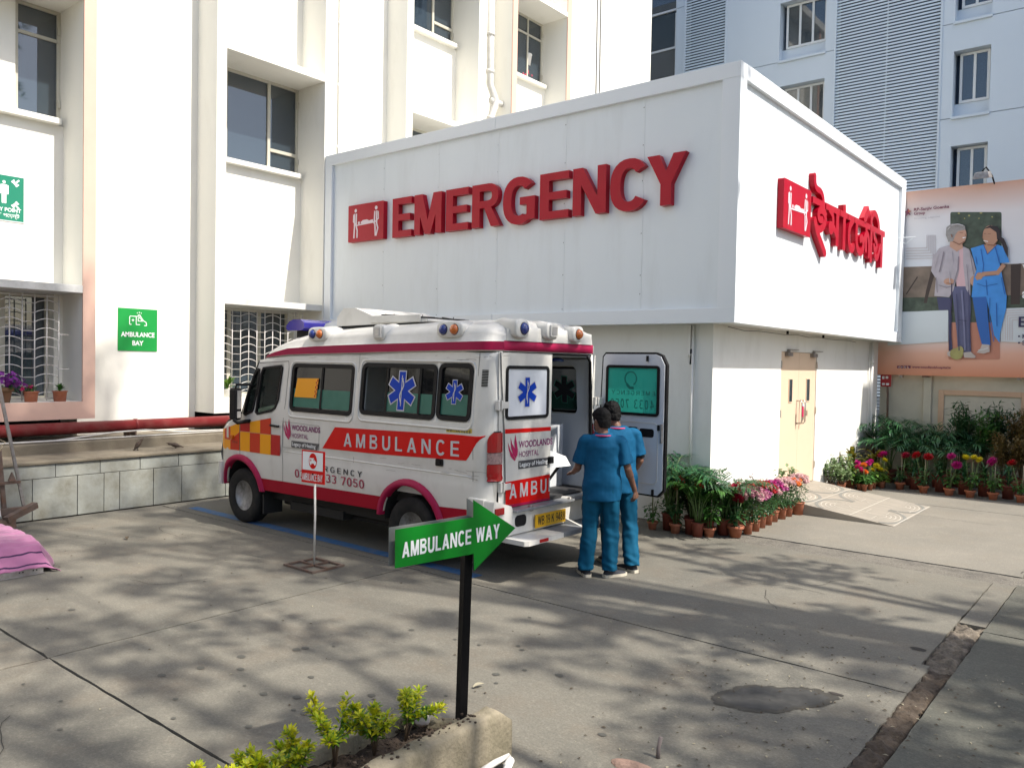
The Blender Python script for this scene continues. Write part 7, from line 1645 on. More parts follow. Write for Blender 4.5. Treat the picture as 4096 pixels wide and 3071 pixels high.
    for (x, y, r_, so) in P['shoes']: shoe(t, x * k, y * k, r_, sole=so, s=k * 1.0)
    for h_ in P.get('extra', []): h_(t, HP, k)
    return t
def maskf(t, HP, k):
    mb = M().mat('mask_white'); mb.smooth = True; vs = []
    for i in range(7):
        z = -.015 - i * .015
        for j in range(9): u = j / 8 * 2 - 1; vs.append(HP(.062 * u, .108 - .045 * u * u - (.012 if i > 4 else 0) + .004, z))
    mb.add(vs, [(i * 9 + j, i * 9 + j + 1, (i + 1) * 9 + j + 1, (i + 1) * 9 + j) for i in range(6) for j in range(8)]); mb.build('face_mask', t, local=True, solid=.003)
    mb = M().mat('mask_white'); mb.smooth = True
    for s_ in (-1, 1): mb.tube([HP(s_ * .062, .065, -.03), HP(s_ * .079, .02, -.01), HP(s_ * .088, -.02, .01)], .0018 * k, 5)
    mb.build('mask_loop', t, local=True)
def armband(t, HP, k):
    mb = M().mat('black_rubber'); mb.smooth = True; c = Vector(P2['arms'][1][0]).lerp(Vector(P2['arms'][1][1]), .84) * k; mb.tube([tuple(c + Vector((0, 0, .015))), tuple(c - Vector((0, 0, .012)))], .055 * k, 14); mb.build('arm_band', t, local=True)
torso = [(.78, .202, .150, 0), (.86, .200, .150, 0), (.98, .190, .138, 0), (1.10, .184, .126, .005), (1.22, .190, .124, .0), (1.32, .192, .118, -.005), (1.385, .178, .098, -.005), (1.425, .130, .078, -.008), (1.455, .080, .062, -.01)]
P1 = dict(h=1.66, head=(-.015, .035, 1.575), turn=.55, nod=-.12, neck=(0, .0, 1.43), lean=.0, curl=16, torso=torso,
          arms=[((-.185, -.005, 1.37), (-.245, .03, 1.10), (-.30, .23, 1.02), (-.30, .9, -.1), (0.3, 0, -1), 1, .25), ((.185, -.005, 1.37), (.255, -.03, 1.10), (.33, .03, .885), (.30, .25, -1), (-.7, .3, .1), -1, .75)],
          legs=[((-.085, 0, .90), (-.115, .02, .50), (-.145, -.02, .10)), ((.085, 0, .90), (.10, .03, .50), (.095, -.03, .10))],
          shoes=[(-.145, .0, .35, 'shoe_sole'), (.105, .0, -.95, 'shoe_sole')], extra=[maskf])
person((-4.335, 6.76, 0), radians(33), 'person in teal scrubs and white face mask, back turned, in front of the other', P1)
P2 = dict(h=1.705, head=(-.05, .125, 1.575), turn=.25, nod=-.2, neck=(-.01, .07, 1.43), lean=.13, curl=34, torso=torso,
          arms=[((-.185, .055, 1.37), (-.23, .13, 1.10), (-.18, .33, 1.0), (0, 1, 0), (0, 0, -1), 1, .3), ((.185, .055, 1.37), (.235, .02, 1.10), (.15, .15, .88), (0, .5, -1), (-1, 0, 0), -1, .5)],
          legs=[((-.085, 0, .90), (-.08, .09, .51), (-.05, .12, .10)), ((.085, 0, .90), (.10, -.05, .49), (.06, -.25, .10))],
          shoes=[(-.06, .14, .1, 'shoe_sole'), (.06, -.22, .45, 'shoe_sole')], extra=[armband])
person((-4.42, 7.22, 0), radians(52), 'person in teal scrubs with curly hair and black arm band, mostly hidden behind another', P2)

# ------------------------------------------------ plants
mat('terracotta', (0.36, 0.115, 0.055), .75, vary=.12, scale=9, dirt=(.42, .25, .18), dirt_amt=.35, dirt_scale=9, bump=.2)
mat('terracotta_dark', (0.22, 0.055, 0.035), .55, vary=.12, scale=9, dirt=(.12, .05, .04), dirt_amt=.4, dirt_scale=6)
mat('old_clay', (0.20, 0.10, 0.055), .85, vary=.2, scale=12, dirt=(.07, .08, .03), dirt_amt=.7, dirt_scale=8)
leafmat('leaf_dark', (0.018, 0.065, 0.022), (0.045, 0.13, 0.04), .4, .25, 14)
leafmat('leaf_mid', (0.03, 0.11, 0.02), (0.08, 0.21, 0.035), .45, .3, 14)
leafmat('leaf_bright', (0.07, 0.17, 0.02), (0.15, 0.28, 0.03), .45, .4, 14)
leafmat('leaf_gold', (0.28, 0.40, 0.010), (0.62, 0.58, 0.02), .42, .45, 26)
leafmat('leaf_variegated', (0.06, 0.15, 0.04), (0.34, 0.42, 0.22), .5, .3, 40)
leafmat('leaf_purple', (0.03, 0.035, 0.015), (0.11, 0.045, 0.035), .45, .2, 16)
leafmat('leaf_bronze', (0.09, 0.075, 0.02), (0.20, 0.13, 0.04), .5, .3, 12)
leafmat('leaf_croton', (0.03, 0.07, 0.012), (0.30, 0.24, 0.03), .35, .25, 16)
leafmat('palm_leaf', (0.015, 0.07, 0.035), (0.05, 0.16, 0.055), .35, .25, 8)
leafmat('canopy_leaf', (0.03, 0.08, 0.015), (0.06, 0.13, 0.03), .5, .3, 3)
mat('stem_green', (.10, .17, .05), .6); mat('stem_brown', (.12, .08, .045), .85, vary=.2); mat('stake', (.34, .30, .22), .8); mat('bark', (.13, .10, .07), .9, vary=.3, scale=8, bump=.8, bscale=20)
for n_, c_ in dict(red=(.42, .005, .012), crimson=(.33, .004, .035), magenta=(.48, .012, .20), pink=(.66, .30, .40), palepink=(.72, .50, .50), yellow=(.72, .62, .02), orange=(.75, .20, .03), violet=(.30, .05, .38), hotpink=(.62, .03, .16), mauve=(.55, .14, .36), redmum=(.55, .015, .02)).items():
    leafmat('flower_' + n_, tuple(x * .75 for x in c_), tuple(min(.85, x * 1.15) for x in c_), .6, .3, 60)
def leaf(mb, p, d, L_, W_, up=(0, 0, 1), bend=.25, seg=2):
    p, d, up = Vector(p), Vector(d).normalized(), Vector(up); s_ = d.cross(up)
    if s_.length < 1e-4: s_ = d.cross(Vector((1, 0, 0)))
    s_.normalize(); n = s_.cross(d).normalized()
    if seg == 1:
        q = p + d * L_ * .5 - n * bend * L_ * .2; e = p + d * L_ - n * bend * L_ * .7
        mb.add([p, q + s_ * W_ / 2 + n * W_ * .12, e, q - s_ * W_ / 2 + n * W_ * .12], [(0, 1, 2, 3)]); return
    a = p + d * L_ * .33 - n * bend * L_ * .08; b = p + d * L_ * .70 - n * bend * L_ * .38; e = p + d * L_ - n * bend * L_ * .9
    mb.add([p, a + s_ * W_ * .45 + n * W_ * .1, a, a - s_ * W_ * .45 + n * W_ * .1, b + s_ * W_ * .38 + n * W_ * .06, b, b - s_ * W_ * .38 + n * W_ * .06, e],
           [(0, 1, 2), (0, 2, 3), (1, 4, 5, 2), (2, 5, 6, 3), (4, 7, 5), (5, 7, 6)])
def rdir(r, zmin=-1, zmax=1):
    z = r.uniform(zmin, zmax); a = r.uniform(0, 2 * pi); k = sqrt(max(0, 1 - z * z)); return Vector((k * cos(a), k * sin(a), z))
def pot(parent, r, h, m='terracotta', rim=True, style=0):
    mb = M().mat(m); mb.smooth = True
    if style == 0: pr = [(r * .62, 0), (r * .80, h * .70), (r * .84, h * .74), (r * .97, h * .76), (r, h * .80), (r, h * .98), (r * .97, h), (r * .88, h), (r * .84, h * .86), (r * .0005, h * .86)]
    else: pr = [(r * .74, 0), (r * .86, h * .86), (r * .90, h * .90), (r * .98, h * .91), (r, h * .94), (r * .99, h), (r * .9, h), (r * .88, h * .92), (r * .0005, h * .90)]
    mb.lathe(pr, (0, 0, 0), 22); o = mb.build('pot', parent, local=True)
    sb = M().mat('soil'); sb.lathe([(.0005, h * .88), (r * .86, h * .87)], (0, 0, .002), 14); sb.build('soil', parent, local=True); return o
def proto(label='', cat='plant'): return empty('potted_plant', (0, 0, -50), 0, label, cat)
def fuse(mb, name, t, kind=None): return mb.build(name, t, local=True, kind=kind)
_heads = {}
def head_mesh(kind, col, r):
    k = (kind, col, round(r, 3))
    if k in _heads: return _heads[k]
    rr = random.Random(hash(k[1]) % 97 + int(r * 1000)); mb = M().mat('flower_' + col)
    if kind == 'dahlia':
        for ring_, (el_, n, L_) in enumerate(((-.5, 12, .8), (-.15, 15, 1.0), (.2, 15, 1.0), (.5, 13, .92), (.85, 10, .78), (1.15, 7, .6))):
            for i in range(n):
                a = 2 * pi * (i + .5 * (ring_ % 2)) / n + rr.uniform(-.08, .08); d = Vector((cos(a) * cos(el_), sin(a) * cos(el_), sin(el_))); leaf(mb, d * r * .12, d, r * L_ * rr.uniform(.92, 1.08), r * .38, bend=-.22)
    elif kind == 'mum':
        for i in range(26):
            d = rdir(rr, -.35, 1); leaf(mb, d * r * .15, d, r * rr.uniform(.8, 1.05), r * .5, bend=-.3, seg=1)
        mb.smooth = True; mb.ball((0, 0, 0), r * .6, 8, rings=5)
    else:
        for i in range(5):
            a = 2 * pi * i / 5 + rr.uniform(-.1, .1); d = Vector((cos(a), sin(a), .35)); leaf(mb, (0, 0, 0), d, r, r * .95, bend=.25)
    o = mb.build('flower', None, local=True); me = o.data; bpy.data.objects.remove(o); _heads[k] = me; return me
def flower(t, kind, col, p, r, tilt=(0, 0)):
    o = bpy.data.objects.new('flower', head_mesh(kind, col, r)); COL.objects.link(o); o.parent = t; o.location = p; o.rotation_euler = (tilt[0], tilt[1], rnd.uniform(0, 6)); KIDS.setdefault(t.name, []).append(o); return o
def bush(mb, r, c, rad, n, L_, W_, flat=1.0, out=.6, seg=1, hollow=.55, up=.25):
    for i in range(n):
        d = rdir(r); k = (hollow + (1 - hollow) * r.random()) ; p = Vector((c[0] + d.x * rad[0] * k, c[1] + d.y * rad[1] * k, c[2] + d.z * rad[2] * k * flat)); dd = (d * out + rdir(r) * .5 + Vector((0, 0, up))).normalized(); s_ = r.uniform(.7, 1.25); leaf(mb, p, dd, L_ * s_, W_ * s_, bend=r.uniform(.1, .5), seg=seg)
def dahlia(seed, col, heads, pr=.09, ph=.13, lm='leaf_mid', potm='terracotta', kind='dahlia', r=.078, stake=True, H=.5):
    rr = random.Random(seed); t = proto(); pot(t, pr, ph, potm)
    mb = M().mat('stem_green'); mb.smooth = True; fb = M().mat(lm)
    for i in range(6):
        a = rr.uniform(0, 6.3); e = Vector((cos(a) * .09, sin(a) * .09, H * rr.uniform(.5, .9))); pts = [Vector((cos(a) * .02, sin(a) * .02, ph * .9)), e * .5 + Vector((0, 0, .08)), e]; mb.tube(pts, .005, 5)
        for q in range(11):
            u = rr.uniform(.25, 1); p = pts[0].lerp(e, u); b = rr.uniform(0, 6.3); d = Vector((cos(b), sin(b), rr.uniform(-.2, .4))); pe = p + d * .04; leaf(fb, pe, d + Vector((0, 0, .1)), rr.uniform(.07, .12), rr.uniform(.035, .06), bend=rr.uniform(.2, .7))
    for hx, hy, hz in heads: mb.tube([(hx * .1, hy * .1, ph * .9), (hx * .6, hy * .6, hz * .6), (hx, hy, hz)], .0055, 5)
    fuse(mb, 'stem', t); fuse(fb, 'foliage', t)
    if stake: sb = M().mat('stake'); sb.tube([(.015, .01, ph * .8), (.02, .012, H + .08)], .007, 6); fuse(sb, 'stake', t)
    for i, (hx, hy, hz) in enumerate(heads): flower(t, kind, col if isinstance(col, str) else col[i % len(col)], (hx, hy, hz), r * rr.uniform(.85, 1.05), (rr.uniform(.2, .9), rr.uniform(-.4, .4)))
    return t
def mum(seed, cols_, R_=.15, hz=.40, n=30, pr=.075, ph=.15, fr_=.037, potm='terracotta', style=1):
    rr = random.Random(seed); t = proto(); pot(t, pr, ph, potm, style=style)
    mb = M().mat('leaf_dark'); bush(mb, rr, (0, 0, ph + (hz - ph) * .5), (R_ * .85, R_ * .85, (hz - ph) * .58), 300, .042, .024, out=.8)
    fuse(mb, 'foliage', t); sb = M().mat('stem_green'); [sb.tube([(0, 0, ph * .9), (cos(i) * .05, sin(i) * .05, hz * .8)], .004, 5) for i in range(5)]; fuse(sb, 'stem', t)
    for i in range(n):
        d = rdir(rr, .0, 1); flower(t, 'mum', cols_[i % len(cols_)] if rr.random() < .75 else cols_[0], (d.x * R_ * rr.uniform(.75, 1.05), d.y * R_ * rr.uniform(.75, 1.05), hz - .02 + d.z * R_ * .55), fr_ , (d.y * -.6, d.x * .6))
    return t
def palm(seed, H=1.0, n=9, pr=.13, ph=.22, spread=.55, lm='palm_leaf', potm='terracotta_dark', L2=.24, stems=True):
    rr = random.Random(seed); t = proto(); pot(t, pr, ph, potm, style=1); sb = M().mat('stem_green'); sb.smooth = True; fb = M().mat(lm)
    for i in range(n):
        a = 2 * pi * i / n + rr.uniform(-.3, .3); sp = spread * rr.uniform(.6, 1.1); h = H * rr.uniform(.8, 1.05); base = Vector((cos(a) * .03, sin(a) * .03, ph)); pts = []
        for k in range(9):
            u = k / 8; pts.append(base + Vector((cos(a) * sp * u ** 1.7, sin(a) * sp * u ** 1.7, (h - ph) * (1.25 * u - .35 * u ** 3.2 * (1 + sp)))))
        sb.tube(pts, [.009 - .0065 * k / 8 for k in range(9)], 5)
        for k in range(13):
            u = .36 + .64 * k / 12; j = min(7, int(u * 8)); p = pts[j].lerp(pts[j + 1], u * 8 - j); d = (pts[j + 1] - pts[j]).normalized()
            for s_ in (-1, 1):
                sd = d.cross(Vector((0, 0, 1))).normalized() * s_; L_ = L2 * 1.15 * (1 - abs(u - .6) * 1.0) * rr.uniform(.8, 1.15); leaf(fb, p, sd * .7 + d * .85 + Vector((rr.uniform(-.12, .12), rr.uniform(-.12, .12), .12)), max(.06, L_), .027, bend=.5)
    fuse(sb, 'stem', t); fuse(fb, 'frond', t); return t
def shrub(seed, H=.8, R_=.28, lm='leaf_mid', n=420, L_=.07, W_=.024, pr=.12, ph=.22, potm='terracotta_dark', bare=.35, stems=8, seg=1):
    rr = random.Random(seed); t = proto(); pot(t, pr, ph, potm, style=1); sb = M().mat('stem_brown'); fb = M().mat(lm)
    for i in range(stems):
        a = rr.uniform(0, 6.3); k = rr.uniform(.3, 1); e = Vector((cos(a) * R_ * k, sin(a) * R_ * k, H * rr.uniform(.75, 1.02))); p0 = Vector((cos(a) * .02, sin(a) * .02, ph * .9)); mid = p0.lerp(e, .5) + Vector((rr.uniform(-.04, .04), rr.uniform(-.04, .04), .03)); sb.tube([p0, mid, e], [.008, .006, .003], 5)
        for q in range(n // stems):
            u = bare + (1 - bare) * rr.random(); p = (p0.lerp(mid, u * 2) if u < .5 else mid.lerp(e, u * 2 - 1)) + rdir(rr) * rr.uniform(0, R_ * .38); leaf(fb, p, rdir(rr, -.2, 1), L_ * rr.uniform(.7, 1.2), W_ * rr.uniform(.8, 1.2), bend=rr.uniform(.1, .6), seg=seg)
    fuse(sb, 'stem', t); fuse(fb, 'foliage', t); return t
def rosette(seed, H=.5, n=60, L_=.32, W_=.03, lm='leaf_mid', pr=.10, ph=.16, potm='terracotta', arch=1.0, z0=.0):
    rr = random.Random(seed); t = proto(); pot(t, pr, ph, potm, style=1); fb = M().mat(lm); sb = M().mat('stem_green'); sb.tube([(0, 0, ph * .9), (0, 0, ph + (H - ph) * .45)], .01, 6)
    for i in range(n):
        a = rr.uniform(0, 6.3); el_ = rr.uniform(.2, 1.35); z = ph + (H - ph) * .45 * rr.random(); d0 = Vector((cos(a) * cos(el_), sin(a) * cos(el_), sin(el_))); L2 = L_ * rr.uniform(.7, 1.1); p = Vector((0, 0, z)); vs = []; s_ = Vector((-sin(a), cos(a), 0)); K = 5
        for k in range(K + 1):
            u = k / K; wd = W_ * (sin(pi * min(.97, u * .85 + .12)) ** .8) / 2; c = p + d0 * L2 * u + Vector((0, 0, -arch * L2 * .55 * u * u)); vs += [c - s_ * wd + Vector((0, 0, wd * .3)), c + s_ * wd + Vector((0, 0, wd * .3))]
        fb.add(vs, [(2 * k, 2 * k + 1, 2 * k + 3, 2 * k + 2) for k in range(K)])
    fuse(sb, 'stem', t); fuse(fb, 'foliage', t); return t
_used = set()
def put(t, x, y, label, group=None, s=1.0, rz=None, z=0.0, sz=1.0):
    o = t if t.name not in _used else copy_tree(t)
    _used.add(t.name); _used.add(o.name); o.location = (x, y, z); o.rotation_euler = (0, 0, rnd.uniform(0, 6.2) if rz is None else rz); o.scale = (s, s, s * sz); o['label'] = label; o['category'] = 'plant'
    if group: o['group'] = group
    elif 'group' in o: del o['group']
    return o
GL = 'flower pots in the bed left of the ramp'
# front row along the left bed
dr = dahlia(1, 'red', [(.03, .0, .66)], r=.075, H=.55)
put(dr, -5.11, 9.18, 'small pot of leafy dahlia under the open rear door of the ambulance', GL, .8)
put(dahlia(3, 'red', [(.02, -.02, .60)], r=.09, pr=.075, ph=.12, lm='leaf_dark'), -4.78, 9.17, 'red dahlia in a small pot beside the lower corner of the open ambulance door', GL, 1.05, 1.0)
put(dahlia(4, 'red', [(-.16, .02, .60)], r=.072, pr=.085, ph=.12), -4.37, 9.27, 'staked red dahlia in the small orange pot at the front of the bed', GL, 1.0, 0)
put(dahlia(5, 'crimson', [(-.04, .04, .585), (.03, -.01, .47)], r=.088, pr=.105, ph=.14, lm='leaf_dark'), -4.13, 9.50, 'bowl shaped pot with two crimson dahlias at the front corner of the bed', GL, 1.0, 0)
p1 = palm(21, .98, 11, .115, .20, .42)
put(p1, -4.60, 9.28, 'broad leafy palm in a big dark pot between two small dahlia pots', GL, 1.0)
put(palm(22, 1.12, 12, .10, .22, .48), -4.94, 9.30, 'tall palm in a dark red pot beside the open ambulance door', GL, 1.0)
put(palm(23, .92, 9, .095, .21, .5, 'leaf_dark'), -4.30, 9.53, 'arching palm in the tall dark pot behind the bowl shaped pot', GL, 1.0)
put(shrub(31, .62, .22, 'leaf_dark', 300, .06, .03, .09, .18), -4.50, 9.50, 'dark leafy shrub squeezed against the corner of the white wall', GL)
for i, (x, y, H, lm, lab) in enumerate(((-4.72, 9.48, .74, 'leaf_dark', 'dense dark shrub between the two palms'), (-4.45, 9.40, .60, 'leaf_mid', 'mid green shrub behind the staked red dahlia'), (-4.98, 9.52, .7, 'leaf_dark', 'dark shrub against the wall under the ambulance door'), (-4.24, 9.68, .56, 'leaf_mid', 'green leafy shrub behind the bowl shaped pot'))):
    put(shrub(170 + i, H, .23, lm, 620, .08, .032, .09, .18, 'terracotta_dark', .15, 10), x, y, lab, GL)
put(palm(24, .86, 10, .08, .18, .40, 'leaf_mid', L2=.2), -4.48, 9.18, 'short bright palm between the small orange pots at the road side', GL)
# chrysanthemums along the diagonal edge
mums = [(-4.09, 9.78, ['pink', 'palepink'], .17, .45, 'pink chrysanthemum in the pot nearest the road'),
        (-4.09, 10.02, ['pink', 'mauve'], .16, .44, 'pink and mauve chrysanthemum second from the road end'),
        (-4.12, 10.29, ['redmum', 'crimson'], .17, .48, 'bright red chrysanthemum third along the bed edge'),
        (-4.13, 10.54, ['palepink', 'pink'], .14, .42, 'pale pink chrysanthemum behind the bright red one'),
        (-4.17, 10.82, ['mauve', 'magenta'], .15, .45, 'mauve chrysanthemum in the broad orange pot'),
        (-4.15, 11.09, ['palepink'], .15, .46, 'blush white chrysanthemum two pots before the ramp'),
        (-4.16, 11.36, ['palepink', 'orange'], .14, .44, 'blush and orange chrysanthemum one pot before the ramp')]
for i, (x, y, c_, R_, hz, lab) in enumerate(mums):
    put(mum(40 + i, c_, R_ * 1.15, hz + .02, 44, .07 if i != 4 else .085, .15), x, y, lab, GL)
put(mum(49, ['palepink', 'palepink', 'orange'], .15, .50, 34, .095, .18, style=1), -4.11, 11.60, 'blush chrysanthemum in the largest orange pot touching the ramp', GL)
put(mum(50, ['redmum'], .16, .5, 30, .07, .15), -4.33, 10.10, 'red chrysanthemum in the second row of the bed', GL)
# leafy rows behind
for i, (x, y, lm, H, lab) in enumerate(((-4.42, 9.85, 'leaf_purple', .52, 'purple tinged bushy plant behind the pink chrysanthemum'), (-4.40, 10.25, 'leaf_purple', .55, 'purple brown leafy plant against the sunlit wall'), (-4.42, 10.62, 'leaf_purple', .56, 'bronze leaved plant in the middle of the wall row'))):
    put(shrub(60 + i, H, .20, lm, 520, .065, .022, .08, .16, 'terracotta', .2, 10), x, y, lab, GL)
put(rosette(66, .62, 90, .34, .026, 'leaf_bright', .09, .16, arch=1.1), -4.40, 11.05, 'fountain of narrow bright green leaves against the sunlit wall', GL)
put(rosette(67, .56, 80, .30, .028, 'leaf_mid', .09, .16, arch=1.1), -4.40, 11.38, 'second fountain of narrow green leaves nearer the door', GL)
put(shrub(68, .66, .15, 'leaf_variegated', 90, .075, .06, .08, .16, 'terracotta', .55, 5), -4.36, 11.66, 'round leaved pale green plant beside the beige door', GL)
# right of the ramp
GR = 'flower pots right of the ramp'
for i, (x, y, lab) in enumerate(((-4.50, 14.22, 'variegated round leaved plant nearest the door on the right of the ramp'), (-4.40, 14.55, 'variegated round leaved plant behind the small flowers'), (-4.34, 14.32, 'low variegated plant at the upper edge of the ramp'))):
    put(shrub(70 + i, (.52, .60, .36)[i], .19, 'leaf_variegated', 360, .055, .045, .08, .13, 'terracotta', .3, 8), x, y, lab, GR)
put(rosette(74, .62, 60, .32, .05, 'leaf_bright', .09, .15), -4.35, 14.85, 'bright green broad leaved plant right of the variegated ones', GR)
put(rosette(75, .95, 46, .42, .085, 'leaf_croton', .11, .2, arch=.8), -4.42, 15.15, 'tall yellow green croton in the corner right of the door', GR)
put(rosette(76, .95, 46, .42, .085, 'leaf_croton', .11, .2, arch=.9), -4.15, 15.55, 'second croton with drooping yellow edged leaves', GR)
put(rosette(77, 1.1, 40, .40, .05, 'leaf_purple', .11, .22, arch=.9), -4.28, 16.0, 'dark spiky leaved plant behind the crotons', GR)
small = [(-4.15, 14.70, 'hotpink', 'pink dahlia'), (-4.06, 14.66, 'orange', 'orange dahlia'), (-4.02, 14.86, 'magenta', 'bright magenta dahlia'), (-4.03, 15.10, 'yellow', 'yellow dahlia'), (-4.22, 14.92, 'magenta', 'purple magenta dahlia'), (-3.93, 15.25, 'yellow', 'pale yellow dahlia')]
for i, (x, y, c_, nm) in enumerate(small):
    put(dahlia(80 + i, c_, [(.03, -.03, .40 + .05 * (i % 3)), (-.04, .02, .33)] if i != 2 else [(.0, .0, .50), (-.06, 0, .47)], pr=.055, ph=.12, lm='leaf_bright' if c_ == 'yellow' else 'leaf_mid', r=.06, stake=False, H=.36), x, y, nm + (' in a small pot at the right edge of the ramp', ' in front of the variegated plants beside the ramp', ' standing above the ramp corner', ' at the end of the small pot row', ' behind the orange one beside the ramp', ' turning towards the open yard')[i], GR)
put(dahlia(90, ['crimson', 'magenta'], [(0, 0, .58), (-.1, .03, .60), (.08, 0, .55)], pr=.09, ph=.12, lm='leaf_dark'), -3.98, 15.42, 'crimson dahlias in the dark gap between ramp group and boundary row', GR)
# row along the boundary wall
GB = 'flower pots along the boundary wall'
rowp = [(-3.66, 15.36, 'crimson', [(.08, 0, .60)], 'dim crimson dahlia first in the boundary row'), (-3.25, 15.22, 'red', [(-.13, .02, .63), (.06, 0, .62)], 'two red dahlias second in the boundary row'), (-2.86, 15.24, 'magenta', [(.02, 0, .66), (.11, -.02, .52)], 'magenta dahlia third in the boundary row'),
        (-2.55, 15.26, 'yellow', [(-.08, 0, .66), (.04, 0, .67), (.12, .0, .64)], 'yellow dahlias fourth in the boundary row'), (-2.22, 15.28, 'magenta', [(-.02, -.02, .62)], 'large magenta pink dahlia fifth in the boundary row'), (-1.83, 15.30, 'red', [(-.14, 0, .62)], 'single red dahlia last in the boundary row')]
for i, (x, y, c_, hs, lab) in enumerate(rowp):
    put(dahlia(100 + i, c_, hs, pr=.09, ph=.125, lm='leaf_mid' if i > 1 else 'leaf_dark', r=.10 if i == 4 else (.062 if c_ == 'yellow' else .082), kind='dahlia', H=.52), x, y, lab, GB, 1, 0)
put(dahlia(107, 'magenta', [(.0, 0, .6)], pr=.09, ph=.125), -1.40, 15.3, 'magenta dahlia after the last red one in the boundary row', GB)
for i, x in enumerate((-3.47, -3.06, -2.70, -2.40, -2.05, -1.62)):
    put(rosette(110 + i, .78, 46, .30, .032, 'leaf_dark' if i % 2 else 'palm_leaf', .11, .22, 'terracotta_dark', 1.0), x, 15.58, ('dark dracaena in a big pot behind the %s of the boundary row' % ('first gap', 'second gap', 'third gap', 'fourth gap', 'fifth gap', 'last gap')[i]), GB)
for i, (x, y, H) in enumerate(((-4.30, 16.6, 1.42), (-3.90, 16.75, 1.35), (-3.55, 16.5, 1.25), (-3.25, 16.8, 1.35), (-4.05, 16.2, 1.15), (-3.65, 16.1, 1.05), (-3.2, 16.15, 1.0), (-2.95, 16.5, 1.15))):
    put(palm(120 + i, H, 12, .14, .24, .62, 'palm_leaf', L2=.30), x, y, 'areca palm with dark arching fronds, ' + ('in the corner by the drain pipe', 'under the left end of the billboard', 'left of the white pilaster', 'against the white pilaster', 'in front of the corner palm', 'in the second row before the pilaster', 'with drooping fronds in the second row', 'beside the small leaved shrubs')[i], 'palms along the boundary wall')
for i, (x, y, lm, H) in enumerate(((-2.95, 16.85, 'leaf_dark', 1.5), (-2.62, 16.75, 'leaf_mid', 1.35), (-2.30, 16.85, 'leaf_dark', 1.5), (-2.02, 16.75, 'leaf_bronze', 1.5), (-1.7, 16.8, 'leaf_dark', 1.4), (-2.1, 16.2, 'leaf_bronze', 1.0), (-1.4, 16.6, 'leaf_mid', 1.4))):
    put(shrub(140 + i, H, .36, lm, 1500, .105, .028, .13, .24, bare=.42, stems=13), x, y, ('tall fine leaved green shrub right of the pilaster', 'mid green shrub below the moulded frame', 'dark fine leaved shrub in front of the frame panel', 'tall bronze leaved shrub standing next to the green fine leaved ones', 'dark shrub to the right of the tall bronze one', 'low bronze shrub in front of the tall bronze one', 'mid green shrub last in the shrub row')[i], 'shrubs along the boundary wall')
# window sill pots
mb = None
put(dahlia(160, 'violet', [], pr=.145, ph=.21, potm='old_clay', stake=False, H=.30), -12.36, 4.17, 'large mossy clay pot of violet petunias on the window sill', 'pots on the pink framed sill', 1, 0, 1.42)
vp = bpy.data.objects[[o.name for o in bpy.data.objects if o.get('label') == 'large mossy clay pot of violet petunias on the window sill'][0]]
for i in range(46): a = rnd.uniform(0, 6.3); r = rnd.uniform(.04, .28); flower(vp, 'petunia', 'violet', (cos(a) * r * .6 + .06, sin(a) * r, .24 + rnd.uniform(0, .16)), .048, (rnd.uniform(-.3, .3), rnd.uniform(.5, 1.2)))
p2_ = rosette(161, .25, 56, .12, .032, 'leaf_mid', .105, .15, 'terracotta'); hp = put(p2_, -12.36, 4.53, 'small red clay pot with pink flowers in the middle of the sill', 'pots on the pink framed sill', 1, 0, 1.42)
for i in range(7): flower(hp, 'petunia', 'hotpink', (.02 + rnd.uniform(-.04, .04), -.05 + rnd.uniform(-.1, .08), .18 + rnd.uniform(0, .04)), .035, (0, 1))
put(rosette(162, .22, 80, .13, .03, 'leaf_mid', .105, .15, 'terracotta', .6), -12.36, 4.91, 'small red clay pot with plain green leaves at the right of the sill', 'pots on the pink framed sill', 1, 0, 1.42)
for i, (y, s_, lab) in enumerate(((7.55, 1.0, 'white pot with upright green leaves beside the ambulance mirror'), (8.15, .9, 'white pot of green leaves seen through the cab window'), (8.6, .8, 'second white pot of leaves seen through the cab window'))):
    t_ = rosette(165 + i, .36, 34, .24, .04, 'leaf_bright', .07, .14, 'white_plastic', .35); put(t_, -12.34, y, lab, 'white pots on the second sill', s_, None, 1.42)
# golden shrubs in the planter trough
def golden(seed, H, lean, n_br=5):
    rr = random.Random(seed); t = empty('golden_shrub', (0, 0, -50), 0, '', 'plant'); sb = M().mat('stem_brown'); sb.smooth = True; fb = M().mat('leaf_gold'); gb_ = M().mat('leaf_bright')
    for b in range(n_br):
        a = rr.uniform(0, 6.3); e = Vector((lean[0] + cos(a) * H * .45, lean[1] + sin(a) * H * .45, H * rr.uniform(.5, 1.08))); m_ = Vector((lean[0] * .3 + cos(a) * .02, lean[1] * .3 + sin(a) * .02, H * .4)); sb.tube([(0, 0, -.02), m_, e], [.005, .0035, .002], 5)
        for q in range(80):
            u = .35 + .65 * rr.random() ** .7; p = m_.lerp(e, (u - .35) / .65); d = rdir(rr, -.1, 1); k = fb if rr.random() < .6 * u + .35 else gb_
            leaf(k, p + d * .012, d, rr.uniform(.022, .042), rr.uniform(.012, .020), bend=rr.uniform(-.3, .5))
        for q in range(12): p = m_.lerp(e, rr.uniform(-.2, .5)); d = rdir(rr, -.2, .8); leaf(gb_, p, d, rr.uniform(.025, .04), .018, bend=.3)
    fuse(sb, 'stem', t); fuse(fb, 'young_leaves', t); fuse(gb_, 'older_leaves', t); return t
GS = 'golden shrubs in the planter trough'
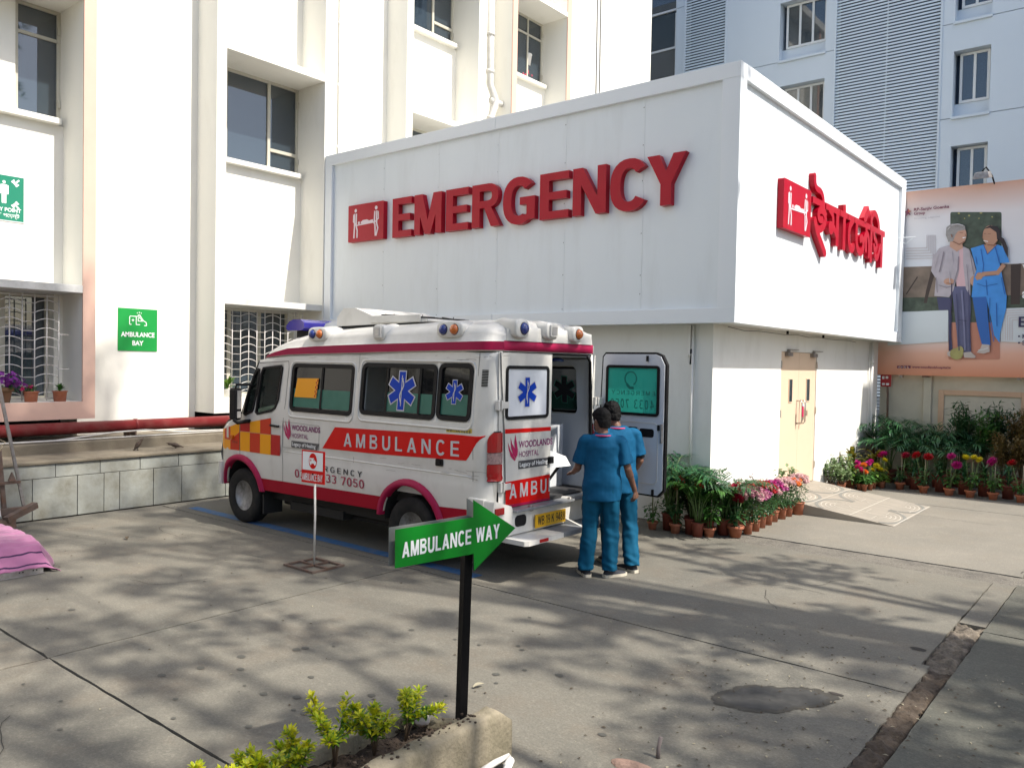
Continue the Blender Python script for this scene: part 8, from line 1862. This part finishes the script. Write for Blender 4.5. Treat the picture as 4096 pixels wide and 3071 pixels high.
for i, (x, y, H, ln, nb_, lab) in enumerate(((-2.93, 2.80, .20, (.03, .10), 5, 'golden green shrub nearest the sign post, one branch reaching right'), (-2.93, 2.60, .19, (-.01, .0), 6, 'golden shrub second from the sign post on a short woody stem'), (-2.98, 2.40, .25, (-.01, .02), 6, 'tallest golden shrub with an upright leafy tip'), (-2.99, 2.22, .15, (-.03, -.03), 5, 'low golden shrub leaning over the back rim'),
        (-3.02, 2.06, .14, (.0, -.03), 5, 'golden shrub third from the far left end of the trough'), (-3.03, 1.95, .15, (-.02, .0), 5, 'golden shrub second from the far left end of the trough'), (-3.06, 1.82, .15, (.0, .0), 5, 'golden shrub at the far left end of the row'), (-2.95, 1.98, .12, (.0, .02), 4, 'small golden sprig in front of the bottom row'))):
    g_ = golden(200 + i, H * 1.15, ln, nb_ + 1); g_.location = (x, y, .205); g_['label'] = lab; g_['group'] = GS

# ------------------------------------------------ shade trees standing to the right of the yard
def tree(x, y, blobs, label, seed, leafn, base=.55):
    rr = random.Random(seed); t = empty('shade_tree', (x, y, 0), 0, label, 'tree'); tb = M().mat('bark'); tb.smooth = True
    tb.tube([(0, 0, 0), (.1, .05, 2.5), (-.1, .1, 5)], [.35, .26, .2], 12); fuse(tb, 'trunk', t)
    cb = M().mat('canopy_leaf'); bb_ = M().mat('bark'); bb_.smooth = True
    for bi_, (bx, by, bz, R_, dens) in enumerate(blobs):
        c = Vector((bx - x, by - y, bz))
        if bi_ % 6 == 0: bb_.tube([(-.1, .1, 5 - .8), Vector((-.1, .1, 4.8)).lerp(c, .5) + Vector((0, 0, .4)), c], [.10, .05, .02], 6); lastc = c
        else: bb_.tube([lastc.lerp(c, -.02), lastc.lerp(c, .5) + Vector((0, 0, .1)), c], [.018, .014, .01], 5)
        for q in range(3): d = rdir(rr, -.3, .8); bb_.tube([c, c + d * R_ * .9], [.014, .006], 4)
        for i in range(int(leafn * dens * R_ * R_)):
            d = rdir(rr); p = c + Vector((d.x * R_, d.y * R_, d.z * R_ * .7)) * rr.random() ** .4; leaf(cb, p, rdir(rr), rr.uniform(.16, .30), rr.uniform(.08, .14), bend=.2, seg=1)
    fuse(bb_, 'branch', t); o = fuse(cb, 'crown', t); return t
rt = random.Random(5)
bl1, bl2 = [], []
# shadow of a blob at height h falls at (x - KX*h, y - KY*h)
def cover(x0, x1, y0, y1, n, hlo, hhi, lst, R_=(.35, .8), d=(.5, 1.1)):
    n = int(n * 1.45)
    for i in range(n):
        gx, gy = rt.uniform(x0, x1), rt.uniform(y0, y1); h = rt.uniform(hlo, hhi); X_ = gx + KX * h; Y_ = gy + KY * h
        if X_ < 1.4: h = (1.4 - gx) / KX + rt.uniform(0, 1.5); X_ = gx + KX * h; Y_ = gy + KY * h
        if Y_ > 10.6 and h > 6: Y_ = 10.6
        lst.append((X_, Y_, h, rt.uniform(*R_), rt.uniform(*d)))
gx = -10.6
while gx < 1.8:
    gy = 0.2
    while gy < 8.9:
        x_, y_ = gx + rt.uniform(-.5, .5), gy + rt.uniform(-.42, .42)
        if x_ > -1.4 and y_ < 6.6: pr_, R_, d_ = 1, rt.uniform(.6, 1.0), rt.uniform(1.3, 1.9)
        else: pr_, R_, d_ = .86, rt.uniform(.28, .66), rt.uniform(.8, 1.4)
        if rt.random() < pr_:
            h = rt.uniform(8, 12.5); X_ = x_ + KX * h; Y_ = y_ + KY * h
            if X_ < 1.6: h = (1.6 - x_) / KX + rt.uniform(0, 1.5); X_ = x_ + KX * h; Y_ = y_ + KY * h
            (bl1 if gy < 4.8 else bl2).append((X_, min(Y_, 10.4), h, R_, d_))
        gy += .92
    gx += 1.05
cover(-13.2, -10.8, 3.0, 6.3, 14, 16, 19, bl2, (.35, .65), (.5, .9)); cover(-15.0, -12.9, 2.2, 4.9, 15, 19, 22, bl2, (.4, .7), (.8, 1.2)); cover(-14.4, -13.5, 5.1, 5.9, 4, 19, 22, bl2, (.3, .5), (.6, .9))
tree(5.2, 3.6, bl1, 'tall leafy shade tree beside the road right of the camera', 71, 230)
tree(6.6, 8.2, bl2, 'second leafy shade tree further along the road towards the boundary wall', 72, 230)
# unseen blocks added right of the frame to cast shade on the boundary row
ax = empty('shade_block', (5.5, 17, 0), label='plain pale blocks added out of view to shade the boundary row', cat='building')
mb = M().mat('facade_paint'); mb.box(.8, 6.5, 15.95, 17.3, 0, 7.2); mb.build('low_shade_block', ax)
mb = M().mat('facade_paint'); mb.box(.8, 6.5, 17.3, 17.95, 0, 8.9); mb.build('tall_shade_block', ax)

# buildings across the yard behind the camera: they stand in the reflections and take light from the horizon
op = empty('opposite_building', (-8, -24, 0), label='long pale hospital wing on the other side of the yard behind the camera', cat='building')
mb = M().mat('boundary_wall'); mb.box(-46, 24, -38, -24, 0, 15); mb.build('wall', op)
for j in range(4):
    for i in range(14): mb = M().mat('building_glass'); mb.box(-44 + i * 4.8, -42 + i * 4.8, -24.02, -23.97, 1.6 + j * 3.5, 3.2 + j * 3.5); mb.build('window', op)
def far_tree(x, y, h, seed, label):
    rr = random.Random(seed); t = empty('shade_tree', (x, y, 0), 0, label, 'tree'); tb = M().mat('bark'); tb.smooth = True; tb.tube([(0, 0, 0), (.1, 0, h * .5), (0, .1, h * .8)], [.25, .18, .08], 10); fuse(tb, 'trunk', t); cb = M().mat('canopy_leaf')
    for q in range(9):
        c = Vector((rr.uniform(-1.8, 1.8), rr.uniform(-1.8, 1.8), h * rr.uniform(.5, .95)))
        for i in range(240): d = rdir(rr); p = c + d * 1.5 * rr.random() ** .4; leaf(cb, p, rdir(rr), rr.uniform(.3, .5), rr.uniform(.15, .28), seg=1)
    fuse(cb, 'crown', t)
for i, (x, y, h) in enumerate(((-14, -12, 8), (-6, -15, 9), (2, -13, 8), (9, -10, 9), (13, 0, 9), (-20, -9, 8), (15, 9, 9))): far_tree(x, y, h, 300 + i, 'leafy tree behind the camera, number %s of the row counted from the west' % ('two', 'three', 'four', 'five', 'six', 'one', 'seven')[i])
